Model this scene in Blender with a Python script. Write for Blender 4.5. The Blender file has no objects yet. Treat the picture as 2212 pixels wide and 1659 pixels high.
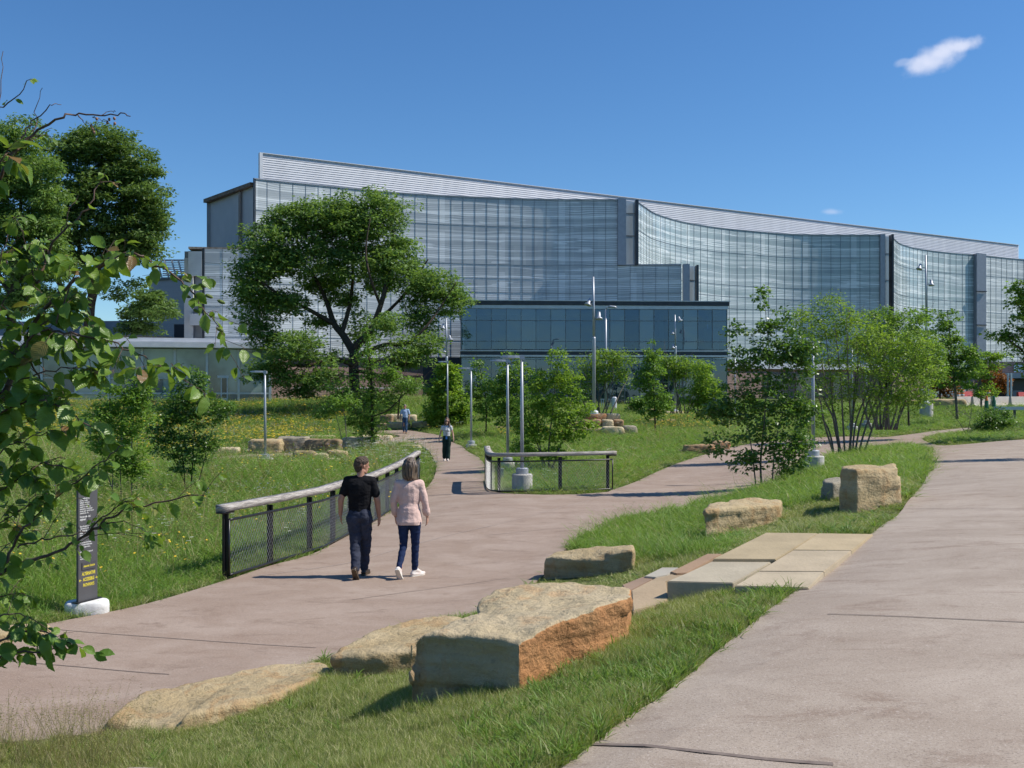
import bpy, bmesh, math, random
import numpy as np
from mathutils import Vector, Matrix, noise as mnoise
from mathutils.geometry import delaunay_2d_cdt
R = math.radians
scene = bpy.context.scene
COL = scene.collection

# ---------------------------------------------------------------- camera
LENS = 35.0
FPX = 2212 * LENS / 36.0
U0, VH, CZ = 1106.0, 850.0, 2.74
cam_d = bpy.data.cameras.new("camera"); cam = bpy.data.objects.new("camera", cam_d); COL.objects.link(cam)
cam.location = (0, 0, CZ); cam.rotation_euler = (R(90), 0, 0)
cam_d.lens = LENS; cam_d.sensor_width = 36; cam_d.shift_y = (VH - 829.5) / 2212
cam_d.clip_start = 0.05; cam_d.clip_end = 5000
scene.camera = cam

# ---------------------------------------------------------------- sky and sun
SUN_EL, SUN_AZ = 49.0, 89.0            # azimuth clockwise from +Y
world = bpy.data.worlds.new("World"); scene.world = world; world.use_nodes = True
wn, wl = world.node_tree.nodes, world.node_tree.links
wn.clear()
wo = wn.new("ShaderNodeOutputWorld"); bg = wn.new("ShaderNodeBackground"); sky = wn.new("ShaderNodeTexSky")
sky.sky_type = 'NISHITA'; sky.sun_disc = False
sky.sun_elevation = R(SUN_EL); sky.sun_rotation = R(SUN_AZ)
sky.air_density = 1.0; sky.dust_density = 0.15; sky.ozone_density = 2.6; sky.altitude = 200
bg.inputs[1].default_value = 0.09
geo = wn.new("ShaderNodeTexCoord")
def cloud_mask(u, v, su, sv, ang, nscale, seed, dens):
    """soft wisp of cloud around one direction of the sky"""
    d = Vector(((u - U0) / FPX, 1.0, -(v - VH) / FPX)).normalized()
    e1 = Vector((d.y, -d.x, 0)).normalized(); e2 = e1.cross(d)
    c, s = math.cos(ang), math.sin(ang)
    f1 = e1 * c + e2 * s; f2 = e2 * c - e1 * s
    def dot(vec, scale, off_node=None):
        n = wn.new("ShaderNodeVectorMath"); n.operation = 'DOT_PRODUCT'; n.inputs[1].default_value = vec
        wl.new(geo.outputs['Generated'], n.inputs[0])
        m = wn.new("ShaderNodeMath"); m.operation = 'DIVIDE'; m.inputs[1].default_value = scale
        wl.new(n.outputs['Value'], m.inputs[0]); return m
    a = dot(f1, su / FPX); b = dot(f2, sv / FPX)
    nt = wn.new("ShaderNodeTexNoise"); nt.inputs['Scale'].default_value = nscale; nt.inputs['Detail'].default_value = 5
    mp = wn.new("ShaderNodeMapping"); mp.inputs['Location'].default_value = (seed, seed * 2, 0)
    wl.new(geo.outputs['Generated'], mp.inputs[0]); wl.new(mp.outputs[0], nt.inputs['Vector'])
    def M(op, x, y):
        m = wn.new("ShaderNodeMath"); m.operation = op
        for i, q in enumerate((x, y)):
            if isinstance(q, (int, float)): m.inputs[i].default_value = q
            else: wl.new(q, m.inputs[i])
        return m.outputs[0]
    # bend the wisp into a lazy S
    bb = M('ADD', b.outputs[0], M('MULTIPLY', M('SINE', M('MULTIPLY', a.outputs[0], 2.6), 0), 0.12))
    r2 = M('ADD', M('MULTIPLY', a.outputs[0], a.outputs[0]), M('MULTIPLY', bb, bb))
    wdt = M('SUBTRACT', 1.0, M('SQRT', r2, 0))
    val = M('ADD', wdt, M('MULTIPLY', M('SUBTRACT', nt.outputs['Fac'], 0.5), 1.5))
    fr = wn.new("ShaderNodeVectorMath"); fr.operation = 'DOT_PRODUCT'; fr.inputs[1].default_value = d
    wl.new(geo.outputs['Generated'], fr.inputs[0])
    mr = wn.new("ShaderNodeMapRange"); mr.interpolation_type = 'SMOOTHSTEP'
    mr.inputs['From Min'].default_value = -0.05; mr.inputs['From Max'].default_value = 0.75
    mr.inputs['To Max'].default_value = dens
    wl.new(val, mr.inputs['Value'])
    return M('MULTIPLY', mr.outputs[0], M('GREATER_THAN', fr.outputs['Value'], 0.8))
hs = wn.new("ShaderNodeHueSaturation"); hs.inputs['Saturation'].default_value = 1.17
hs.inputs['Value'].default_value = 1.0
wl.new(sky.outputs[0], hs.inputs['Color'])
tint = wn.new('ShaderNodeMix'); tint.data_type = 'RGBA'; tint.blend_type = 'MULTIPLY'; tint.inputs[0].default_value = 1; tint.inputs[7].default_value = (.86, 1.08, 1.26, 1)
wl.new(hs.outputs[0], tint.inputs[6]); last = tint.outputs[2]
for (u, v, su, sv, ang, ns, seed, dens) in ((2020, 127, 58, 30, R(28), 40, 3.1, .75), (2070, 101, 50, 17, R(10), 55, 1.7, .75), (2000, 138, 42, 20, R(5), 48, 4.4, .6), (1953, 134, 20, 9, R(10), 50, 5.2, .28), (1795, 458, 36, 9, 0, 45, 7.7, .33)):
    mx = wn.new("ShaderNodeMix"); mx.data_type = 'RGBA'
    wl.new(cloud_mask(u, v, su, sv, ang, ns, seed, dens), mx.inputs['Factor'])
    wl.new(last, mx.inputs[6]); mx.inputs[7].default_value = (7.4, 7.9, 9.6, 1)
    last = mx.outputs[2]
wl.new(last, bg.inputs[0]); wl.new(bg.outputs[0], wo.inputs[0])
sun_d = bpy.data.lights.new("sun", 'SUN'); sun = bpy.data.objects.new("sun", sun_d); COL.objects.link(sun)
sun_d.energy = 5.0; sun_d.angle = R(0.53); sun_d.color = (1.0, 0.945, 0.85)
sdir = Vector((math.sin(R(SUN_AZ)) * math.cos(R(SUN_EL)), math.cos(R(SUN_AZ)) * math.cos(R(SUN_EL)), math.sin(R(SUN_EL))))
sun.rotation_euler = sdir.to_track_quat('Z', 'Y').to_euler()
scene.view_settings.view_transform = 'Standard'; scene.view_settings.look = 'None'
scene.view_settings.exposure = 0.22; scene.view_settings.gamma = 1.0; scene.view_settings.use_curve_mapping = False
cy = scene.cycles
cy.use_denoising = True; cy.max_bounces = 5; cy.diffuse_bounces = 3; cy.adaptive_threshold = 0.02; cy.transparent_max_bounces = 8
cy.caustics_reflective = False; cy.caustics_refractive = False; cy.sample_clamp_indirect = 6

# ---------------------------------------------------------------- helpers
def P(u, v, y):
    """the place at depth y along the line of sight through photograph point (u, v)"""
    return Vector(((u - U0) / FPX * y, y, CZ - (v - VH) / FPX * y))
def Pz(u, v, z):
    y = FPX * (CZ - z) / (v - VH)
    return Vector(((u - U0) / FPX * y, y, z))

def tag(o, label=None, cat=None, group=None, kind=None):
    if label: o['label'] = label
    if cat: o['category'] = cat
    if group: o['group'] = group
    if kind: o['kind'] = kind
    return o
def thing(name, label, cat, loc=(0, 0, 0), rz=0.0, group=None):
    o = bpy.data.objects.new(name, None); COL.objects.link(o)
    o.location = loc; o.rotation_euler = (0, 0, rz); o.empty_display_size = .2
    return tag(o, label, cat, group)
def link(name, me, m=None, parent=None, smooth=False):
    if m is not None and len(me.materials) == 0:
        for q in (m if isinstance(m, (list, tuple)) else [m]): me.materials.append(q)
    o = bpy.data.objects.new(name, me); COL.objects.link(o)
    if smooth: me.shade_smooth()
    if parent: o.parent = parent
    return o
def copy_tree(o, parent=None):
    c = o.copy(); COL.objects.link(c)
    if parent: c.parent = parent
    for ch in list(o.children): copy_tree(ch, c)
    return c
def mesh_np(name, verts, faces, uvs=None):
    """verts (n,3), faces (m,k) arrays of one polygon size"""
    verts = np.asarray(verts, np.float32); faces = np.asarray(faces, np.int32)
    me = bpy.data.meshes.new(name); k = faces.shape[1]
    me.vertices.add(len(verts)); me.vertices.foreach_set('co', verts.ravel())
    me.loops.add(faces.size); me.loops.foreach_set('vertex_index', faces.ravel())
    me.polygons.add(len(faces)); me.polygons.foreach_set('loop_start', np.arange(0, faces.size, k, dtype=np.int32))
    try: me.polygons.foreach_set('loop_total', np.full(len(faces), k, np.int32))
    except Exception: pass
    if uvs is not None:
        l = me.uv_layers.new(name='UVMap'); l.data.foreach_set('uv', np.asarray(uvs, np.float32)[faces.ravel()].ravel())
    me.update(calc_edges=True); me.validate()
    return me
class MB:
    """collects boxes, quads and tubes into one mesh"""
    def __init__(s): s.v = []; s.f = []; s.uv = []
    def add(s, vs, fs):
        n = len(s.v); s.v += [tuple(q) for q in vs]; s.f += [tuple(i + n for i in f) for f in fs]
    def quad(s, a, b, c, d): s.add((a, b, c, d), ((0, 1, 2, 3),))
    def box(s, x0, x1, y0, y1, z0, z1):
        s.add([(x0, y0, z0), (x1, y0, z0), (x1, y1, z0), (x0, y1, z0), (x0, y0, z1), (x1, y0, z1), (x1, y1, z1), (x0, y1, z1)],
              ((0, 3, 2, 1), (4, 5, 6, 7), (0, 1, 5, 4), (1, 2, 6, 5), (2, 3, 7, 6), (3, 0, 4, 7)))
    def hexa(s, b, t):
        """four bottom points, four top points"""
        s.add(list(b) + list(t), ((0, 3, 2, 1), (4, 5, 6, 7), (0, 1, 5, 4), (1, 2, 6, 5), (2, 3, 7, 6), (3, 0, 4, 7)))
    def wallbox(s, p, q, t, z0, z1, off=0.0):
        """upright slab from plan point p to q, thickness t behind the line (to the left of p->q), moved off to the right"""
        d = Vector((q[0] - p[0], q[1] - p[1], 0)).normalized(); n = Vector((-d.y, d.x, 0))
        a = Vector((p[0], p[1], 0)) - n * off; b = Vector((q[0], q[1], 0)) - n * off
        c = b + n * t; e = a + n * t
        s.hexa([(k.x, k.y, z0) for k in (a, b, c, e)], [(k.x, k.y, z1) for k in (a, b, c, e)])
    def tube(s, pts, rads, n=6, cap=True):
        pts = [Vector(p) for p in pts]; base = len(s.v); m = len(pts)
        if isinstance(rads, (int, float)): rads = [rads] * m
        up = None
        for i, p in enumerate(pts):
            t = (pts[min(i + 1, m - 1)] - pts[max(i - 1, 0)])
            if t.length < 1e-9: t = Vector((0, 0, 1))
            t.normalize()
            if up is None: up = t.orthogonal().normalized()
            a = (up - t * up.dot(t))
            a = a.normalized() if a.length > 1e-6 else t.orthogonal().normalized()
            up = a; b = t.cross(a)
            for k in range(n):
                w = 2 * math.pi * k / n
                s.v.append(tuple(p + (a * math.cos(w) + b * math.sin(w)) * rads[i]))
        for i in range(m - 1):
            for k in range(n):
                k2 = (k + 1) % n
                s.f.append((base + i * n + k, base + i * n + k2, base + (i + 1) * n + k2, base + (i + 1) * n + k))
        if cap:
            s.f.append(tuple(base + k for k in range(n))[::-1]); s.f.append(tuple(base + (m - 1) * n + k for k in range(n)))
    def cyl(s, x, y, z0, z1, r0, r1=None, n=20): s.tube([(x, y, z0), (x, y, z1)], [r0, r0 if r1 is None else r1], n)
    def lathe(s, x, y, prof, n=24):
        s.tube([(x, y, z) for r, z in prof], [r for r, z in prof], n)
    def mesh(s, name):
        me = bpy.data.meshes.new(name); me.from_pydata(s.v, [], s.f); me.update(); return me
    def build(s, name, m, parent=None, smooth=False, bevel=0):
        me = s.mesh(name)
        if bevel:
            bm = bmesh.new(); bm.from_mesh(me)
            bmesh.ops.bevel(bm, geom=[e for e in bm.edges if e.calc_face_angle(0) > .6], offset=bevel, segments=2, affect='EDGES', clamp_overlap=True)
            bm.to_mesh(me); bm.free()
        return link(name, me, m, parent, smooth)
def bake(o):
    dg = bpy.context.evaluated_depsgraph_get(); dg.update()
    me = bpy.data.meshes.new_from_object(o.evaluated_get(dg)); old = o.data
    o.modifiers.clear(); o.data = me
    return o
def catmull(pts, per=6, closed=False):
    pts = [Vector(p) for p in pts]; n = len(pts); out = []
    rng = range(n if closed else n - 1)
    for i in rng:
        p0 = pts[(i - 1) % n] if closed or i > 0 else pts[0]; p1 = pts[i]; p2 = pts[(i + 1) % n]
        p3 = pts[(i + 2) % n] if closed or i + 2 < n else pts[-1]
        for k in range(per):
            t = k / per
            out.append(.5 * ((2 * p1) + (p2 - p0) * t + (2 * p0 - 5 * p1 + 4 * p2 - p3) * t * t + (3 * p1 - p0 - 3 * p2 + p3) * t ** 3))
    if not closed: out.append(pts[-1])
    return out
def resample(pts, step):
    pts = [Vector(p) for p in pts]; d = [0]
    for a, b in zip(pts, pts[1:]): d.append(d[-1] + (b - a).length)
    n = max(1, round(d[-1] / step)); out = []; j = 0
    for i in range(n + 1):
        t = d[-1] * i / n
        while j < len(d) - 2 and d[j + 1] < t: j += 1
        w = (t - d[j]) / max(1e-9, d[j + 1] - d[j]); out.append(pts[j].lerp(pts[j + 1], min(1, max(0, w))))
    return out

# ---------------------------------------------------------------- materials
def newmat(name):
    m = bpy.data.materials.new(name); m.use_nodes = True
    return m, m.node_tree.nodes, m.node_tree.links, m.node_tree.nodes['Principled BSDF']
def N(nt, typ, **kw):
    n = nt.nodes.new(typ)
    for k, v in kw.items():
        if k in ('operation', 'data_type', 'blend_type', 'wave_type', 'feature', 'bands_direction', 'interpolation_type', 'wave_profile', 'attribute_name', 'distance'): setattr(n, k, v)
        else: n.inputs[k.replace('_', ' ')].default_value = v
    return n
def mathn(nt, op, a, b=0.0, clamp=False):
    m = nt.nodes.new('ShaderNodeMath'); m.operation = op; m.use_clamp = clamp
    for i, q in enumerate((a, b)):
        if isinstance(q, (int, float)): m.inputs[i].default_value = q
        else: nt.links.new(q, m.inputs[i])
    return m.outputs[0]
def mixc(nt, f, a, b, blend='MIX'):
    m = nt.nodes.new('ShaderNodeMix'); m.data_type = 'RGBA'; m.blend_type = blend
    for i, q in ((0, f), (6, a), (7, b)):
        if isinstance(q, (int, float)): m.inputs[i].default_value = q
        elif isinstance(q, (tuple, list)): m.inputs[i].default_value = (*q[:3], 1)
        else: nt.links.new(q, m.inputs[i])
    return m.outputs[2]
def noisen(nt, vec, scale, detail=4, rough=.55, vscale=None, dist=0):
    if vscale is not None:
        mp = nt.nodes.new('ShaderNodeMapping'); mp.inputs['Scale'].default_value = vscale
        nt.links.new(vec, mp.inputs[0]); vec = mp.outputs[0]
    n = nt.nodes.new('ShaderNodeTexNoise'); n.inputs['Scale'].default_value = scale; n.inputs['Detail'].default_value = detail
    n.inputs['Roughness'].default_value = rough; n.inputs['Distortion'].default_value = dist
    nt.links.new(vec, n.inputs['Vector']); return n.outputs['Fac']
def ramp(nt, f, a, b, clampmode='SMOOTHSTEP'):
    m = nt.nodes.new('ShaderNodeMapRange'); m.interpolation_type = clampmode
    m.inputs['From Min'].default_value = a; m.inputs['From Max'].default_value = b
    nt.links.new(f, m.inputs['Value']); return m.outputs[0]
def bumpn(nt, h, strength, dist=.02):
    b = nt.nodes.new('ShaderNodeBump'); b.inputs['Strength'].default_value = strength; b.inputs['Distance'].default_value = dist
    nt.links.new(h, b.inputs['Height']); return b.outputs[0]
def simple(name, c1, c2=None, scale=8, rough=.6, metal=0, bump=0, bscale=60, spec=.5, vscale=None, coords='Object', coat=0):
    m, n, l, b = newmat(name); nt = m.node_tree
    tc = n.new('ShaderNodeTexCoord').outputs[coords]
    c2 = c2 or tuple(q * .8 for q in c1)
    f = ramp(nt, noisen(nt, tc, scale, vscale=vscale), .3, .7)
    l.new(mixc(nt, f, c1, c2), b.inputs['Base Color'])
    b.inputs['Roughness'].default_value = rough; b.inputs['Metallic'].default_value = metal
    b.inputs['Specular IOR Level'].default_value = spec; b.inputs['Coat Weight'].default_value = coat
    if bump: l.new(bumpn(nt, noisen(nt, tc, bscale, vscale=vscale), bump), b.inputs['Normal'])
    return m
def leafmat(name, c1, c2, c3=None, trans=.35, rough=.5, spec=.35):
    m, n, l, b = newmat(name); nt = m.node_tree
    g = n.new('ShaderNodeNewGeometry'); tc = n.new('ShaderNodeTexCoord').outputs['Object']
    col = mixc(nt, g.outputs['Random Per Island'], c1, c2)
    if c3: col = mixc(nt, ramp(nt, noisen(nt, tc, .9, 2), .45, .7), col, c3)
    l.new(col, b.inputs['Base Color']); b.inputs['Roughness'].default_value = rough; b.inputs['Specular IOR Level'].default_value = spec
    tr = n.new('ShaderNodeBsdfTranslucent'); l.new(mixc(nt, .5, col, (c1[0] * 2.2, c1[1] * 1.9, c1[2] * .6)), tr.inputs[0])
    mx = n.new('ShaderNodeMixShader'); mx.inputs[0].default_value = trans
    l.new(b.outputs[0], mx.inputs[1]); l.new(tr.outputs[0], mx.inputs[2])
    l.new(mx.outputs[0], n['Material Output'].inputs[0])
    return m
# ---------------------------------------------------------------- terrain
CTRL = [  # photograph point and height of the ground there
 (0,1560,0),(300,1480,0),(0,1400,0),(300,1330,0),(600,1300,0),(900,1300,0),(1100,1200,0),(900,1150,0),(1250,1120,0),(1050,1090,0),
 (1150,1066,0),(1400,1060,.02),(1500,1010,.08),(1650,985,.14),(1750,972,.22),(950,1030,-.03),(960,990,-.08),(930,960,-.03),(880,942,.12),(830,935,.2),
 (1175,1246,0),(1243,1172,.02),(1340,1130,.03),(1560,1080,.1),(1698,1035,.2),(1794,990,.3),
 (820,925,.44),(985,925,.45),(900,890,1.34),(760,866,2.1),(968,930,.35),(1018,965,.17),(1050,930,.5),(1097,1005,.12),(1190,1020,.05),(1240,935,.6),(1370,935,.6),
 (1290,893,1.25),(1400,900,1.0),(1560,960,.25),(1600,930,.45),(1415,935,.5),(1700,900,1.0),
 (573,1000,-.12),(660,990,-.1),(480,985,-.1),(600,930,.3),(450,900,.9),(500,868,1.95),(200,885,1.5),(0,885,1.5),(0,1000,0),(250,1080,-.15),(410,1055,-.15),
 (100,1200,-.1),(330,1240,-.05),(0,1290,-.02),(600,1080,-.35),(680,1110,-.35),(600,1150,-.3),(800,1030,-.15),(740,950,.12),
 (2000,885,1.6),(2060,905,1.1),(1960,925,.75),(2150,940,.65),(2212,915,1.1),(2100,885,1.6),(2180,880,1.7),(1950,950,.5),(2035,964,.58),(2031,932,.72),(2212,951,.75),
 (1225,1659,1.08),(1700,1659,1.12),(2212,1659,1.15),(1430,1510,1.08),(1650,1330,1.05),(1885,1155,.98),(1960,1090,.9),(2005,1020,.8),(2010,980,.68),(2212,1100,.97),
 (2212,1000,.82),(2000,1400,1.1),(2212,1300,1.1),(1450,1450,.98),(870,1530,.42),(1150,1500,.72),(1370,1395,.84),(1100,1659,.95),(800,1659,.6),(500,1659,.25),(200,1659,.08),
 (0,1659,0.03),(700,1470,.15),(400,1580,.1),(230,1590,.04),(870,1440,.12),(1020,1345,.03),(1330,1290,.35),(1180,1252,.02),(1372,1240,.3),(1530,1165,.38),(1690,1112,.58),
 (1835,1096,.78),(1945,1096,.86),(1790,1078,.68),(1640,1062,.24),(1830,985,.45),(1757,1016,.46),(1930,1000,.62),(1560,1200,.68),(1500,1312,.87),(1640,1300,.96),(1400,1345,.80),(1700,1150,.8),
 (-300,1500,0),(-300,1200,0),(2600,1300,1.1),(2600,1000,.85),(2600,930,1.1),(-300,950,.3),(3200,1659,1.15),(-600,1659,0)]
CXYZ = [(-60,98,2.02),(-20,98,2.02),(0,98,1.9),(12,98,1.6),(22,98,1.6),(60,110,1.9),(90,150,2.1),(0,160,2.2),(-60,160,2.3),(0,500,2.4),(300,300,2.4),(-300,300,2.4),
 (0,2.2,1.12),(3,2.2,1.15),(-3,2.4,.2),(900,1000,2.4),(-900,1000,2.4),(0,2000,2.4)]
def _lp(x, y):
    x = np.asarray(x, float); y = np.asarray(y, float)
    y = np.maximum(y, 1.6 + 0 * y); r = np.hypot(x, y)
    return np.stack([np.clip(np.arctan2(x, y), -1.35, 1.35), np.log(np.maximum(r, 1.8))], -1)
_cp = [tuple(Pz(*c)) for c in CTRL] + CXYZ
_cp = np.array(_cp); _cl = _lp(_cp[:, 0], _cp[:, 1])
def _k(a, b):
    d = np.sqrt(((a[:, None, :] - b[None, :, :]) ** 2).sum(-1)); return np.where(d > 0, d * d * np.log(d + 1e-12), 0)
_n = len(_cl); _A = np.zeros((_n + 3, _n + 3)); _A[:_n, :_n] = _k(_cl, _cl) + np.eye(_n) * 2e-4
_A[:_n, _n] = 1; _A[:_n, _n + 1:] = _cl; _A[_n, :_n] = 1; _A[_n + 1:, :_n] = _cl.T
_w = np.linalg.solve(_A, np.concatenate([_cp[:, 2], [0, 0, 0]]))
def H(x, y):
    """height of the ground"""
    x = np.asarray(x, float); sh = x.shape; q = _lp(x.ravel(), np.asarray(y, float).ravel()); out = np.empty(len(q))
    for i in range(0, len(q), 20000):
        s = q[i:i + 20000]; out[i:i + 20000] = _k(s, _cl) @ _w[:_n] + _w[_n] + s @ _w[_n + 1:]
    return np.clip(out, -.6, 2.6).reshape(sh)
def h1(x, y): return float(H(np.array([x]), np.array([y]))[0])
_ys = np.exp(np.linspace(math.log(1.9), math.log(400), 260))
def G(u, v):
    """where the line of sight through (u, v) meets the ground"""
    xs = (u - U0) / FPX * _ys; zs = CZ - (v - VH) / FPX * _ys; d = zs - H(xs, _ys)
    i = int(np.argmax(d < 0))
    if not (d < 0).any(): return P(u, v, 150)
    if i == 0: return P(u, v, _ys[0])
    t = d[i - 1] / (d[i - 1] - d[i]); y = _ys[i - 1] + t * (_ys[i] - _ys[i - 1])
    p = P(u, v, y); p.z = h1(p.x, p.y); return p
def inpoly(x, y, poly):
    x = np.asarray(x); y = np.asarray(y); c = np.zeros(x.shape, bool); n = len(poly)
    for i in range(n):
        x0, y0 = poly[i]; x1, y1 = poly[(i + 1) % n]
        if y0 == y1: continue
        c ^= ((y0 > y) != (y1 > y)) & (x < (x1 - x0) * (y - y0) / (y1 - y0) + x0)
    return c
PATH_PX = [(-500,1440),(-200,1400),(0,1376),(110,1350),(240,1325),(345,1300),(487,1257),(580,1226),(700,1188),(817,1122),(880,1086),(925,1052),(941,1022),(940,1000),(930,981),
 (903,962),(880,957),(809,966),(700,980),(600,988),(525,992),(440,1000),(300,1008),(300,1002),(440,992),(525,984),(600,981),(700,972),(800,956),(850,947),(864,943),(838,938),(800,938),(700,940),(700,936),(800,933),(838,931),
 (880,931),(910,935),(936,939),(956,946),(981,958),(1008,975),(1036,991),(1050,1020),(1055,1055),(1085,1067),(1190,1071),(1300,1066),(1330,1058),(1417,1022),(1495,992),(1554,975),(1600,964),
 (1660,955),(1740,948),(1850,944),(1906,946),(1970,939),(2031,931),(2090,926),(2090,930),(2024,938),(1998,945),(1993,950),(2005,957),(2035,964),(2100,960),(2212,951),(2500,935),(2900,950),(3100,1200),(3000,2300),(1000,2300),(1090,1800),
 (1225,1659),(1350,1560),(1430,1510),(1540,1420),(1650,1330),(1770,1240),(1885,1155),(1950,1103),(1985,1060),(2005,1020),(2011,990),(2008,976),(1989,965),(1937,959),(1880,968),(1794,990),(1740,1012),(1698,1035),
 (1640,1058),(1560,1080),(1480,1100),(1400,1118),(1340,1130),(1243,1172),(1172,1248),(1110,1290),(1025,1328),(940,1350),(720,1425),(560,1465),(430,1505),(230,1580),(100,1602),(0,1610),(-400,1640)]
path_w = [G(u, v) for u, v in PATH_PX]
_pp = [(p.x, p.y) for p in path_w]
_sm = catmull([(x, y, 0) for x, y in _pp], 5, True)
PATH = [(p.x, p.y) for p in _sm]
def onpath(x, y): return inpoly(x, y, PATH)
def edge_dist(x, y):
    a = np.array(PATH); b = np.roll(a, -1, 0); out = np.full(len(x), 1e9)
    for i in range(len(a)):
        d = b[i] - a[i]; L = d @ d + 1e-12
        t = np.clip(((x - a[i, 0]) * d[0] + (y - a[i, 1]) * d[1]) / L, 0, 1)
        out = np.minimum(out, np.hypot(x - a[i, 0] - t * d[0], y - a[i, 1] - t * d[1]))
    return out
# ground sheet
def axis(lo, hi, c, s, n):
    a, b = math.asinh((lo - c) / s), math.asinh((hi - c) / s); return c + s * np.sinh(np.linspace(a, b, n))
gx = axis(-1500, 1500, 0, 6, 380); gy = axis(-300, 2500, 8, 6, 420)
GX, GY = np.meshgrid(gx, gy); GZ = H(GX, GY)
ins = onpath(GX, GY)
rng = np.random.default_rng(3)
GZ = np.where(ins, GZ - .10, GZ + .01)
idx = np.arange(GX.size).reshape(GX.shape)
fc = np.stack([idx[:-1, :-1], idx[:-1, 1:], idx[1:, 1:], idx[1:, :-1]], -1).reshape(-1, 4)
gm, n_, l_, b_ = newmat("meadow_soil"); nt = gm.node_tree
tc = n_.new('ShaderNodeNewGeometry').outputs['Position']
c = mixc(nt, ramp(nt, noisen(nt, tc, .35, 5), .35, .65), (.050, .085, .018), (.085, .11, .028))
c = mixc(nt, ramp(nt, noisen(nt, tc, 3.1, 5), .5, .75), c, (.10, .088, .045))
c = mixc(nt, ramp(nt, noisen(nt, tc, 30, 3), .4, .7), c, (.035, .05, .016))
l_.new(c, b_.inputs['Base Color']); b_.inputs['Roughness'].default_value = .95; b_.inputs['Specular IOR Level'].default_value = .1
l_.new(bumpn(nt, noisen(nt, tc, 25, 5), .8, .05), b_.inputs['Normal'])
ground = link("ground", mesh_np("ground", np.stack([GX, GY, GZ], -1).reshape(-1, 3), fc), gm, smooth=True); tag(ground, kind='structure')

# path: one concrete sheet following the ground
bd = [Vector((x, y)) for x, y in PATH]
_d2 = []
for a, b in zip(bd, bd[1:] + bd[:1]):
    st = max(.35, .03 * a.length); k = max(1, int((b - a).length / st)); _d2 += [a.lerp(b, i / k) for i in range(k)]
bd = _d2
inner = []
y = 1.9
while y < 80:
    st = max(.35, .035 * y); xs = np.arange(-1.2 * y - 3, 1.6 * y + 3, st); inner += [(float(x), float(y)) for x in xs]; y += st
inner = np.array(inner); k_ = onpath(inner[:, 0], inner[:, 1]); inner = inner[k_]
ed_ = edge_dist(inner[:, 0], inner[:, 1]); inner = inner[ed_ > .012 * inner[:, 1] + .08]
V2 = bd + [Vector((float(a), float(b))) for a, b in inner]; nb = len(bd)
cv, ce, cf, *_r = delaunay_2d_cdt(V2, [(i, (i + 1) % nb) for i in range(nb)], [tuple(range(nb))], 1, 1e-5)
xy = np.array([(q.x, q.y) for q in cv]); zz = H(xy[:, 0], xy[:, 1]) + .018 + .0004 * xy[:, 1]
bm = bmesh.new(); bv = [bm.verts.new((float(a), float(b), float(c))) for (a, b), c in zip(xy, zz)]
for f in cf:
    try:
        q = bm.faces.new([bv[i] for i in f])
    except ValueError: pass
bmesh.ops.recalc_face_normals(bm, faces=bm.faces)
if sum(f.normal.z for f in bm.faces) < 0: bmesh.ops.reverse_faces(bm, faces=bm.faces)
be = [e for e in bm.edges if e.is_boundary]
ex = bmesh.ops.extrude_edge_only(bm, edges=be)
for q in ex['geom']:
    if isinstance(q, bmesh.types.BMVert): q.co.z -= .16
me = bpy.data.meshes.new("path"); bm.to_mesh(me); bm.free()
pm, n_, l_, b_ = newmat("aggregate_concrete"); nt = pm.node_tree
tc = n_.new('ShaderNodeNewGeometry').outputs['Position']
sep = n_.new('ShaderNodeSeparateXYZ'); l_.new(tc, sep.inputs[0])
up_ = ramp(nt, sep.outputs['Z'], .55, .85)
c = mixc(nt, up_, (.285, .208, .158), (.31, .25, .198))
big = ramp(nt, noisen(nt, tc, .7, 8, .7, (1, 1.4, .2), .5), .35, .7)
c = mixc(nt, big, c, mixc(nt, up_, (.36, .28, .225), (.39, .325, .265)))
st_ = ramp(nt, noisen(nt, tc, 1.7, 9, .72, (.8, 1.7, .2), .6), .5, .7)
c = mixc(nt, mathn(nt, 'MULTIPLY', st_, .7), c, (.20, .138, .10))
sp = n_.new('ShaderNodeTexVoronoi'); sp.inputs['Scale'].default_value = 75; l_.new(tc, sp.inputs['Vector'])
c = mixc(nt, mathn(nt, 'MULTIPLY', ramp(nt, noisen(nt, tc, 85, 4, .75), .5, .66), .6), c, (.115, .088, .072))
c = mixc(nt, mathn(nt, 'MULTIPLY', ramp(nt, noisen(nt, tc, 60, 4, .8), .54, .68), .6), c, (.52, .45, .40))
c = mixc(nt, mathn(nt, 'MULTIPLY', ramp(nt, noisen(nt, tc, 9, 6, .75), .55, .7), .35), c, (.19, .14, .11))
l_.new(c, b_.inputs['Base Color']); b_.inputs['Roughness'].default_value = .85; b_.inputs['Specular IOR Level'].default_value = .25
l_.new(bumpn(nt, noisen(nt, tc, 110, 3), .35, .006), b_.inputs['Normal'])
path = link("path", me, pm, smooth=False); tag(path, kind='structure')
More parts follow.
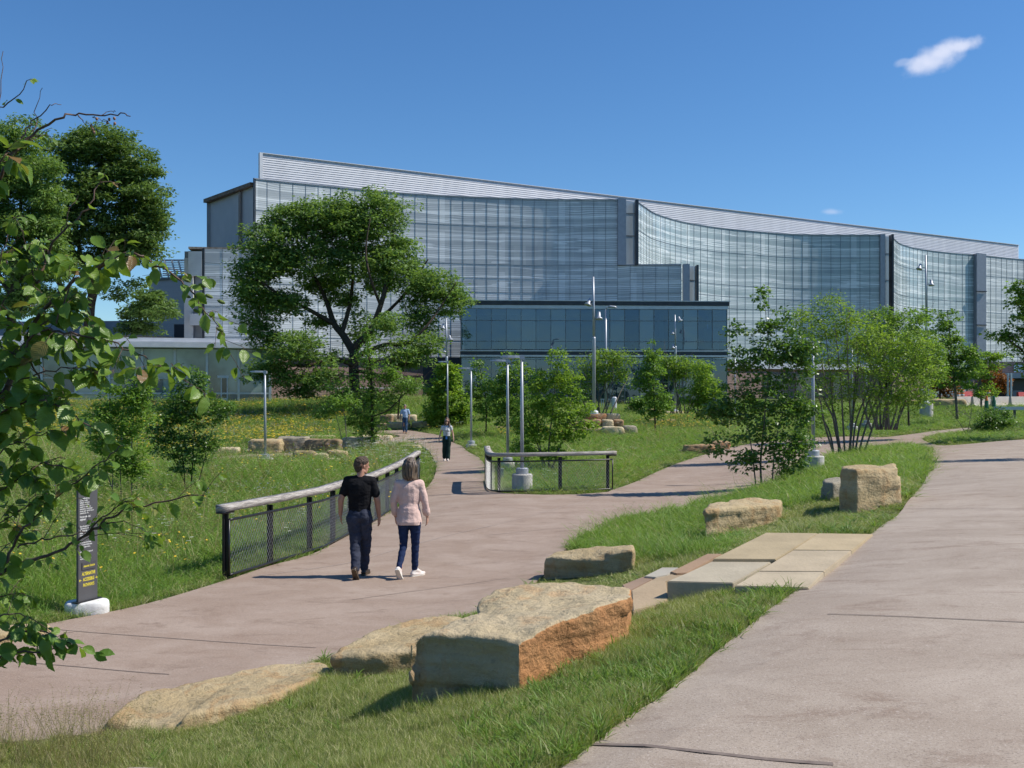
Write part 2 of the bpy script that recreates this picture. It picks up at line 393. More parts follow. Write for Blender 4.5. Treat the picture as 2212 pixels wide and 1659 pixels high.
# saw-cut joints of the concrete
jm = simple("joint_filler", (.14, .105, .088), (.19, .15, .125), 20, .9)
jl = simple("pale_joint", (.42, .34, .29), (.36, .29, .25), 20, .9)
def strip(px, w, m, name="joint"):
    pts = resample(catmull([G(u, v) for u, v in px], 5), .25); mb = MB()
    for a, b in zip(pts, pts[1:]):
        d = (b - a); d.z = 0; d.normalize(); s = Vector((-d.y, d.x, 0)) * w / 2
        q = [a - s, b - s, b + s, a + s]
        q = [(k.x, k.y, h1(k.x, k.y) + .0225 + .0004 * k.y) for k in q]
        mb.quad(*q)
    return mb.build(name, m, path)
for px, w, m in (([(0,1352),(173,1369),(430,1388),(683,1404)], .014, jm), ([(0,1432),(173,1446),(366,1462)], .014, jm), ([(560,1247),(740,1222),(840,1195),(980,1157),(1198,1103),(1330,1068)], .02, jl),
   ([(915,1009),(975,1007),(1036,1004)], .03, jl), ([(945,1045),(1050,1043)], .02, jm), ([(1100,1252),(760,1300)], .012, jm),([(1955,1103),(2080,1103),(2230,1103)], .016, jm), ([(1789,1333),(2000,1341),(2230,1352)], .016, jm),
   ([(1280,1618),(1500,1633),(1800,1662)], .035, jm), ([(1330,1140),(1200,1145),(1050,1160)], .012, jm), ([(880,951),(960,952)], .02, jm), ([(912,985),(1020,985)], .02, jm), ([(1440,1040),(1640,1040)], .015, jm)):
    strip(px, w, m)
# ---------------------------------------------------------------- main glass building
steel = simple("grey_metal_panel", (.33, .345, .39), (.29, .305, .35), 2, .45, .3)
darksteel = simple("dark_metal_trim", (.055, .06, .072), (.04, .045, .055), 2, .4, .5)
whitemetal = simple("white_metal", (.62, .63, .66), (.55, .56, .60), 1.5, .5, .1)
alum = simple("brushed_aluminium", (.50, .53, .56), (.44, .47, .50), 2, .4, .6)
mullm = simple("mullion_grey", (.19, .21, .23), (.16, .18, .20), 2, .4, .5)
def fritmat(name, dark, light, tint, coverage=.0):
    m, n, l, b = newmat(name); nt = m.node_tree
    uv = n.new('ShaderNodeUVMap'); s = n.new('ShaderNodeSeparateXYZ'); l.new(uv.outputs[0], s.inputs[0])
    X, Z = s.outputs[0], s.outputs[1]
    w1 = noisen(nt, uv.outputs[0], 1.0, 2, .5, (.10, .30, 1)); w2 = noisen(nt, uv.outputs[0], 1.0, 1, .5, (.045, .75, 1))
    zz = mathn(nt, 'ADD', Z, mathn(nt, 'MULTIPLY', w1, 1.1))
    def stripes(pitch, lo, hi, off=0.0):
        q = mathn(nt, 'FRACT', mathn(nt, 'DIVIDE', mathn(nt, 'ADD', zz, off), pitch))
        t = mathn(nt, 'ABSOLUTE', mathn(nt, 'SUBTRACT', q, .5))
        return ramp(nt, t, lo, hi)
    fine = stripes(.235, .10, .30); band = stripes(1.15, .40, .47, .3); band2 = stripes(2.7, .40, .46, 1.0)
    patch = noisen(nt, uv.outputs[0], 1.0, 3, .5, (.11, 1.25, 1))
    pane = mathn(nt, 'FLOOR', mathn(nt, 'DIVIDE', X, 1.55))
    cv = n.new('ShaderNodeCombineXYZ'); l.new(pane, cv.inputs[0]); l.new(mathn(nt, 'FLOOR', mathn(nt, 'DIVIDE', Z, 2.4)), cv.inputs[1])
    wn_ = n.new('ShaderNodeTexWhiteNoise'); l.new(cv.outputs[0], wn_.inputs[0])
    amt = mathn(nt, 'MULTIPLY', fine, ramp(nt, w2, .25, .75))
    f = mathn(nt, 'ADD', mathn(nt, 'MULTIPLY', amt, .55), .16 + coverage)
    f = mathn(nt, 'ADD', f, mathn(nt, 'MULTIPLY', band, .35)); f = mathn(nt, 'ADD', f, mathn(nt, 'MULTIPLY', band2, .3))
    f = mathn(nt, 'ADD', f, mathn(nt, 'MULTIPLY', ramp(nt, patch, .62, .64), .38))
    # pale columns and blinds seen inside
    col = ramp(nt, mathn(nt, 'ABSOLUTE', mathn(nt, 'SUBTRACT', mathn(nt, 'FRACT', mathn(nt, 'DIVIDE', X, 7.75)), .5)), .44, .45)
    fl = mathn(nt, 'FRACT', mathn(nt, 'DIVIDE', mathn(nt, 'SUBTRACT', Z, 19.3), 4.9))
    f = mathn(nt, 'ADD', f, mathn(nt, 'MULTIPLY', mathn(nt, 'MULTIPLY', col, mathn(nt, 'LESS_THAN', fl, .78)), .26), True)
    c = mixc(nt, f, mixc(nt, mathn(nt, 'MULTIPLY', wn_.outputs[0], .9), dark, tint), light)
    l.new(c, b.inputs['Base Color'])
    l.new(mathn(nt, 'ADD', .08, mathn(nt, 'MULTIPLY', f, .35)), b.inputs['Roughness'])
    b.inputs['Specular IOR Level'].default_value = .45; b.inputs['Coat Weight'].default_value = .12; b.inputs['Coat Roughness'].default_value = .03
    return m
frit = fritmat("fritted_glass", (.23, .255, .275), (.78, .81, .82), (.33, .355, .36))
frit_teal = fritmat("fritted_teal_glass", (.18, .24, .26), (.68, .74, .76), (.23, .31, .32))
brick, n_, l_, b_ = newmat("red_brown_brick"); nt = brick.node_tree
uv_ = n_.new('ShaderNodeUVMap').outputs[0]
br = n_.new('ShaderNodeTexBrick'); l_.new(uv_, br.inputs['Vector']); br.inputs['Scale'].default_value = 1
for k_, v_ in (('Brick Width', .6), ('Row Height', .14), ('Mortar Size', .012), ('Bias', -.2)): br.inputs[k_].default_value = v_
br.inputs['Color1'].default_value = (.22, .135, .115, 1); br.inputs['Color2'].default_value = (.34, .235, .20, 1); br.inputs['Mortar'].default_value = (.30, .25, .23, 1)
l_.new(mixc(nt, ramp(nt, noisen(nt, uv_, 9, 2, .5, (.5, 3, 1)), .6, .75), br.outputs[0], (.47, .37, .33)), b_.inputs['Base Color']); b_.inputs['Roughness'].default_value = .85

def wall_uv(name, plan, z0, z1, m, parent, s0=0.0, zt=None):
    """upright sheet along a plan polyline with uv = metres"""
    v, f, uv = [], [], []; s = s0
    for i, p in enumerate(plan):
        if i: s += math.dist(p[:2], plan[i - 1][:2])
        v += [(p[0], p[1], z0), (p[0], p[1], z1)]; uv += [(s, z0), (s, z1)]
        if i: k = 2 * i; f.append((k - 2, k, k + 1, k - 1))
    return link(name, mesh_np(name, v, f, uv), m, parent)
def grid_on(plan_pts, z0, z1, zlines, parent, m=mullm, w=.032, proud=.04, hw=.06, name="mullion", vert=True):
    mb = MB()
    for i, p in enumerate(plan_pts):
        a = plan_pts[max(0, i - 1)]; b = plan_pts[min(len(plan_pts) - 1, i + 1)]
        d = Vector((b[0] - a[0], b[1] - a[1], 0)).normalized()
        if vert: mb.wallbox((p[0] - d.x * w / 2, p[1] - d.y * w / 2), (p[0] + d.x * w / 2, p[1] + d.y * w / 2), .05, z0, z1, proud)
    for z in zlines:
        for a, b in zip(plan_pts, plan_pts[1:]): mb.wallbox(a, b, .04, z - hw / 2, z + hw / 2, proud - .012)
    return mb.build(name, m, parent)
ZT, ZB = 27.6, 7.0
def pl(pts): return [Vector((x, y, 0)) for x, y in pts]
def fromtop(pts, z=ZT):
    return [Vector(((u - U0) / FPX * d, d, 0)) for u, v in pts for d in [(z - CZ) * FPX / (VH - v)]]
arcA = catmull(fromtop([(549, 386.5), (620, 394), (700, 402), (780, 410), (860, 417), (940, 422), (1010, 425.5), (1100, 429), (1200, 431.5), (1334, 432)]), 8)
arcB = catmull(fromtop([(1378, 437), (1396, 450), (1417, 462.5), (1463, 477), (1510, 486), (1557, 493), (1613, 498.5), (1703, 506), (1800, 508), (1900, 508)]), 8)
arcC = catmull(fromtop([(1928, 513), (1936, 521), (1947, 528), (1984, 538), (2047, 546), (2106, 551)]), 8)
arcD = catmull(fromtop([(2128, 553), (2212, 561), (2330, 569), (2420, 573)]), 6)
A = resample(arcA, 1.55); B = resample(arcB, 1.55); Cc = resample(arcC, 1.55); Dd = resample(arcD, 1.55)
bld = thing("glass_building", "long grey glass building with curved striped walls under a white louvred screen", "building", (20, 135, 2))
bld_kids = []
def K(o): o.parent = bld; o.matrix_parent_inverse = Matrix.Translation((-20, -135, -2)); return o
zl = [27.45, 24.0, 19.15, 17.4, 15.6, 12.5, 9.4, 7.1]
facades = []
K(wall_uv("glass_facade", A, ZB, ZT, frit, None)); K(grid_on(A, ZB, ZT, zl, None))
# lower block reaching further right, in front of the second bay
lowA = [A[-1]] + [Vector((A[-1].x + (i + 1) * 1.62, A[-1].y - .10 * (i + 1), 0)) for i in range(5)]
K(wall_uv("glass_facade", lowA, ZB, 19.15, frit, None, 60)); K(grid_on(lowA[1:], ZB, 19.15, zl[2:], None))
K(wall_uv("glass_facade", B, ZB, ZT, frit_teal, None, 90)); K(grid_on(B, ZB, ZT, zl, None))
K(wall_uv("glass_facade", Cc, ZB, ZT, frit_teal, None, 170)); K(grid_on(Cc, ZB, ZT, zl, None))
K(wall_uv("glass_facade", Dd, ZB, ZT, frit, None, 240)); K(grid_on(Dd, ZB, ZT, zl, None))
def fin(p, q, z0, z1, m, t=.8, off=.35, name="corner_fin"):
    mb = MB(); mb.wallbox(p, q, t, z0, z1, off); return K(mb.build(name, m, None, bevel=.03))
e = A[-1]
def px_on(u, y): return ((u - U0) / FPX * y, y)
fin(px_on(1334, e.y), px_on(1352, e.y), 19.2, ZT + .15, steel)
mb = MB(); a0 = px_on(1352, e.y + .7); a1 = px_on(1372, e.y + .9); mb.wallbox(a0, a1, .2, 19.2, ZT); 
whiteglass = simple("pale_glass", (.50, .56, .60), (.36, .42, .46), .6, .12, spec=.8, vscale=(1, 1, .25))
K(mb.build("stair_glass", whiteglass, None)); K(grid_on([Vector((*a0, 0)), Vector((*a1, 0))], 19.2, ZT, [26.0, 23.1], None, hw=.16))
fin(px_on(1372, e.y - .3), px_on(1378.5, e.y - .3), 19.2, ZT - .1, darksteel, 1.2, .5); 
e2 = lowA[-1]
fin(px_on(1475, e2.y), px_on(1489, e2.y), ZB, 19.3, steel)
mb = MB(); a0 = px_on(1489, e2.y + .7); a1 = px_on(1503, e2.y + .9); mb.wallbox(a0, a1, .2, ZB, 19.15); K(mb.build("stair_glass", whiteglass, None)); K(grid_on([Vector((*a0, 0)), Vector((*a1, 0))], ZB, 19.2, [17.3, 12.5], None, hw=.16))
fin(px_on(1503, e2.y - .3), px_on(1508, e2.y - .3), ZB, 19.1, darksteel, 1.2, .5)
e3 = B[-1]
fin(px_on(1900, e3.y), px_on(1911, e3.y), ZB, ZT + .15, steel)
mb = MB(); a0 = px_on(1911, e3.y + .9); a1 = px_on(1925, e3.y + 1.1); mb.wallbox(a0, a1, .2, ZB, ZT); K(mb.build("stair_glass", whiteglass, None)); K(grid_on([Vector((*a0, 0)), Vector((*a1, 0))], ZB, ZT, [24.8, 20.6, 15.7, 14.2], None, hw=.2))
fin(px_on(1924, e3.y - .4), px_on(1928, e3.y - .4), ZB, ZT, darksteel, 1.4, .6)
e4 = Cc[-1]
fin(px_on(2107, e4.y - .6), px_on(2128, e4.y - .2), ZB, ZT + .2, steel, 1.0)
for zj in (20.9, 14.9): mb = MB(); mb.wallbox(px_on(2106.5, e4.y - .8), px_on(2128.5, e4.y - .4), .2, zj, zj + .15, .45); K(mb.build("panel_joint", darksteel, None))
# parapet caps
for arc, nm in ((A, 0), (B, 1), (Cc, 2), (Dd, 3)):
    mb = MB()
    for a, b in zip(arc, arc[1:]): mb.wallbox(a, b, .5, ZT, ZT + .1, .1)
    K(mb.build("parapet_cap", steel, None))
mb = MB()
for a, b in zip(lowA, lowA[1:]): mb.wallbox(a, b, 3.0, 19.2, 19.32, .1)
K(mb.build("parapet_cap", steel, None))
# roof deck and rear
L0 = Vector((-29.4, 117.2, 0)); L1 = Vector((96.6, 189.9, 0)); back = [L1 + Vector((-14, 26, 0)), L0 + Vector((-12, 22, 0))]
mb = MB(); fr = A + B + Cc + Dd
bk = [back[1].lerp(back[0], i / (len(fr) - 1)) for i in range(len(fr))]
for i in range(len(fr) - 1): mb.quad(*[(q.x, q.y, 26.9) for q in (fr[i], fr[i + 1], bk[i + 1], bk[i])])
K(mb.build("roof", steel))
mb = MB(); mb.wallbox(back[0], back[1], .4, 2, 26.8); mb.wallbox(Dd[-1], back[0], .4, 2, 26.8); K(mb.build("rear_wall", steel, None))
# louvred plant screen: one blade every 27 cm, made as real slats
mb = MB(); d = (L1 - L0).normalized(); nn = Vector((d.y, -d.x, 0))
LT = 31.0
z = 26.6
while z < LT - .05:
    a, b = L0, L1; o1 = nn * .06
    mb.hexa([(a.x, a.y, z), (a.x + o1.x, a.y + o1.y, z - .07), (b.x + o1.x, b.y + o1.y, z - .07), (b.x, b.y, z)],
            [(a.x, a.y, z + .17), (a.x + o1.x * .3, a.y + o1.y * .3, z + .17), (b.x + o1.x * .3, b.y + o1.y * .3, z + .17), (b.x, b.y, z + .17)])
    z += .27
lou = simple("white_louvre_blade", (.60, .61, .65), (.54, .55, .59), .8, .45, .1, vscale=(1, 1, .2))
K(mb.build("louvre_screen", lou, None))
mb = MB(); mb.wallbox(L0, L1, .3, 26.6, LT, -.02); lb = K(mb.build("screen_backing", simple("screen_backing_grey", (.42, .425, .47), (.38, .39, .43), 1, .7), None))
mb = MB(); mb.wallbox(L0 - d * .35, L0, .6, 26.6, LT + .05, .2); mb.wallbox(L0, L1, .35, LT, LT + .07, .2); K(mb.build("screen_trim", whitemetal, None))
# grey side wall, upper left
SW0 = Vector((*px_on(455, 126.2), 0)); SW1 = Vector((*px_on(549, 116.2), 0))
mb = MB(); mb.wallbox(SW0, SW1, .5, 17.5, 26.9); K(mb.build("side_wall", simple("pale_grey_cladding", (.42, .43, .48), (.38, .39, .44), .6, .6), None))
mb = MB(); mb.wallbox(SW0 + Vector((-.5, .2, 0)), SW1, 1.2, 26.9, 27.35, .5); K(mb.build("roof_edge", simple("weathered_roof_edge", (.10, .075, .06), (.22, .16, .12), 4, .8), None))
q = SW0.lerp(SW1, .70); q2 = SW0.lerp(SW1, .745); q3 = SW0.lerp(SW1, .99)
mb = MB(); mb.wallbox(q, q2, .1, 17.5, 26.9, .25); K(mb.build("corner_post", simple("rust_stained_post", (.17, .16, .17), (.26, .19, .15), 5, .7), None))
mb = MB(); mb.wallbox(SW1, A[0], .3, ZB, ZT + .1, .12); K(mb.build("corner_fin", darksteel, None))
mb = MB(); mb.wallbox((SW0.x, SW0.y + .01), (SW0.x + 1, SW0.y + 24), .5, 8, 26.9); K(mb.build("side_wall", steel, None))
# lower left block
LB = resample([Vector((*px_on(440, 113.2), 0)), Vector((*px_on(492, 113.6), 0)), Vector((*px_on(562, 114.2), 0))], 1.8)
K(wall_uv("glass_facade", LB, ZB, 19.2, frit, None, 300)); K(grid_on(LB, ZB, 19.2, [17.6, 12.7, 9.2, 8.7], None))
corr = simple("white_corrugated_metal", (.66, .67, .70), (.58, .59, .63), 1, .5, .1)
def corrug(p, q, z0, z1, name, m, off=0, pitch=.2):
    mb = MB(); z = z0
    while z < z1: mb.wallbox(p, q, .3, z, min(z1, z + pitch * .62), off + .04); mb.wallbox(p, q, .3, min(z1, z + pitch * .62), min(z1, z + pitch), off); z += pitch
    return K(mb.build(name, m, None))
corrug(px_on(398, 113.6), px_on(417, 113.6), 8.3, 18.2, "corner_panel", corr)
corrug(px_on(408, 113.2), px_on(437, 113.2), 16.1, 18.9, "balcony_panel", corr, .2)
corrug(px_on(411, 113.2), px_on(438, 113.2), 10.5, 11.8, "balcony_panel", corr, .2)
mb = MB(); mb.wallbox(px_on(417, 114.2), px_on(440, 114.2), .3, 7, 18.9); K(mb.build("side_wall", steel, None))
mb = MB(); mb.wallbox(px_on(436.5, 113.0), px_on(441, 113.0), .5, 7, 19.25); K(mb.build("corner_fin", darksteel, None))
mb = MB(); mb.wallbox(px_on(408, 113.6), px_on(560, 114.8), 3.2, 19.2, 19.45, .35); K(mb.build("roof_edge", simple("tan_roof_edge", (.42, .34, .28), (.22, .16, .12), 3, .8), None))
mb = MB(); mb.box(px_on(398, 114.5)[0] - .0, px_on(555, 114.5)[0], 114.6, 125, 7, 19.1); K(mb.build("wing_body", steel, None))
# brick plinth with pale band and a dark strip painted as slot shade
def bricks(plan, z0, z1, name="brick_wall", par=None): return wall_uv(name, plan, z0, z1, brick, par)
bp = [Vector((p.x + (.0), p.y + .25, 0)) for p in A]
LBb = [Vector((*px_on(470, 114.6), 0))] + [Vector((*px_on(583, 114.9), 0))]
K(bricks(LBb + bp[3:] + [Vector((p.x, p.y + .25, 0)) for p in lowA[1:]], 1.2, 7.0))
K(bricks([Vector((p.x, p.y + .25, 0)) for p in B], 1.2, 7.0)); K(bricks([Vector((p.x, p.y + .25, 0)) for p in Cc], 1.2, 7.0)); K(bricks([Vector((p.x, p.y + .25, 0)) for p in Dd], 1.2, 7.0))
for arc in (A, B, Cc, Dd, LB):
    mb = MB()
    for a, b in zip(arc, arc[1:]): mb.wallbox(a, b, .4, 6.85, 7.05, .14)
    K(mb.build("sill_band", darksteel, None))
ba = bp[1:22]
mb = MB()
for a, b in zip(ba, ba[1:]): mb.wallbox(a, b, .1, 3.35, 3.47, .03)
K(mb.build("pale_band", whitemetal, None))
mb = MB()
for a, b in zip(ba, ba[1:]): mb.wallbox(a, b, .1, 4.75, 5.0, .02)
K(mb.build("slot_shade_strip", simple("slot_shade", (.035, .03, .03), None, 2, .9), None))  # flat dark strip on the brick, its colour stands in for shade inside slots

# ---------------------------------------------------------------- dark glass pavilion
def glassmat(name, base, tr, rough=.015, wob=.02, wscale=.35):
    m, n, l, b = newmat(name); nt = m.node_tree
    g = n.new('ShaderNodeNewGeometry'); tc = g.outputs['Position']
    n.remove(b)
    gl = n.new('ShaderNodeBsdfGlossy'); gl.inputs['Roughness'].default_value = rough; l.new(mixc(nt, g.outputs['Random Per Island'], (.42, .58, .80), (.66, .82, 1.0)), gl.inputs['Color'])
    t = n.new('ShaderNodeBsdfTransparent'); t.inputs[0].default_value = (*tr, 1)
    d = n.new('ShaderNodeBsdfDiffuse'); l.new(mixc(nt, g.outputs['Random Per Island'], base, tuple(q * 2.6 for q in base)), d.inputs[0])
    a = n.new('ShaderNodeMixShader'); a.inputs[0].default_value = .55; l.new(d.outputs[0], a.inputs[1]); l.new(t.outputs[0], a.inputs[2])
    lw = n.new('ShaderNodeFresnel'); lw.inputs[0].default_value = 1.7
    nb_ = bumpn(nt, noisen(nt, tc, wscale, 2), wob, 1.0)
    l.new(nb_, gl.inputs['Normal']); l.new(nb_, lw.inputs['Normal'])
    mx = n.new('ShaderNodeMixShader'); l.new(mathn(nt, 'ADD', lw.outputs[0], .10), mx.inputs[0]); l.new(a.outputs[0], mx.inputs[1]); l.new(gl.outputs[0], mx.inputs[2])
    l.new(mx.outputs[0], n['Material Output'].inputs[0]); return m
pglass = glassmat("blue_tinted_glass", (.012, .032, .05), (.30, .46, .55))
th = R(3.0); PA = Vector((*px_on(997, 100.0), 0)); pd = Vector((math.cos(th), math.sin(th), 0)); pn = Vector((-pd.y, pd.x, 0))
PW = 27.0; PDp = 21.0
pav = thing("glass_pavilion", "two-storey dark blue glass pavilion in front of the curved building", "building", (PA.x + 13, PA.y, 1.6))
def KP(o): o.parent = pav; o.matrix_parent_inverse = Matrix.Translation(-pav.location); return o
def pp(s, t=0): return PA + pd * s + pn * t
panes = [pp(PW * i / 18) for i in range(19)]; side = [pp(0, PDp * (10 - i) / 10) for i in range(11)]; sideR = [pp(PW, PDp * i / 10) for i in range(11)]
def gw(z0, z1):
    mb = MB()
    for lst in (panes, side, sideR):
        for a, b in zip(lst, lst[1:]):
            mb.quad((a.x, a.y, z0), (b.x, b.y, z0), (b.x, b.y, z1), (a.x, a.y, z1))
    return mb
KP(gw(7.2, 11.25).build("upper_glazing", pglass)); KP(gw(1.2, 6.35).build("lower_glazing", pglass))
for lst in (panes, side[:-1], sideR[1:]):
    KP(grid_on(lst, 7.1, 11.3, [7.1, 8.0, 10.1], None, w=.06, proud=.08, hw=.07)); KP(grid_on(lst, 1.2, 6.5, [3.9, 6.2], None, w=.06, proud=.08, hw=.07))
def band(z0, z1, out, m, name):
    mb = MB()
    q = [pp(-out, -out), pp(PW + out, -out), pp(PW + out, PDp), pp(-out, PDp)]
    mb.hexa([(k.x, k.y, z0) for k in q], [(k.x, k.y, z1) for k in q]); return KP(mb.build(name, m, None, bevel=.03))
band(11.28, 11.65, .12, alum, "fascia"); band(11.65, 12.05, .22, darksteel, "roof_slab"); band(12.05, 12.14, .30, alum, "roof_trim")
band(6.98, 7.12, .14, alum, "floor_trim"); band(6.62, 6.98, .10, darksteel, "floor_slab"); band(6.42, 6.62, .16, alum, "floor_trim")
inner_m = simple("interior_wall", (.16, .19, .20), (.10, .12, .13), .5, .8)
mb = MB(); mb.wallbox(pp(.3, 7), pp(PW - .3, 7), .2, 1.6, 11.2); KP(mb.build("inner_wall", inner_m))
wic = simple("white_interior_column", (.7, .72, .7), None, 1, .6)
for s in (1.2, 7.7, 14.2, 20.7, 26): mb = MB(); mb.wallbox(pp(s - .25, 2.2), pp(s + .25, 2.2), .5, 1.6, 11.2); KP(mb.build("inner_column", wic))
mb = MB()
rr = random.Random(5)
dfm = simple("dark_furniture", (.02, .02, .025), (.05, .05, .05), 1, .6); pbm = simple("pale_blind", (.55, .66, .66), None, 1, .7)
for i in range(26):
    mb = MB(); s = rr.uniform(1, 26); w = rr.uniform(.3, .9); h = rr.uniform(.6, 1.5); mb.wallbox(pp(s, 1.0 + rr.random()), pp(min(26.6, s + w), 1.2), .4, 7.1, 7.1 + h); KP(mb.build("furniture", dfm))
for s, e, z0, z1 in ((17.8, 19.2, 1.6, 6.2), (22.8, 23.9, 7.2, 9.6), (24.9, 26.4, 7.2, 9.4)): mb = MB(); mb.wallbox(pp(s, .9), pp(e, .9), .2, z0, z1); KP(mb.build("blind", pbm))
# link between pavilion and building
mb = MB(); mb.wallbox(pp(-4.5, PDp - 4), pp(0, PDp - 4), 6, 1.4, 7.0); KP(mb.build("link_wall", simple("dark_link_wall", (.05, .055, .065), None, 1, .5)))

# ---------------------------------------------------------------- low building, left
low = thing("low_glass_building", "single-storey building with pale glass walls and a white overhanging roof", "building", (-40, 98, 2))
def KL(o): o.parent = low; o.matrix_parent_inverse = Matrix.Translation(-low.location); return o
LR = Vector((*px_on(583, 98.2), 0)); LL = Vector((*px_on(-60, 92.0), 0)); ld = (LL - LR).normalized(); 
lp_ = resample([LL, LR], 2.95)[::1]
paleg, n_, l_, b_ = newmat("pale_green_glass"); nt = paleg.node_tree
tc = n_.new('ShaderNodeNewGeometry').outputs['Position']; sp_ = n_.new('ShaderNodeSeparateXYZ'); l_.new(tc, sp_.inputs[0])
f1_ = mathn(nt, 'MULTIPLY', ramp(nt, noisen(nt, tc, .22, 3), .35, .65), mathn(nt, 'ADD', .35, n_.new('ShaderNodeNewGeometry').outputs['Random Per Island']))
c = mixc(nt, f1_, (.06, .11, .115), (.28, .38, .37))
l_.new(c, b_.inputs['Base Color']); b_.inputs['Roughness'].default_value = .05; b_.inputs['Coat Weight'].default_value = .4; b_.inputs['Coat Roughness'].default_value = .01; b_.inputs['Specular IOR Level'].default_value = .8
mb = MB()
ZL = 7.05
for a, b in zip(lp_, lp_[1:]): mb.quad((a.x, a.y, 1.4), (b.x, b.y, 1.4), (b.x, b.y, ZL), (a.x, a.y, ZL))
sd = [LR, LR + Vector((-6.0, 16, 0))]
mb.quad((sd[0].x, sd[0].y, 1.4), (sd[1].x, sd[1].y, 1.4), (sd[1].x, sd[1].y, ZL), (sd[0].x, sd[0].y, ZL))
KL(mb.build("glazing", paleg))
KL(grid_on(lp_, 1.4, ZL, [2.75], None, alum, .22, .14, .16)); KL(grid_on(lp_[:-2], 1.4, ZL, [4.2], None, alum, .14, .12, .08, vert=False))
KL(grid_on([sd[0], sd[0].lerp(sd[1], .3), sd[0].lerp(sd[1], .6), sd[1]], 1.4, ZL, [2.75], None, alum, .22, .14, .16))
# door
def onlow(u): 
    # intersection of sight line with facade line
    t = (u - U0) / FPX; k = (LR.x - t * LR.y) / (t * ld.y - ld.x); return LR + ld * k
a, b = onlow(470), onlow(494)
mb = MB(); mb.wallbox(a, b, .1, 4.25, 4.5, .14); mb.wallbox(onlow(477), onlow(479.5), .1, 1.9, 4.25, .14); mb.wallbox(onlow(490), onlow(492), .1, 1.9, 4.25, .14); mb.wallbox(onlow(479.5), onlow(490), .1, 1.9, 2.3, .14)
door = KL(mb.build("door", whitemetal)); mb = MB(); mb.wallbox(onlow(479.5), onlow(490), .04, 2.3, 4.25, .10); dp = mb.build("door_pane", simple("dark_glass", (.03, .035, .05), None, 1, .1, spec=.9)); dp.parent = door
dark_low = simple("dark_glass_strip", (.10, .14, .16), (.07, .1, .12), 1, .1, spec=.9)  # darker glass tone for the lower panes
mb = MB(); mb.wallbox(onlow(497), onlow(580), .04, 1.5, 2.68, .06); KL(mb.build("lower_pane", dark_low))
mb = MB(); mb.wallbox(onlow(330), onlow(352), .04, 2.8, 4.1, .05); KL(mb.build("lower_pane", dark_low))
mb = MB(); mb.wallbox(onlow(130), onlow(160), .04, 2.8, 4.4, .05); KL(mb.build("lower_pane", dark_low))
# roof: white fascia overhang, to the right it passes the glass
mb = MB(); ov = 1.6; nl = Vector((ld.y, -ld.x, 0))
if nl.y > 0: nl = -nl
r0 = LL + nl * ov; r1 = LR - ld * 1.8 + nl * ov; r2 = LR - ld * 3.6 + Vector((-4, 14, 0)); r3 = LL + Vector((-2, 18, 0))
q = [r0, r1, r2, r3]; mb.hexa([(k.x, k.y, ZL + .05) for k in q], [(k.x, k.y, ZL + .62) for k in q])
q2 = [r0 - nl * .5, r1 - nl * .5 + ld * .5, r2, r3]; mb.hexa([(k.x, k.y, ZL + .623) for k in q2], [(k.x, k.y, ZL + 1.0) for k in q2])
KL(mb.build("roof", whitemetal, None, bevel=.04))
mb = MB(); mb.wallbox(onlow(32), onlow(48), 1, 1.4, ZL, .5); bpk = KL(mb.build("brick_pier", simple("red_brick_pier", (.25, .09, .06), (.18, .07, .05), 12, .9)))
# terracotta-banded building behind the roof
tb = thing("terracotta_building", "low flat building with tan cornice over a terracotta brick band", "building", (-50, 112, 2))
def KT(o): o.parent = tb; o.matrix_parent_inverse = Matrix.Translation(-tb.location); return o
ta, tb2 = Vector((*px_on(40, 108), 0)), Vector((*px_on(372, 118), 0))
mb = MB(); mb.wallbox(ta, tb2, 6, 2, 8.75); KT(mb.build("wall", simple("terracotta_brick", (.38, .17, .12), (.33, .14, .10), 14, .85, bump=.3, vscale=(1, 1, 5))))
mb = MB(); mb.wallbox(ta, tb2, 6.4, 8.755, 9.45, .2); KT(mb.build("cornice", simple("tan_stone", (.50, .40, .30), (.42, .33, .25), 2, .8)))
# dark grey plant building further back with white rooftop frame
gb = thing("grey_plant_building", "windowless grey corrugated building behind the terracotta cornice", "building", (-45, 135, 2))
def KG(o): o.parent = gb; o.matrix_parent_inverse = Matrix.Translation(-gb.location); return o
mb = MB(); mb.wallbox(px_on(322, 132), px_on(401, 128), 12, 2, 17.6); KG(mb.build("wall", simple("grey_corrugated_cladding", (.26, .28, .34), (.22, .24, .30), 3, .5, .2, bump=.4, bscale=30, vscale=(.05, .05, 6))))
mb = MB(); mb.wallbox(px_on(-40, 134), px_on(322, 132), 10, 2, 12.4); KG(mb.build("wing", simple("blue_grey_cladding", (.20, .24, .33), (.16, .19, .27), 1, .5, .2)))
mb = MB(); mb.wallbox(px_on(322, 132), px_on(401, 128), 12, 17.6, 17.85, .25); KG(mb.build("roof", darksteel))
mb = MB(); mb.wallbox(px_on(376, 126), px_on(400, 126), .5, 2, 11.5); KG(mb.build("door_bay", simple("dark_bay", (.04, .05, .08), None, 1, .6)))
mb = MB(); fy = 131
for z in np.arange(17.9, 19.9, .28): mb.box(px_on(351, fy)[0], px_on(398, fy)[0], fy, fy + .08, z, z + .14)
for u in (351, 366, 382, 396): x = px_on(u, fy)[0]; mb.tube([(x, fy - .2, 17.85), (x - .6, fy - .2, 20.2)], .13, 6)
mb.box(px_on(351, fy)[0] - .3, px_on(398, fy)[0] + .3, fy - .3, fy - .1, 20.1, 20.35)
fr_ = KG(mb.build("rooftop_screen", whitemetal))
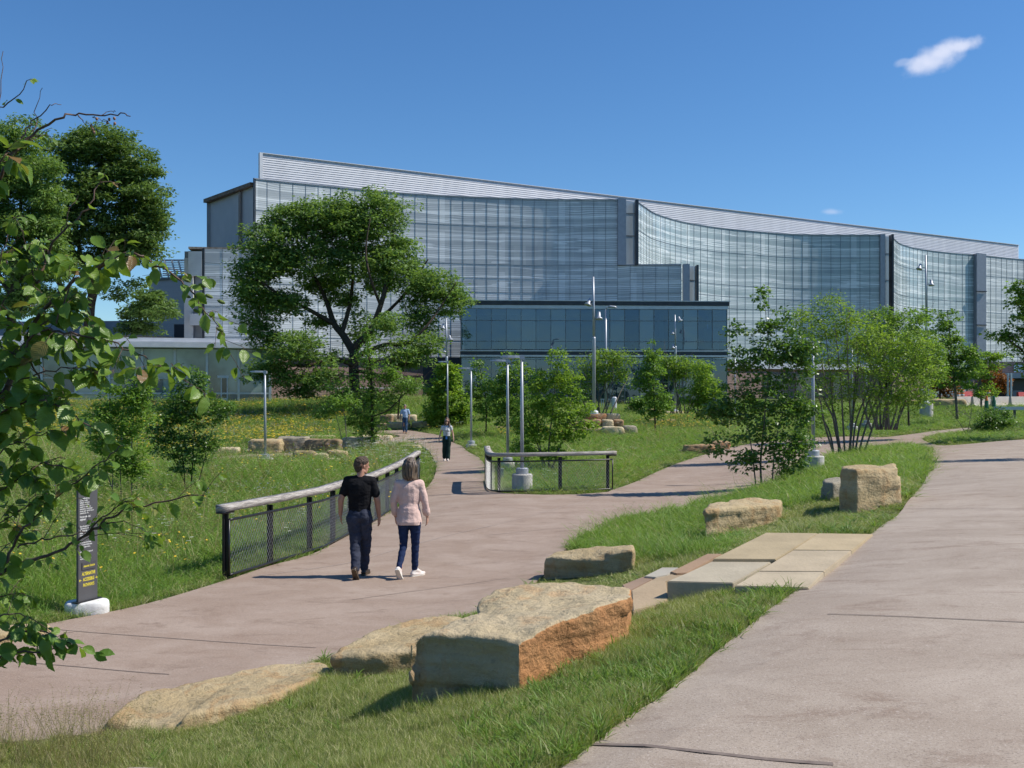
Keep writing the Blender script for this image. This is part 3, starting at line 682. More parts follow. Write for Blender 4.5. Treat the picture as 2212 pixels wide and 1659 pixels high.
# canopy building at the far right
cb = thing("brick_annex", "brick annex with a steel entrance canopy beyond the building site", "building", (82, 150, 2))
def KC(o): o.parent = cb; o.matrix_parent_inverse = Matrix.Translation(-cb.location); return o
KC(bricks([Vector((*px_on(2105, 152), 0)), Vector((*px_on(2300, 152), 0))], 1.2, 7.6, "wall"))
mb = MB(); mb.wallbox(px_on(2160, 146), px_on(2300, 146), 6, 5.0, 5.75); KC(mb.build("canopy", steel))
mb = MB(); mb.wallbox(px_on(2172, 150), px_on(2300, 150), 1.8, 1.5, 4.98); KC(mb.build("door_bay", simple("dark_bay_glass", (.03, .035, .05), None, 1, .3)))
mb = MB(); mb.wallbox(px_on(2188, 149.9), px_on(2208, 149.9), .05, 1.5, 3.2, .05); KC(mb.build("door", simple("grey_door", (.30, .31, .33), None, 1, .5)))
mb = MB(); mb.wallbox(px_on(2190, 151.8), px_on(2213, 151.8), .05, 6.0, 7.1, .05); KC(mb.build("window", simple("sky_blue_window", (.45, .6, .75), None, 1, .1)))
# red-brown soffit building piece right of pavilion
mb = MB(); mb.wallbox(px_on(1572, 138), px_on(1900, 148), 3, 6.2, 7.0, .6); K(mb.build("canopy", whitemetal))
mb = MB(); mb.wallbox(px_on(1574, 138.5), px_on(1899, 148.5), 2.6, 5.9, 6.2, .5); K(mb.build("soffit", simple("orange_wood_soffit", (.42, .18, .07), (.3, .12, .05), 3, .5)))
mb = MB()
eg = simple("entrance_dark_glass", (.03, .05, .06), None, 1, .1, spec=.9)
for u in (1650, 1720, 1800): mb = MB(); mb.wallbox(px_on(u, 138), px_on(u + 38, 139), .4, 1.4, 5.4); K(mb.build("entrance_glass", eg))
# ---------------------------------------------------------------- stones
def stonemat(name, c1, c2, rust, amount=.5, scale=1.0, strata=1.0, face=False):
    c1 = tuple(q * .8 for q in c1); c2 = tuple(q * .8 for q in c2)
    m, n, l, b = newmat(name); nt = m.node_tree
    tc = n.new('ShaderNodeTexCoord').outputs['Object']; g = n.new('ShaderNodeNewGeometry')
    f = ramp(nt, noisen(nt, tc, 1.4 * scale, 6, .6, (1, 1, 2.2), .6), .35, .65)
    c = mixc(nt, f, c1, c2)
    c = mixc(nt, mathn(nt, 'MULTIPLY', ramp(nt, noisen(nt, tc, 2.1 * scale, 5, .65, (1.2, 1, .8), 1.4), .5, .62), amount), c, rust)
    s = n.new('ShaderNodeSeparateXYZ'); l.new(g.outputs['Normal'], s.inputs[0])
    side = mathn(nt, 'SUBTRACT', 1.0, ramp(nt, s.outputs[2], .25, .7))
    lay = ramp(nt, noisen(nt, tc, 3.2, 3, .6, (.35, .35, 7), .4), .42, .62)
    c = mixc(nt, mathn(nt, 'MULTIPLY', mathn(nt, 'MULTIPLY', side, lay), .22 * strata), c, tuple(q * .62 for q in rust))
    c = mixc(nt, mathn(nt, 'MULTIPLY', ramp(nt, noisen(nt, tc, 7, 6, .7), .55, .7), .5), c, tuple(q * .45 for q in c2))
    c = mixc(nt, mathn(nt, 'MULTIPLY', ramp(nt, noisen(nt, tc, 45, 4, .7), .45, .75), .35), c, tuple(min(1, q * 1.35) for q in c1))
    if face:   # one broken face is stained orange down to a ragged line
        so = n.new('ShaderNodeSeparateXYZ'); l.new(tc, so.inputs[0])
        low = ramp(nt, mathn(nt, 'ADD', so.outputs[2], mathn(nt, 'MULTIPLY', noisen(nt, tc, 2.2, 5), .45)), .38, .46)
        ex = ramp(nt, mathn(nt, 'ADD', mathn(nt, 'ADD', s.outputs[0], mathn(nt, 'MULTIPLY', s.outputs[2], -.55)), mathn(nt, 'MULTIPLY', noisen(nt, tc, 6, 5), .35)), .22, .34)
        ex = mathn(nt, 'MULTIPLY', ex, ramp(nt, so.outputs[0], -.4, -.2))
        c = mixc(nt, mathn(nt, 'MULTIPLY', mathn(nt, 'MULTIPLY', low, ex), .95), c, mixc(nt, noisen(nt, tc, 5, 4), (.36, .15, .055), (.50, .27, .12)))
    l.new(c, b.inputs['Base Color']); b.inputs['Roughness'].default_value = .9; b.inputs['Specular IOR Level'].default_value = .2
    h = mathn(nt, 'ADD', noisen(nt, tc, 14, 8, .65), mathn(nt, 'MULTIPLY', noisen(nt, tc, 3, 4, .6, (.5, .5, 3)), .6 * strata))
    l.new(bumpn(nt, h, 1.0, .04), b.inputs['Normal'])
    return m
st_tan = stonemat("tan_sandstone", (.47, .36, .20), (.55, .44, .27), (.36, .20, .08), .45)
st_pale = stonemat("pale_sandstone", (.60, .50, .32), (.68, .58, .40), (.36, .22, .11), .4)
st_brown = stonemat("brown_sandstone", (.28, .21, .13), (.36, .27, .17), (.24, .13, .06), .55)
st_rust = stonemat("rusty_sandstone", (.36, .24, .14), (.44, .31, .19), (.40, .17, .07), .8)
st_grey = stonemat("grey_sandstone", (.33, .30, .23), (.42, .37, .28), (.30, .20, .11), .35)

def shape_rock(top, bottoms, vox, amp, seed, name):
    """closed rock body from a top outline and a bottom outline; edges broken, faces chipped in layers"""
    bm = bmesh.new(); n = len(top)
    tv = [bm.verts.new(p) for p in top]; bv = [bm.verts.new(p) for p in bottoms]
    ct = sum((Vector(p) for p in top), Vector()) / n
    c = bm.verts.new(ct)
    for i in range(n):
        j = (i + 1) % n; bm.faces.new((tv[i], tv[j], c)); bm.faces.new((bv[i], bv[j], tv[j], tv[i]))
    bm.faces.new(bv[::-1]); bmesh.ops.recalc_face_normals(bm, faces=bm.faces)
    me = bpy.data.meshes.new(name); bm.to_mesh(me); bm.free()
    o = bpy.data.objects.new(name, me); COL.objects.link(o)
    b = o.modifiers.new('b', 'BEVEL'); b.width = vox * 1.1; b.segments = 2; b.limit_method = 'ANGLE'; b.angle_limit = R(35)
    r = o.modifiers.new('r', 'REMESH'); r.mode = 'VOXEL'; r.voxel_size = vox
    s = o.modifiers.new('s', 'SMOOTH'); s.iterations = 1; s.factor = .35
    bake(o); me = o.data; k = len(me.vertices)
    co = np.empty(k * 3, np.float32); me.vertices.foreach_get('co', co); co = co.reshape(-1, 3)
    no = np.empty(k * 3, np.float32); me.vertices.foreach_get('normal', no) if hasattr(me.vertices[0], 'normal') else None; no = no.reshape(-1, 3)
    off = Vector((seed * 7.3, seed * 3.1, seed * 1.7)); out = co.copy()
    for i in range(k):
        p = Vector(co[i]); q = p + off; nn = Vector(no[i])
        a = mnoise.fractal(q * (.9 / amp * .05), 1.0, 2.0, 3) * 1.1
        a2 = mnoise.fractal(q * (.22 / amp), 1.0, 2.0, 4) * .38
        lz = mnoise.noise(Vector((q.x * 1.1, q.y * 1.1, q.z * 1.1))) * .06
        ly = math.floor((q.z + lz) / (amp * 3.2)); st = (mnoise.noise(Vector((ly * 5.7, q.x * 1.5, q.y * 1.5)))) * (1 - abs(nn.z)) * 1.0
        crack = -max(0, .10 - abs(mnoise.noise(q * (.13 / amp)))) * (1.4 if vox > .028 else 0)
        vo = (.42 - mnoise.voronoi(q * (.085 / amp))[0][0]) * .95
        w = amp * (a * .55 + a2 + st + crack + vo)
        out[i] = co[i] + np.array(nn) * w
    me.vertices.foreach_set('co', out.ravel()); me.update(); me.shade_smooth()
    return o
def recentre(o, parent=None):
    me = o.data; k = len(me.vertices); co = np.empty(k * 3, np.float32); me.vertices.foreach_get('co', co); co = co.reshape(-1, 3)
    c = np.array([co[:, 0].mean(), co[:, 1].mean(), co[:, 2].min()]); co -= c; me.vertices.foreach_set('co', co.ravel()); me.update(); o.location = Vector(c.tolist()); return o
_rs = [0]; EXC = []
def rock_px(poly, m, label, spread=1.03, vox=.03, amp=.035, sink=.12, name="boulder", cat="rock", group=None):
    """rock from its top outline traced as (u, v, height)"""
    _rs[0] += 1
    top = [Pz(*p) for p in poly]; c = sum(top, Vector()) / len(top)
    bot = []
    for t in top:
        x, y = c.x + (t.x - c.x) * spread, c.y + (t.y - c.y) * spread
        bot.append(Vector((x, y, min(t.z - .05, h1(x, y) - sink))))
    EXC.append([(c.x + (b.x - c.x) * .93, c.y + (b.y - c.y) * .93) for b in bot])
    o = shape_rock(top, bot, vox, amp, _rs[0], name); o.data.materials.append(m); recentre(o)
    return tag(o, label, cat, group)
def rock_box(u0, u1, vt, vb, m, label, dep=.7, lift=0.0, vox=.06, amp=.05, name="boulder", group=None, jit=.12, yoff=0.0, rz=0):
    """block whose front face spans u0..u1 and vt..vb, standing on the ground"""
    _rs[0] += 1; rg = random.Random(_rs[0] * 13)
    g = G((u0 + u1) / 2, vb + lift); y = g.y + yoff
    a, b = P(u0, vb, y), P(u1, vb, y); w = b.x - a.x; h = (vb - vt) / FPX * y; d = w * dep; zb = P(u0, vb, y).z
    c = Vector(((a.x + b.x) / 2, y + d / 2, zb))
    def j(s=1.0): return rg.uniform(-jit, jit) * s
    n = 7; top = []; bot = []
    for (sx, sy) in ((-.5, -.5), (-.05, -.54), (.5, -.48), (.53, .1), (.46, .5), (0, .52), (-.5, .46), (-.54, 0)):
        k = 1 + j(.35); px, py = sx * w * k, sy * d * k
        e = Matrix.Rotation(rz, 2); q = e @ Vector((px, py)); 
        top.append(Vector((c.x + q.x * (.95 + j(.4)), c.y + q.y * .95, zb + h * (1 + j(.45)))))
        bot.append(Vector((c.x + q.x * (1 + j(.3)), c.y + q.y, zb - (.15 if lift == 0 else .02))))
    o = shape_rock(top, bot, vox, amp, _rs[0], name); o.data.materials.append(m); recentre(o); return tag(o, label, "rock", group)

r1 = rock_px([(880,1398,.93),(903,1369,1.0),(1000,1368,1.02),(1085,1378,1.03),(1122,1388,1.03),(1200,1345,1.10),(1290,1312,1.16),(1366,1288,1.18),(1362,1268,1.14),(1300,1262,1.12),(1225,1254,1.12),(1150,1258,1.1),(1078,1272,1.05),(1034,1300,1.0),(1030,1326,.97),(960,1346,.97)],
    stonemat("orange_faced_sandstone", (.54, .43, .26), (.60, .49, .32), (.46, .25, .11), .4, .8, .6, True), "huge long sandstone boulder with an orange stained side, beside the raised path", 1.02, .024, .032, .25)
rock_px([(712,1416,.38),(770,1413,.41),(830,1410,.43),(905,1402,.45),(1030,1372,.45),(1032,1332,.38),(960,1327,.36),(900,1337,.36),(830,1352,.36),(780,1374,.38),(735,1398,.38)], st_tan, "low flat-topped slab with an undercut shaded edge, left behind the huge boulder", .97, .03, .025)
rock_px([(228,1558,.12),(258,1525,.16),(285,1505,.17),(310,1490,.17),(430,1468,.17),(560,1437,.16),(640,1424,.15),(700,1424,.15),(716,1440,.18),(690,1464,.24),(600,1494,.28),(500,1517,.27),(395,1542,.26),(382,1574,.16),(300,1572,.12)], st_tan, "long low tan ledge of rock along the near edge of the path", 1.04, .03, .03)
rock_px([(1172,1203,.36),(1240,1207,.37),(1308,1209,.40),(1330,1196,.5),(1371,1186,.58),(1370,1174,.55),(1290,1180,.45),(1200,1190,.38)], st_tan, "wedge-shaped boulder with a raised right end at the path edge", .98, .03, .025)
rock_px([(1519,1101,.9),(1545,1097,.92),(1620,1092,.9),(1690,1089,.86),(1688,1078,.86),(1640,1075,.9),(1595,1074,.92),(1565,1083,.92),(1530,1087,.92)], st_tan, "golden boulder with a notched top above the stone steps", .98, .04, .035)
rock_px([(1816,1010,1.5),(1850,1014,1.5),(1943,1009,1.5),(1936,998,1.52),(1880,1000,1.52),(1820,1003,1.5)], st_tan, "tall square boulder with cracked front beside the curving upper path", 1.07, .04, .045)
rock_px([(1774,1038,1.1),(1800,1041,1.1),(1830,1038,1.1),(1826,1031,1.1),(1785,1032,1.1)], st_grey, "small grey boulder half hidden by the tall square one", 1.05, .04, .03)
rock_px([(-60,1372,.14),(0,1368,.14),(60,1362,.12),(112,1350,.09),(100,1344,.1),(40,1346,.12),(-60,1352,.14)], st_tan, "flat tan stone at the path edge below the sign", 1.05, .03, .02)
rock_px([(225,1668,.36),(262,1657,.38),(330,1652,.38),(372,1656,.38),(390,1672,.38),(300,1690,.38)], st_grey, "grey slab only just showing at the bottom of the view", 1.05, .03, .02)
g_ = "stacked ledge stones by the meadow path"
for (u0,u1,vt,vb,m,lab,dep,lift,yo) in ((533,605,950,980,st_tan,"dark-cornered block at the open end of the ledge",.8,0,0),(597,662,944,978,st_grey,"pale block stained grey across its face in the ledge",.8,0,.3),
   (655,735,950,979,st_brown,"brown faced block in the middle of the ledge",.7,0,.2),(735,808,946,974,st_pale,"long buff block beside the young oak",.8,0,.3),(660,722,941,955,st_pale,"pale slab lying behind the middle blocks",.6,2,2.0),(770,845,941,956,st_pale,"thin pale slab tucked behind the young oak",.5,2,2.0),
   (632,678,975,997,st_brown,"crumbling brown stone at the foot of the ledge",.7,0,-.6),(672,708,980,996,st_pale,"low pale wedge at the foot of the ledge",.7,0,-.7),(704,750,974,994,st_tan,"leaning tan stone under the long buff block",.7,0,-.6),(700,735,990,1003,st_pale,"lowest rounded stone sunk in the grass before the ledge",.6,0,-1.0)):
    rock_box(u0,u1,vt,vb,m,lab,dep,lift,.07,.05,group=g_,yoff=yo)
rock_box(432,515,967,981,st_pale,"long flat stone lying alone in the flower meadow",.4,0,.07,.045)
g_ = "stones stacked beside the bend of the path"
for (u0,u1,vt,vb,m,lab,dep,lift,yo) in ((818,848,896,917,st_brown,"shaded brown block at the top of the bend stack",.8,3,.6),(838,872,894,916,st_pale,"large pale block behind the walking man",.8,3,.9),(876,900,896,914,st_pale,"pale block just past the walking man's shoulder",.8,3,.9),
   (814,838,914,926,st_brown,"low brown stone at the foot of the bend stack",.8,0,0),(834,884,912,926,st_tan,"long grey-tan block at the walking man's knees",.6,0,0),(888,930,910,925,st_tan,"tan block beyond the walking man's legs",.6,0,.2)):
    rock_box(u0,u1,vt,vb,m,lab,dep,lift,.09,.06,group=g_,yoff=yo)
# pedestal of blocks round the floodlight mast
g_ = "blocks of the stone pedestal under the floodlight mast"
zb0 = 935
for (u0,u1,vt,vb,m,lab,yo) in ((1222,1262,912,927,st_brown,"dark leftmost block of the middle course",.9),(1254,1300,907,926,st_rust,"rust-ended long block in the middle course",.7),(1300,1326,907,924,st_pale,"pale block in the middle course",.8),(1324,1349,906,923,st_rust,"orange end block of the middle course",.9),
   (1266,1310,893,908,st_rust,"wide block of the top course beneath the mast",1.3),(1309,1342,893,908,st_pale,"pale end block of the top course",1.4),
   (1215,1262,925,935,st_brown,"long low dark block of the bottom course",.2),(1260,1306,924,937,st_tan,"low tan block of the bottom course",0),(1304,1350,922,938,st_pale,"large cream block of the bottom course",-.1),(1346,1378,920,938,st_grey,"pale tapering block ending the bottom course",.2)):
    rock_box(u0,u1,vt,vb,m,lab,.9,935-vb if vb<934 else 0,.08,.05,group=g_,yoff=yo)
g_ = "ledge stones scattered in the far grass"
for (u0,u1,vt,vb,m,lab) in ((1358,1412,879,889,st_pale,"long thin pale ledge right of the mast"),(1402,1432,884,892,st_rust,"rust coloured tip of the thin ledge"),(1385,1418,866,878,st_grey,"dark layered rock beyond the thin ledge"),(1438,1480,889,897,st_pale,"pale ledge behind the slim maple"),(1405,1462,906,914,st_tan,"half buried tan ledge by the slim maple"),(1150,1200,918,925,st_brown,"thin dark ledge left of the pedestal"),(1068,1106,922,928,st_tan,"thin stone strip between the two nearest lamps"),(1520,1560,898,905,st_tan,"small low stone before the dark bushes")):
    rock_box(u0,u1,vt,vb,m,lab,.8,0,.1,.06,group=g_)
rock_box(1478,1545,961,980,st_rust,"dark jagged rock at the edge of the forking path",.5,0,.07,.07)
rock_box(1535,1580,955,972,st_rust,"orange boulder half behind the leafy shrub",.7,0,.07,.06)
rock_box(1462,1482,972,979,st_pale,"small pale stone before the jagged rock",.7,0,.07,.04)
rock_box(860,908,962,972,st_pale,"flat pale stone among the white flowers",.5,0,.07,.04)
rock_box(1905,1992,864,880,st_tan,"long sandstone ledge left of the mast's concrete drum",.25,0,.12,.06); rock_box(2016,2088,862,880,st_tan,"sandstone ledge right of the mast's concrete drum",.25,0,.12,.06)
# ---------------------------------------------------------------- paving slabs and steps
def slab(px, z, th, c, label, dz=0):
    top = [Pz(u, v, z) for u, v in px]; cc = sum(top, Vector()) / len(top)
    bm = bmesh.new(); n = len(top)
    top = [cc + (t - cc) * .997 for t in top]
    EXC.append([(t.x, t.y) for t in top]); tv = [bm.verts.new(t) for t in top]; bv = [bm.verts.new((t.x, t.y, t.z - th)) for t in top]
    bm.faces.new(tv); bm.faces.new(bv[::-1])
    for i in range(n): j = (i + 1) % n; bm.faces.new((tv[i], bv[i], bv[j], tv[j]))
    bmesh.ops.recalc_face_normals(bm, faces=bm.faces)
    bmesh.ops.bevel(bm, geom=bm.edges[:], offset=.008, segments=2, affect='EDGES')
    me = bpy.data.meshes.new("stepping_stone"); bm.to_mesh(me); bm.free()
    m = simple("slab_" + label.split()[0], c, tuple(q * .84 for q in c), 2.2, .85, bump=.35, bscale=22, spec=.2)
    o = link("stepping_stone", me, m); recentre(o); return tag(o, label, "paving slab", "slabs of the stone steps", "thing")
def Q(l): return [(1440 + .349 * x, 921.7 + .349 * y) for x, y in l]
slab(Q([(615,655),(940,659),(675,820),(285,818)]), 1.03, .2, (.40,.32,.20), "large olive-brown slab farthest back and leftmost of the landing")
slab(Q([(940,659),(1278,664),(1146,765),(780,762)]), 1.028, .2, (.44,.35,.22), "tan slab in the landing's far right corner by the path")
slab(Q([(780,765),(1146,766),(976,895),(568,893)]), 1.026, .2, (.44,.36,.25), "pale slab in the middle of the path side of the landing")
slab(Q([(300,823),(672,824),(412,966),(2,956),(128,904)]), 1.0, .22, (.42,.365,.27), "wide greyish slab with a thick shaded front edge on the landing")
slab(Q([(566,897),(976,897),(880,996),(420,984)]), 1.02, .2, (.45,.375,.265), "small pale slab at the landing's near right corner")
slab(Q([(345,786),(286,818),(128,904),(60,908),(20,897),(75,872),(250,786)]), .86, .2, (.34,.23,.15), "brown slab one step down behind the grey slab")
def Q6(l): return [(979.3 + .3125 * x, 806.5 + .3125 * y) for x, y in l]
slab(Q6([(1230,1500),(1400,1412),(1482,1396),(1640,1330),(1640,1385),(1470,1440),(1485,1560),(1420,1600),(1240,1640)]), .84, .2, (.38,.29,.19), "long tan tread one step below the landing")
slab(Q6([(1318,1402),(1440,1341),(1560,1341),(1482,1393),(1400,1409)]), .72, .16, (.40,.37,.31), "small grey tread at the top of the lower steps")
slab(Q6([(1165,1462),(1310,1404),(1398,1412),(1228,1500),(1225,1540)]), .70, .16, (.30,.21,.15), "narrow brown tread beside the huge boulder")
# gravel edge between slabs and path
# ---------------------------------------------------------------- fences
black = simple("black_painted_steel", (.012, .012, .014), (.02, .02, .022), 6, .35, .2)
wood, n_, l_, b_ = newmat("weathered_grey_wood"); nt = wood.node_tree
tc = n_.new('ShaderNodeUVMap').outputs[0]
c = mixc(nt, ramp(nt, noisen(nt, tc, 1, 6, .7, (2.6, 30, 1), .8), .38, .62), (.13, .115, .105), (.50, .46, .42))
c = mixc(nt, mathn(nt, 'MULTIPLY', ramp(nt, noisen(nt, tc, 1, 5, .7, (3, 60, 1), 1.0), .6, .72), .6), c, (.12, .10, .09))
l_.new(c, b_.inputs['Base Color']); b_.inputs['Roughness'].default_value = .8
l_.new(bumpn(nt, noisen(nt, tc, 1, 5, .6, (2, 50, 1)), .5, .01), b_.inputs['Normal'])
wirem = simple("galvanised_wire", (.46, .47, .48), None, 5, .4, .6)
def rail_sweep(pts, w, h, z0, m, name, parent):
    v, f, uv = [], [], []; s = 0
    n = len(pts)
    for i, p in enumerate(pts):
        a, b = pts[max(0, i - 1)], pts[min(n - 1, i + 1)]; d = (b - a); d.z = 0; d.normalize(); q = Vector((-d.y, d.x, 0)) * w / 2
        if i: s += (p - pts[i - 1]).length
        for k, (o, z) in enumerate(((-1, 0), (1, 0), (1, 1), (-1, 1))):
            v.append((p.x + q.x * o, p.y + q.y * o, p.z + z0 + z * h)); uv.append((s, k * .11))
        if i:
            e = 4 * (i - 1)
            for k in range(4): f.append((e + k, e + (k + 1) % 4, e + 4 + (k + 1) % 4, e + 4 + k))
    f += [(0, 3, 2, 1), (4 * n - 4, 4 * n - 3, 4 * n - 2, 4 * n - 1)]
    return link(name, mesh_np(name, v, f, uv), m, parent)
def fence(px, posts_t, label, zr=1.02, gap=.06, ext=(.12, .12), zoff=0):
    base = [G(*p) if len(p) == 2 else Vector(p) for p in px]
    line = resample(catmull(base, 8), .12)
    for p in line: p.z = h1(p.x, p.y)
    root = thing("railing", label, "railing", line[0]); inv = -Vector(line[0]); line = [p + inv for p in line]
    L = len(line) - 1
    d0 = (line[0] - line[1]).normalized(); d1 = (line[-1] - line[-2]).normalized()
    rl = [line[0] + d0 * ext[0]] + line + [line[-1] + d1 * ext[1]]
    tr = rail_sweep(rl, .18, .10, zr, wood, "top_rail", root)
    cap = MB()
    rail_sweep([rl[0] + d0 * .012, rl[0] - d0 * .25], .15, .03, zr - .03, black, "end_bracket", root); rail_sweep([rl[-1] + d1 * .012, rl[-1] - d1 * .25], .15, .03, zr - .03, black, "end_bracket", root)
    for t in posts_t:
        p = line[min(L, round(t * L))]; q = line[min(L, round(t * L) + 1)] if round(t * L) < L else line[L - 1] * -1 + line[L] * 2
        d = (q - p); d.z = 0; d.normalize(); s = Vector((-d.y, d.x, 0))
        m = MB(); a, b = p - d * .012 - s * .05, p + d * .012 - s * .05; c, e = p + d * .012 + s * .05, p - d * .012 + s * .05
        m.hexa([(k.x, k.y, k.z - .25) for k in (a, b, c, e)], [(k.x, k.y, k.z + zr - .03) for k in (a, b, c, e)])
        # flanges make the flat post a T
        a, b = p - d * .05 - s * .006, p + d * .05 - s * .006; c, e = p + d * .05 + s * .006, p - d * .05 + s * .006
        m.hexa([(k.x, k.y, k.z - .25) for k in (a, b, c, e)], [(k.x, k.y, k.z + zr - .032) for k in (a, b, c, e)])
        m.build("post", black, root)
    nrm = []
    for i in range(L + 1):
        d = line[min(L, i + 1)] - line[max(0, i - 1)]; d.z = 0; d.normalize(); nrm.append(Vector((-d.y, d.x, 0)))
    face = [line[i] - nrm[i] * .06 for i in range(L + 1)]
    zt, zb = zr - .13, .07
    m = MB(); m.tube([p + Vector((0, 0, zt)) for p in face], .021, 8); m.build("pipe_rail", black, root, True)
    m = MB(); m.tube([p + Vector((0, 0, zb)) for p in face], .021, 8); m.build("pipe_rail", black, root, True)
    m = MB(); m.tube([face[0] + Vector((0, 0, zb)), face[0] + Vector((0, 0, zt))], .018, 8); m.tube([face[-1] + Vector((0, 0, zb)), face[-1] + Vector((0, 0, zt))], .018, 8); m.build("end_bar", black, root, True)
    # woven wire
    m = MB(); tot = L * .12; hh = zt - zb; run = hh * .72; s = -run; pitch = .075
    def at(s_):
        s_ = min(max(s_ / .12, 0), L - 1e-4); i = int(s_); return face[i].lerp(face[i + 1], s_ - i)
    while s < tot:
        for sg in (0, 1):
            pts = []
            for k in range(5):
                t = k / 4; ss = s + run * t
                if 0 <= ss <= tot:
                    p = at(ss); zz = zb + hh * (t if sg == 0 else 1 - t); pts.append(p + Vector((0, 0, zz)))
            if len(pts) > 1: m.tube(pts, .003, 3, False)
        s += pitch
    m.build("wire_mesh", wirem, root)
    return root
fence([(487,1252),(580,1223.5),(649,1202),(701,1184),(762,1152),(817,1121),(855,1094),(880,1073),(902,1053)], [0, .085, .165, .245, .335, .43, .525, .62, .72, .82, .91, 1], "long black wire railing with weathered timber top rail running left of the walking couple")
pR = [Vector((-.78, 31.2, 0)), Vector((-.72, 29.8, 0)), Vector((-.62, 28.4, 0)), Vector((-.42, 27.75, 0)), Vector((.2, 27.35, 0)), Vector((1.0, 27.3, 0)), Vector((2.0, 27.5, 0)), Vector((2.78, 27.85, 0))]
fence([tuple(p) for p in pR], [0, .26, .40, .52, .78, .985], "short curved railing round the lamp at the fork of the paths")

# ---------------------------------------------------------------- lamps
polem = simple("grey_painted_pole", (.40, .42, .46), (.36, .38, .42), 3, .4, .25)
conc = simple("pale_concrete", (.52, .50, .46), (.40, .385, .36), 5, .9, bump=.5, bscale=25)
lens = simple("lamp_lens", (.75, .76, .74), None, 2, .3)
def path_lamp(u, vt, vb, label, br=.29, bh=.5, collar=.17, group="slim lamps along the paths", rz=0.0, lean=0.0):
    g = G(u, vb); h = (vb - vt) / FPX * g.y; o = thing("path_lamp", label, "street lamp", g, rz, group)
    m = MB(); m.lathe(0, 0, [(br * .98, -.4), (br, .02), (br, bh - .02), (br - .02, bh), (.02, bh)], 28); m.build("concrete_base", conc, o, False)
    m = MB(); m.lathe(0, 0, [(.17, bh), (.175, bh + .02), (.175, bh + collar - .02), (.15, bh + collar), (.05, bh + collar)], 24); m.build("collar", polem, o)
    m = MB(); m.tube([(0, 0, bh + collar), (-.01, 0, h * .6), (-.015, 0, h - .05)], [.055, .048, .038], 14); m.build("pole", polem, o, True)
    m = MB(); m.box(-.07, .07, -.055, .055, h - .12, h + .0); m.box(-.04, .0, -.03, .03, h, h + .02); m.build("bracket", polem, o, bevel=.008)
    m = MB(); prof = [(-.06, .055, .0), (-.2, .085, .012), (-.40, .10, .02), (-.55, .085, .03), (-.62, .05, .035)]
    v = []; 
    for x, w, dz in prof: v += [(x, -w, h - .075 + dz * .6), (x, w, h - .075 + dz * .6), (x, w * .9, h + .0 + dz * .5 - (0.02 if x < -.5 else 0)), (x, -w * .9, h + .0 + dz * .5 - (0.02 if x < -.5 else 0))]
    f = [(0, 1, 2, 3), (16, 19, 18, 17)]
    for i in range(4): b = i * 4; f += [(b, b + 4, b + 5, b + 1), (b + 1, b + 5, b + 6, b + 2), (b + 2, b + 6, b + 7, b + 3), (b + 3, b + 7, b + 4, b)]
    m.add(v, f); hd = m.build("lamp_head", polem, o, bevel=.006)
    m = MB(); m.box(-.55, -.2, -.065, .065, h - .082, h - .068); m.build("lens", lens, hd)
    return o
path_lamp(1128, 768, 1062, "lamp standing on a tall concrete drum inside the curved railing", .29, .5)
path_lamp(1097, 777, 1012, "lamp just behind the curved railing with a low white drum", .24, .22)
path_lamp(1018, 794, 967, "lamp on grass between the walking woman and the curved railing", .26, .16)
path_lamp(967, 780, 931, "lamp rising directly behind the walking woman's head", .3, .3)
path_lamp(573, 801, 1001, "lone lamp among wildflowers before the low glass building", .34, .22)
path_lamp(1757, 731, 1018, "lamp on a concrete drum half hidden between the leafy shrubs", .31, .45)
path_lamp(1841, 738, 932, "lamp seen through the branches of the vase-shaped shrub", .3, .3)
path_lamp(1872, 758, 925, "faint lamp behind the right half of the vase-shaped shrub", .3, .3)
path_lamp(1588, 768, 900, "lamp just right of the dark pavilion, above the leafy shrub", .3, .2)
path_lamp(1547, 824, 893, "small distant lamp against the pavilion's lower right corner", .2, .1)

def spot(parent, x, z, side, tilt, s=1.0):
    m = MB(); m.tube([(0, 0, z), (x * .55, 0, z + .02)], .03, 6); hd = m.build("arm", polem, parent)
    m = MB(); c = Vector((x, 0, z)); d = Vector((math.sin(tilt), -.15, -math.cos(tilt))).normalized()
    m.tube([c - d * .42 * s, c - d * .38 * s, c - d * .02, c + d * .02, c + d * .12 * s, c + d * .14 * s], [.09 * s, .11 * s, .14 * s, .25 * s, .27 * s, .2 * s], 16); m.build("floodlight", polem, parent, True)
def mast(u, vt, vb, y, joint, heads, label, drum=None, tilt=0):
    b = P(u, vb, y) if y else G(u, vb); h = (vb - vt) / FPX * b.y; o = thing("floodlight_mast", label, "light mast", b, 0, "floodlight masts")
    zj = (vb - joint) / FPX * b.y
    z0 = 0
    if drum:
        m = MB(); m.lathe(0, 0, [(drum[0], -1), (drum[0], drum[1] - .03), (drum[0] - .03, drum[1]), (.1, drum[1])], 28); m.build("concrete_drum", conc, o); z0 = drum[1]
    m = MB(); m.lathe(0, 0, [(.24, z0), (.24, z0 + .10), (.2, z0 + .16), (.1, z0 + .2)], 10); m.build("foot_plate", whitemetal, o)
    m = MB(); m.tube([(0, 0, z0), (0, 0, zj - .1), (0, 0, zj)], [.095, .09, .085], 14); m.build("lower_pole", polem, o, True)
    m = MB(); m.tube([(0, 0, zj - .05), (-.04, 0, h)], [.065, .055], 14); m.build("upper_pole", polem, o, True)
    for (hu, hv, tl, s) in heads: spot(o, (hu - u) / FPX * b.y, (vb - hv) / FPX * b.y, 0, tl, s * .72)
    return o
mast(1283, 598, 894, 53.0, 728, [(1271, 656, -.35, 1), (1294, 686, 0, 1)], "tall floodlight mast standing on the stone pedestal")
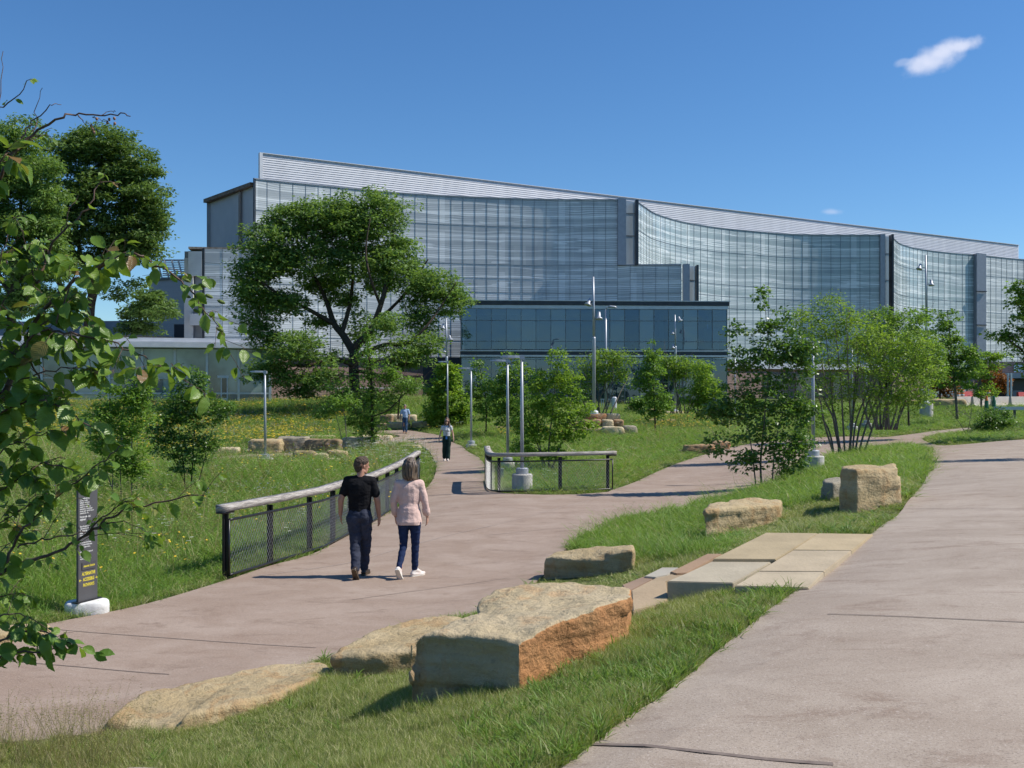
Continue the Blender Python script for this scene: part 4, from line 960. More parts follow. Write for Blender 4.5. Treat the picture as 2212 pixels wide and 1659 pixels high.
mast(1459, 680, 890, 78, 748, [(1469, 692, .4, 1), (1453, 720, 0, .8), (1454, 751, 0, .9)], "floodlight mast among bushes before the pavilion's right half")
mast(965, 687, 905, 72, 770, [(957, 708, -.1, 1), (973, 733, .3, 1), (960, 759, 0, .8)], "floodlight mast rising out of the bright round tree")
mast(2001, 551, 888, 66, 690, [(1986, 579, -.35, 1), (2012, 614, 0, 1)], "tall floodlight mast on a round concrete drum at the right", (.42, .5))
g = P(1309, 884, 78); o = thing("street_lamp", "street lamp with a curved arm reaching right before the pavilion", "street lamp", g); h = 221 / FPX * 78
m = MB(); m.tube([(0, 0, 0), (-.02, 0, h - .2)], [.11, .08], 10); m.build("pole", polem, o, True)
m = MB(); m.tube([(0, 0, h - .25), (.05, 0, h - .05), (.2, 0, h)], [.07, .06, .05], 8); m.build("arm", polem, o, True)
m = MB(); m.tube([(.15, 0, h - .01), (.35, 0, h + .02), (.7, 0, h - .02), (.86, 0, h - .06)], [.06, .11, .10, .04], 10); m.build("lamp_head", polem, o, True)

# small equipment
g = G(1081, 1037); o = thing("utility_box", "small grey-green utility box behind the curved railing", "utility box", g)
m = MB(); m.box(-.1, .1, -.08, .08, 0, .34); m.build("body", simple("grey_green_box", (.22, .27, .27), (.18, .22, .22), 6, .6), o, bevel=.01)
m = MB(); m.box(-.11, .11, -.09, .09, .34, .37); m.build("lid", simple("grey_lid", (.3, .34, .34), None, 6, .6), o, bevel=.008)
g = P(1327, 884, 82); o = thing("bollard", "short white bollard by the pavilion entrance", "bollard", g)
m = MB(); m.lathe(0, 0, [(.2, 0), (.2, .95), (.12, 1.02), (.01, 1.03)], 14); m.build("post", whitemetal, o)
g = P(1318, 884, 82); o = thing("picket_barrier", "low grey picket barrier left of the white bollard", "barrier", g)
m = MB()
for k in range(7): m.box(-.75 + k * .16, -.70 + k * .16, 0, .05, 0, .85)
m.box(-.8, .3, -.01, .06, .8, .86); m.build("pickets", whitemetal, o)

# ---------------------------------------------------------------- trail sign
g = G(188, 1327); sg = thing("trail_sign", "dark grey trail sign with yellow and white lettering on a white base", "sign", g, R(68))
def textmesh(s, size, x, z, m, name, parent, align='LEFT', y=-.0185, sx=1.0, spacing=1.0, bold=0.0):
    cu = bpy.data.curves.new(name, 'FONT'); cu.body = s; cu.size = size; cu.align_x = align; cu.extrude = .0004; cu.offset = bold; cu.space_line = spacing; cu.resolution_u = 3
    o = bpy.data.objects.new(name, cu); COL.objects.link(o)
    dg = bpy.context.evaluated_depsgraph_get(); dg.update(); me = bpy.data.meshes.new_from_object(o.evaluated_get(dg)); bpy.data.objects.remove(o)
    me.transform(Matrix.Translation((x, y, z)) @ Matrix.Rotation(R(90), 4, 'X') @ Matrix.Diagonal((sx, 1, 1, 1)))
    me.materials.clear(); return link(name, me, m, parent)
W2 = .19; SH = 1.47; SB = .17
m = MB(); m.box(-W2, W2, -.017, .017, SB, SB + SH); panel = m.build("panel", simple("charcoal_sign_metal", (.085, .083, .088), (.075, .074, .078), 3, .5, .1), sg, bevel=.003); panel.scale.x = .82
yel = simple("yellow_lettering", (.75, .62, .05), None, 3, .5); wht = simple("white_lettering", (.78, .78, .76), None, 3, .5)
def arrow(cx, cz, ang, s, m_, parent):
    m = MB(); pts = [(-.35, -.07), (.15, -.07), (-.02, -.30), (.13, -.30), (.42, 0), (.13, .30), (-.02, .30), (.15, .07), (-.35, .07)]
    c, q = math.cos(ang), math.sin(ang); v = [(cx + s * (x * c - z * q), -.0188, cz + s * (x * q + z * c)) for x, z in pts]
    m.add(v, [(0, 1, 7, 8), (1, 2, 3, 4), (1, 4, 7), (7, 4, 5, 6)]); return m.build("arrow", m_, parent)
T = SB + SH
arrow(-.135, T - .075, R(90), .085, yel, panel)
textmesh("SCENIC TRAIL", .052, -.10, T - .095, yel, "title_lettering", panel, sx=.74, bold=.0012)
textmesh("This stonedust path takes\nyou through a native\nlandscape where historic\noaks stand and habitat is\nrestored. It immerses you in\nnatural plantings and stormwater\nchannels, expressing Ford's focus on\nsustainable landscapes.", .0255, -.16, T - .20, wht, "paragraph_lettering", panel, sx=.72, spacing=1.02, bold=.0004)
textmesh("For your safety and\nenjoyment:", .036, -.16, T - .43, wht, "paragraph_lettering", panel, sx=.72, spacing=.9, bold=.0008)
textmesh("Stay on the path. Do not\nenter when icy or wet.\nWatch your step on the\nstonedust path and stepping\nstones.", .0275, -.16, T - .545, wht, "paragraph_lettering", panel, sx=.74, spacing=1.0, bold=.0004)
textmesh("Keep an eye out for diverse\nplant and animal life that share\nthis natural space with us.", .0275, -.16, T - .745, wht, "paragraph_lettering", panel, sx=.70, spacing=1.0, bold=.0004)
textmesh("Help us preserve the beauty of\nthis area by staying on\ndesignated paths and\nrespecting the environment.", .0275, -.16, T - .862, wht, "paragraph_lettering", panel, sx=.72, spacing=1.0, bold=.0004)
m = MB(); m.box(-.125, .145, -.026, -.018, T - 1.075, T - .985); pq = m.build("plate", simple("sign_plate", (.07, .069, .074), None, 3, .45), panel)
textmesh("seasonal closure", .042, 0.01, T - 1.043, yel, "plate_lettering", panel, 'CENTER', -.0268, sx=.80, bold=.0008)
textmesh("ALTERNATIVE", .056, 0.01, T - 1.145, yel, "direction_lettering", panel, 'CENTER', sx=.74, bold=.0014)
textmesh("ACCESSIBLE", .056, 0.01, T - 1.215, yel, "direction_lettering", panel, 'CENTER', sx=.74, bold=.0014)
textmesh("PATHWAYS", .056, 0.01, T - 1.285, yel, "direction_lettering", panel, 'CENTER', sx=.74, bold=.0014)
arrow(-.153, T - 1.20, R(180), .055, yel, panel); arrow(.163, T - 1.20, 0, .055, yel, panel)
m = MB(); m.box(-.2, .2, -.05, .05, SB, SB + .012); m.build("foot_plate", black, sg)
m = MB(); ov = []
for r_, z_ in ((1, -.3), (1.0, .10), (.97, .15), (.9, .17)): ov += [(math.copysign(abs(math.cos(a)) ** .7, math.cos(a)) * .26 * r_, math.copysign(abs(math.sin(a)) ** .7, math.sin(a)) * .17 * r_, z_) for a in [2 * math.pi * k / 28 for k in range(28)]]
fs = [tuple(range(28))[::-1], tuple(84 + k for k in range(28))]
for q in range(3):
    for k in range(28): fs.append((q * 28 + k, q * 28 + (k + 1) % 28, (q + 1) * 28 + (k + 1) % 28, (q + 1) * 28 + k))
m.add(ov, fs); m.build("concrete_base", simple("white_painted_concrete", (.72, .72, .70), (.58, .57, .55), 7, .8, bump=.4, bscale=20), sg, True).rotation_euler.z = R(-52)

# ---------------------------------------------------------------- building site at the right
def barrier(u0, u1, vb, y, label, mm, h=.85, grp="concrete barriers round the building site"):
    a, b = P(u0, vb, y), P(u1, vb, y + 1.5); L = (b - a).length; o = thing("road_barrier", label, "barrier", (a + b) / 2, math.atan2(b.y - a.y, b.x - a.x), grp)
    m = MB(); pr = [(-.3, 0), (-.3, .1), (-.14, .3), (-.08, h), (.08, h), (.14, .3), (.3, .1), (.3, 0)]
    v = [(-L / 2, y_, z_) for y_, z_ in pr] + [(L / 2, y_, z_) for y_, z_ in pr]
    m.add(v, [tuple(range(8)), tuple(range(15, 7, -1))] + [(k, 8 + k, 8 + (k + 1) % 8, (k + 1) % 8) for k in range(8)]); m.build("body", mm, o)
    m = MB(); m.tube([(L / 2 - .15, 0, h - .02), (L / 2 - .15, 0, h + .08), (L / 2 - .35, 0, h + .08), (L / 2 - .35, 0, h - .02)], .02, 5); m.build("lifting_loop", darksteel, o)
    return o
bc = simple("dusty_concrete", (.50, .46, .41), (.42, .38, .34), 1.5, .9)
redp = simple("red_plastic", (.45, .06, .045), (.38, .05, .04), 3, .5); orp = simple("orange_plastic", (.75, .20, .03), None, 3, .5); grp_ = simple("green_plastic", (.02, .16, .08), None, 3, .5)
for k, (a, b, lab) in enumerate(((2060, 2096, "concrete barrier partly behind the slim tree"), (2100, 2140, "concrete barrier behind the two green posts"), (2143, 2178, "concrete barrier between green posts and lamp poles"), (2182, 2222, "concrete barrier running out of view at the right"))): barrier(a, b, 880, 77, lab, bc, .85)
barrier(2198, 2222, 864, 100, "red plastic barrier at the far edge of the site", redp, .8, "red barriers")
barrier(2080, 2100, 862, 104, "red plastic barrier glimpsed behind the slim tree", redp, .8, "red barriers")
for u, v, y, lab in ((2133, 866, 95, "orange and white traffic drum behind the green posts"), (2077, 862, 98, "orange traffic drum left of the slim tree's trunk"), (2068, 863, 96, "leftmost orange traffic drum"), (2120, 861, 100, "small orange drum beyond the concrete barriers")):
    g = P(u, v, y); o = thing("traffic_drum", lab, "traffic drum", g, 0, "orange traffic drums")
    m = MB(); m.lathe(0, 0, [(.36, 0), (.36, .06), (.27, .08), (.25, .95), (.2, 1.0), (.02, 1.02)], 14); m.build("body", orp, o)
    for z in (.35, .68): m = MB(); m.lathe(0, 0, [(.275, z), (.272, z + .14)], 14); m.build("white_band", wht, o)
for u, lab in ((2131, "green post with an orange cap, left of two"), (2147, "green post standing right beside its twin")):
    g = P(u, 889, 66); o = thing("marker_post", lab, "post", g, 0, "green marker posts"); m = MB(); m.cyl(0, 0, 0, .72, .14, .12, 12); m.build("post", grp_, o)
    m = MB(); m.cyl(0, 0, .72, 1.05, .10, .06, 12); m.build("cap", orp if u == 2131 else grp_, o)
a, b = P(2156, 892, 60), P(2230, 892, 61); o = thing("guard_rail", "low steel guard rail beyond the round dark bush", "guard rail", (a + b) / 2); L = b.x - a.x
m = MB(); m.box(-L / 2, L / 2, 0, .05, .18, .38); m.build("beam", alum, o, bevel=.01); m = MB()
for s in (-.45, 0, .45): m = MB(); m.box(L * s - .06, L * s + .06, .05, .15, -.3, .3); m.build("post", darksteel, o)
for u, lab in ((2177, "thin steel pole before the annex doors, left of two"), (2184, "thin steel pole before the annex doors, right of two")):
    g = P(u, 876, 88); o = thing("steel_pole", lab, "pole", g, 0, "thin steel poles"); m = MB(); m.cyl(0, 0, -.3, (876 - 806) / FPX * 88, .09, .08, 10); m.build("shaft", alum, o); m = MB(); m.cyl(0, 0, -.3, .25, .3, .26, 12); m.build("footing", bc, o)
def van(u, v, y, label, mcol, L=4.6):
    g = P(u, v, y); o = thing("parked_van", label, "van", g, R(8), "vehicles by the building site"); w = .95
    pr = [(-L / 2, .35), (-L / 2, 1.0), (-L / 2 + .8, 1.15), (-L / 2 + 1.5, 1.85), (L / 2 - .1, 1.9), (L / 2, .4)]
    m = MB(); v_ = [(x, -w, z) for x, z in pr] + [(x, w, z) for x, z in pr]; n = len(pr)
    m.add(v_, [tuple(range(n)), tuple(range(2 * n - 1, n - 1, -1))] + [(k, n + k, n + (k + 1) % n, (k + 1) % n) for k in range(n)]); m.build("body", mcol, o, bevel=.06)
    gl_ = simple("vehicle_glass", (.02, .025, .03), None, 1, .1)
    for x0, x1 in ((-.9, .1), (.2, 1.1), (1.2, 2.0)): m = MB(); m.box(x0, x1, -w - .01, -w + .01, 1.2, 1.7); m.build("window", gl_, o)
    for x in (-1.4, 1.4):
        m = MB(); m.tube([(x, -w - .02, .36), (x, -w + .2, .36)], .36, 16); t = m.build("wheel", black, o); m = MB(); m.tube([(x, -w - .03, .36), (x, -w, .36)], .2, 12); m.build("rim", alum, t)
    return o
whp = simple("white_car_paint", (.75, .76, .78), None, 1, .25, coat=.5)
van(2036, 861, 112, "white van parked behind the slim tree", whp); van(2016, 860, 125, "red van parked next to the white one", simple("red_car_paint", (.4, .03, .04), None, 1, .25, coat=.5))
# ---------------------------------------------------------------- people
# each body is grown from tapered limbs, fused and smoothed into one surface; clothes are fused the same way, a little larger
def capsule(bm, a, b, ra, rb, sx=1.0, n=12, rot=0.0):
    """closed tapered limb with round ends; sx widens it sideways"""
    a, b = Vector(a), Vector(b); d = b - a; L = max(d.length, 1e-5); d.normalize()
    ref = Vector((math.cos(rot), math.sin(rot), 0)); s = (ref - d * ref.dot(d))
    s = s.normalized() if s.length > .05 else d.orthogonal().normalized()
    t = d.cross(s); rings = []
    for k in range(1, 4): w = math.pi / 2 * k / 4; rings.append((a - d * ra * math.cos(w), ra * math.sin(w)))
    rings.append((a, ra)); rings.append((a.lerp(b, .5), (ra + rb) / 2)); rings.append((b, rb))
    for k in range(3, 0, -1): w = math.pi / 2 * k / 4; rings.append((b + d * rb * math.cos(w), rb * math.sin(w)))
    vs = [[bm.verts.new(c + (s * math.cos(2 * math.pi * i / n) * sx + t * math.sin(2 * math.pi * i / n)) * r) for i in range(n)] for c, r in rings]
    p0 = bm.verts.new(a - d * ra); p1 = bm.verts.new(b + d * rb)
    for i in range(n):
        j = (i + 1) % n; bm.faces.new((p0, vs[0][j], vs[0][i])); bm.faces.new((p1, vs[-1][i], vs[-1][j]))
        for q in range(len(vs) - 1): bm.faces.new((vs[q][i], vs[q][j], vs[q + 1][j], vs[q + 1][i]))
def fuse(parts, name, m, parent, vox, smooth=4, cuts=()):
    bm = bmesh.new()
    for p in parts: capsule(bm, *p)
    bmesh.ops.recalc_face_normals(bm, faces=bm.faces)
    me = bpy.data.meshes.new(name); bm.to_mesh(me); bm.free()
    o = bpy.data.objects.new(name, me); COL.objects.link(o)
    r = o.modifiers.new('r', 'REMESH'); r.mode = 'VOXEL'; r.voxel_size = vox
    if smooth: s = o.modifiers.new('s', 'SMOOTH'); s.iterations = smooth; s.factor = .5
    bake(o)
    for co, no in cuts:
        b2 = bmesh.new(); b2.from_mesh(o.data); bmesh.ops.bisect_plane(b2, geom=b2.verts[:] + b2.edges[:] + b2.faces[:], plane_co=co, plane_no=no, clear_outer=True); b2.to_mesh(o.data); b2.free()
    o.data.materials.clear(); o.data.materials.append(m); o.data.shade_smooth(); o.parent = parent
    return o
def wrinkle(o, amp, fx=(6, 6, 16), seed=0):
    me = o.data; k = len(me.vertices)
    for v in me.vertices:
        q = Vector((v.co.x * fx[0] + seed, v.co.y * fx[1], v.co.z * fx[2]))
        v.co += v.normal * (mnoise.noise(q) * amp)
def hand(side, wrist, direc, palm_n, curl, sc=1.0):
    """palm, five unequal bent fingers; direc points down the hand, palm_n out of the palm, thumb leaves the side"""
    w = Vector(wrist); d = Vector(direc).normalized(); pn = Vector(palm_n); pn = (pn - d * pn.dot(d)).normalized(); s = d.cross(pn) * side
    P_ = []; a = w + d * .02 * sc; b = w + d * .082 * sc
    for k in range(4):
        o = s * ((k - 1.5) * .019 * sc); P_.append((a + o * .8, b + o, .0145 * sc, .0125 * sc))
    for k, ln in enumerate((.070, .080, .074, .058)):
        p = w + d * .088 * sc + s * ((k - 1.5) * -.0205 * sc); q = d.copy(); ln *= sc
        for seg, (fl, r) in enumerate(((.44, .0092), (.32, .0083), (.26, .0074))):
            q = (q + pn * curl * (.45 + .35 * seg)).normalized(); e = p + q * ln * fl; P_.append((p, e, r * sc, (r - .0008) * sc)); p = e
    t0 = w + d * .028 * sc - s * -.024 * sc; td = (d * .75 + s * .62 + pn * .25).normalized(); t1 = t0 + td * .04 * sc; td2 = (td + d * .5 + pn * .2).normalized(); t2 = t1 + td2 * .032 * sc; t3 = t2 + (td2 + pn * .2).normalized() * .024 * sc
    P_ += [(t0, t1, .0135 * sc, .0115 * sc), (t1, t2, .0108 * sc, .0098 * sc), (t2, t3, .0095 * sc, .0082 * sc)]
    return P_
def head_parts(c, yaw, s=1.0, neck=None):
    f = Vector((math.sin(yaw), math.cos(yaw), 0)); r = Vector((f.y, -f.x, 0)); z = Vector((0, 0, 1)); c = Vector(c)
    q = lambda x, y, zz: c + (r * x + f * y + z * zz) * s
    P_ = [(q(0, -.018, .045), q(0, .015, .04), .088 * s, .082 * s, .92, 14, -yaw),        # skull
          (q(0, .012, .01), q(0, .035, -.055), .078 * s, .050 * s, .88, 14, -yaw),       # face
          (q(0, .045, -.075), q(0, .058, -.088), .030 * s, .022 * s),                    # chin
          (q(-.035, .01, -.065), q(-.012, .055, -.088), .022 * s, .018 * s), (q(.035, .01, -.065), q(.012, .055, -.088), .022 * s, .018 * s),
          (q(0, .085, .022), q(0, .108, -.018), .008 * s, .013 * s), (q(-.010, .098, -.022), q(.010, .098, -.022), .009 * s, .009 * s),   # nose
          (q(-.030, .078, .034), q(.030, .078, .034), .012 * s, .012 * s),               # brow
          (q(-.018, .086, -.050), q(.018, .086, -.050), .0075 * s, .0075 * s),           # lips
          (q(-.080, -.006, .016), q(-.084, -.014, -.022), .011 * s, .008 * s, 1), (q(.080, -.006, .016), q(.084, -.014, -.022), .011 * s, .008 * s, 1),
          (q(-.084, -.018, .022), q(-.088, -.022, .0), .009 * s, .006 * s), (q(.084, -.018, .022), q(.088, -.022, .0), .009 * s, .006 * s)]
    return P_, q
skin = simple("skin", (.42, .22, .15), (.36, .18, .12), 9, .5)
skin_pale = simple("light_skin", (.52, .30, .22), (.45, .25, .18), 9, .5)
def cloth(name, c, c2=None, sc=14, r=.9): return simple(name, c, c2 or tuple(q * .75 for q in c), sc, r, bump=.35, bscale=45, spec=.15)

def shoe(parts_to, ankle, toe_dir, up, L=.27, w=.045):
    """ankle -> list of capsules of a shoe; toe_dir unit along the sole"""
    a = Vector(ankle); t = Vector(toe_dir).normalized(); u = Vector(up); u = (u - t * u.dot(t)).normalized()
    heel = a - t * .055 - u * .055; ball = a + t * (L * .45) - u * .062; tip = a + t * (L * .68) - u * .058
    upper = [(heel + u * .01, ball + u * .0, .034, w * .84, 1.15), (ball, tip, w * .84, w * .62, 1.1), (a - t * .01 + u * .015, ball + u * .012, .042, .032, 1.05), (heel + u * .012, a + u * .02, .033, .042)]
    # sole plate as a real prism
    m = MB(); s = t.cross(u); pr = []
    for x, ww in ((-.095, .022), (-.075, .034), (0, .036), (.06, .040), (.115, .047), (.155, .043), (.185, .026)): pr.append((x * L / .27, ww))
    o = [a + t * x + s * w_ - u * .088 for x, w_ in pr] + [a + t * x - s * w_ - u * .088 for x, w_ in reversed(pr)]
    n = len(o); m.add(o + [q + u * .024 for q in o], [tuple(range(n)), tuple(range(2 * n - 1, n - 1, -1))] + [(k, n + k, n + (k + 1) % n, (k + 1) % n) for k in range(n)])
    return upper, m

# ---- near man: black T-shirt, slate trousers, walking away, head turned right
g = Pz(777, 1243, 0.02); g.z = h1(g.x, g.y) + .02
man = thing("person", "man in a black T-shirt and slate grey trousers walking away, head turned right", "person", g)
shL, shR = (-.185, 0, 1.45), (.185, .01, 1.44); elL, elR = (-.275, -.03, 1.17), (.262, .015, 1.15); wrL, wrR = (-.292, .03, .94), (.278, .075, .91)
hc = (.03, .03, 1.655); yaw = R(52)
hp, hq = head_parts(hc, yaw, 1.09)
body = hp + [((0, -.005, 1.42), (.018, .012, 1.60), .062, .056), (shL, elL, .060, .047), (elL, wrL, .048, .031), (shR, elR, .060, .047), (elR, wrR, .048, .031),
        ((-.10, 0, 1.40), (.10, 0, 1.40), .085, .085), ((0, 0, 1.38), (0, 0, .98), .11, .10, 1.25), ((-.09, 0, .95), (-.07, -.05, .5), .075, .05), ((.09, 0, .95), (.06, .12, .5), .075, .05)]
body += hand(-1, wrL, (.04, .12, -1), (.9, .3, 0), .35) + hand(1, wrR, (.02, .15, -1), (-.9, .3, 0), .25)
b_m = fuse(body, "body", skin, man, .0075, 2)
shirt = [((-.12, -.01, 1.42), (.12, -.01, 1.42), .085, .085, 1.0), ((0, -.015, 1.36), (0, -.005, 1.20), .122, .116, 1.55), ((0, -.005, 1.20), (0, .0, .985), .116, .114, 1.48), ((0, -.005, 1.485), (-.165, -.005, 1.44), .05, .072), ((0, -.005, 1.485), (.165, -.005, 1.44), .05, .072), ((-.07, -.02, 1.30), (-.075, -.01, 1.18), .10, .09), ((.07, -.02, 1.30), (.075, -.01, 1.18), .10, .09),
         ((0, 0, 1.44), (.004, 0, 1.475), .085, .068), (shL, (-.247, -.015, 1.255), .069, .064), (shR, (.240, .01, 1.245), .069, .064)]
o = fuse(shirt, "tee_shirt", cloth("black_cotton", (.006, .006, .008), (.012, .012, .014)), man, .010, 3, [((0, 0, .93), (0, 0, -1))]); wrinkle(o, .010, (5, 5, 9), 3); wrinkle(o, .006, (14, 14, 34), 8)
tro = [((-.055, -.01, .95), (.055, -.01, .95), .118, .118, 1.18), ((-.085, -.02, .90), (-.085, -.02, .84), .112, .105, 1.0), ((.085, -.01, .90), (.09, .0, .84), .112, .105, 1.0),
       ((-.085, -.01, .84), (-.06, -.02, .50), .102, .078), ((-.06, -.02, .50), (-.030, -.21, .165), .078, .068), ((.09, 0, .84), (.075, .10, .50), .102, .08), ((.075, .10, .50), (.045, .17, .12), .08, .066)]
o = fuse(tro, "trousers", cloth("slate_cotton", (.045, .05, .075), (.03, .035, .055)), man, .010, 3, [((0, 0, 1.03), (0, 0, 1))]); wrinkle(o, .016, (7, 7, 11), 9); wrinkle(o, .007, (18, 18, 30), 1)
lea = simple("dark_brown_leather", (.02, .014, .011), (.035, .022, .015), 20, .4)
for ak, td, up in (((-.028, -.245, .155), (.10, .62, -.78), (0, .78, .62)), ((.045, .185, .095), (.18, 1, 0), (0, 0, 1))):
    up_, sole = shoe(None, ak, td, up); o = fuse(up_, "shoe", lea, man, .008, 2); s_ = sole.build("sole", simple("gum_sole", (.10, .06, .03), (.05, .035, .02), 12, .6), o)
hair_d = simple("short_brown_hair", (.045, .028, .018), (.085, .055, .035), 40, .75, bump=.6, bscale=120)
q = hq
hair = [(q(0, -.03, .058), q(0, .02, .072), .092, .082, .95, 14, -yaw), (q(0, -.052, .02), q(0, -.048, -.03), .078, .064, .95, 14, -yaw), (q(-.05, -.01, .05), q(-.045, .03, .07), .048, .042), (q(.05, -.01, .05), q(.045, .03, .07), .048, .042), (q(0, .03, .092), q(0, .068, .088), .058, .032, 1.1, 12, -yaw)]
o = fuse(hair, "hair", hair_d, man, .009, 1); wrinkle(o, .012, (55, 55, 55))

# ---- near woman: pale pink jacket, dark jeans, walking away
g = Pz(884, 1242, 0.02); g.z = h1(g.x, g.y) + .02
wom = thing("person", "woman in a pale pink jacket and dark blue jeans walking away beside the man", "person", g)
shL, shR = (-.165, 0, 1.40), (.165, .01, 1.40); elL, elR = (-.232, -.01, 1.14), (.235, -.005, 1.13); wrL, wrR = (-.215, .10, .90), (.268, .05, .90)
hc = (.012, .02, 1.635); yaw = R(8)
hp, hq = head_parts(hc, yaw, 1.08)
body = hp + [((0, 0, 1.38), (.01, .01, 1.56), .054, .048), (shL, elL, .045, .036), (elL, wrL, .036, .025), (shR, elR, .045, .036), (elR, wrR, .036, .025), ((-.08, 0, 1.36), (.08, 0, 1.36), .075, .075), ((0, 0, 1.34), (0, 0, .96), .10, .10, 1.2),
        ((-.08, 0, .93), (-.1, 0, .5), .07, .045), ((.08, 0, .93), (.08, .06, .5), .07, .045), ((-.115, -.12, .22), (-.12, -.17, .12), .034, .03), ((.075, .10, .2), (.075, .11, .10), .034, .03)]
body += hand(-1, wrL, (.02, .2, -1), (.9, .3, 0), .35, .92) + hand(1, wrR, (-.03, .25, -1), (-.9, .3, 0), .45, .92)
fuse(body, "body", skin_pale, wom, .0075, 2)
jk = [((-.10, -.01, 1.375), (.10, -.01, 1.375), .078, .078), ((0, -.01, 1.33), (0, -.005, 1.12), .108, .108, 1.5), ((0, -.005, 1.12), (0, -.015, .86), .108, .148, 1.36), ((0, -.04, 1.0), (0, -.045, .84), .11, .135, 1.4), ((0, -.005, 1.44), (-.145, -.005, 1.395), .045, .066), ((0, -.005, 1.44), (.145, -.005, 1.395), .045, .066), ((0, 0, 1.38), (0, 0, 1.44), .07, .056),
      (shL, elL, .066, .056), (elL, (-.222, .055, .985), .055, .052), (shR, elR, .066, .056), (elR, (.254, .028, .985), .055, .055)]
pink = cloth("pale_pink_cloth", (.66, .47, .41), (.60, .42, .37), 5)
o = fuse(jk, "jacket", pink, wom, .010, 3, [((0, 0, .80), (0, 0, -1))]); wrinkle(o, .010, (5, 5, 7), 5); wrinkle(o, .005, (16, 16, 22), 6)
cu = [((-.226, .045, 1.01), (-.219, .068, .965), .057, .056), ((.250, .022, 1.01), (.256, .036, .965), .060, .058)]
for c_ in cu: fuse([c_], "turned_cuff", pink, wom, .008, 1).parent = o
jn = [((-.05, -.0, .90), (.05, -.0, .90), .10, .10, 1.2), ((-.085, -.02, .87), (-.085, -.02, .80), .100, .092), ((.085, -.02, .87), (.09, -.01, .80), .100, .092), ((-.085, -.01, .80), (-.085, .01, .48), .088, .060), ((-.085, .01, .48), (-.13, -.19, .19), .060, .046), ((.09, 0, .80), (.085, .05, .48), .088, .060), ((.085, .05, .48), (.075, .09, .13), .060, .049)]
o = fuse(jn, "jeans", cloth("dark_blue_denim", (.012, .022, .065), (.02, .035, .09)), wom, .010, 3, [((0, 0, .90), (0, 0, 1))]); wrinkle(o, .009, (8, 8, 26), 2)
wsh = simple("white_canvas", (.72, .68, .64), (.66, .52, .46), 16, .7)
for ak, td, up in (((-.135, -.20, .150), (.16, .60, -.78), (0, .78, .62)), ((.080, .10, .085), (.65, .75, 0), (0, 0, 1))):
    up_, sole = shoe(None, ak, td, up, .26, .043); o = fuse(up_, "shoe", wsh, wom, .008, 2); sole.build("sole", simple("cream_sole", (.66, .62, .55), None, 12, .7), o)
q = hq
gh, n_, l_, b_ = newmat("greying_hair"); nt = gh.node_tree; tc = n_.new('ShaderNodeTexCoord').outputs['Object']
c = mixc(nt, ramp(nt, noisen(nt, tc, 1, 4, .6, (60, 60, 5)), .42, .62), (.03, .018, .012), (.20, .14, .095))
l_.new(c, b_.inputs['Base Color']); b_.inputs['Roughness'].default_value = .5; l_.new(bumpn(nt, noisen(nt, tc, 1, 4, .6, (90, 90, 6)), .7, .01), b_.inputs['Normal'])
hair = [(q(0, -.03, .058), q(0, .025, .070), .099, .088, .98, 14, -yaw), (q(0, -.055, .03), q(0, -.055, -.10), .088, .082, 1.1), (q(-.06, -.02, .03), q(-.072, -.01, -.12), .058, .044), (q(.06, -.02, .03), q(.076, -.01, -.14), .058, .044), (q(0, -.07, -.08), q(0, -.062, -.125), .064, .050, 1.45), (q(.045, -.06, -.10), q(.068, -.045, -.15), .045, .022), (q(-.04, -.06, -.10), q(-.055, -.05, -.135), .045, .025)]
o = fuse(hair, "hair", gh, wom, .009, 1); wrinkle(o, .012, (28, 28, 7))

# ---- far woman: striped top, dark green trousers, walking towards us
g = Pz(965, 997, -.06); g.z = h1(g.x, g.y) + .03
fw = thing("person", "woman in striped white top and dark green trousers with a blue badge, walking this way", "person", g, R(180))
shL, shR = (-.165, 0, 1.40), (.165, .0, 1.40); elL, elR = (-.245, -.04, 1.14), (.262, -.02, 1.14); wrL, wrR = (-.285, .06, .90), (.31, .03, .89)
hc = (-.01, .02, 1.63); yaw = R(12); hp, hq = head_parts(hc, yaw, 1.06)
body = hp + [((0, 0, 1.38), (-.005, .01, 1.56), .052, .046), (shL, elL, .044, .036), (elL, wrL, .036, .025), (shR, elR, .044, .036), (elR, wrR, .036, .025), ((-.08, 0, 1.36), (.08, 0, 1.36), .07, .07), ((0, 0, 1.34), (0, 0, .96), .10, .10, 1.2), ((-.08, 0, .93), (-.1, 0, .5), .07, .045), ((.08, 0, .93), (.08, .06, .5), .07, .045), ((-.06, .12, .2), (-.06, .13, .08), .03, .03), ((.09, -.1, .25), (.09, -.14, .12), .03, .03)]
body += hand(-1, wrL, (.0, .15, -1), (.9, .3, 0), .9, .92) + hand(1, wrR, (.0, .15, -1), (-.9, .3, 0), .4, .92)
fuse(body, "body", skin_pale, fw, .0085, 2)
sm_, n_, l_, b_ = newmat("striped_cotton"); nt = sm_.node_tree; tc = n_.new('ShaderNodeTexCoord').outputs['Object']; sp_ = n_.new('ShaderNodeSeparateXYZ'); l_.new(tc, sp_.inputs[0])
l_.new(mixc(nt, mathn(nt, 'GREATER_THAN', mathn(nt, 'FRACT', mathn(nt, 'MULTIPLY', sp_.outputs[2], 26)), .68), (.72, .73, .75), (.12, .13, .17)), b_.inputs['Base Color']); b_.inputs['Roughness'].default_value = .85
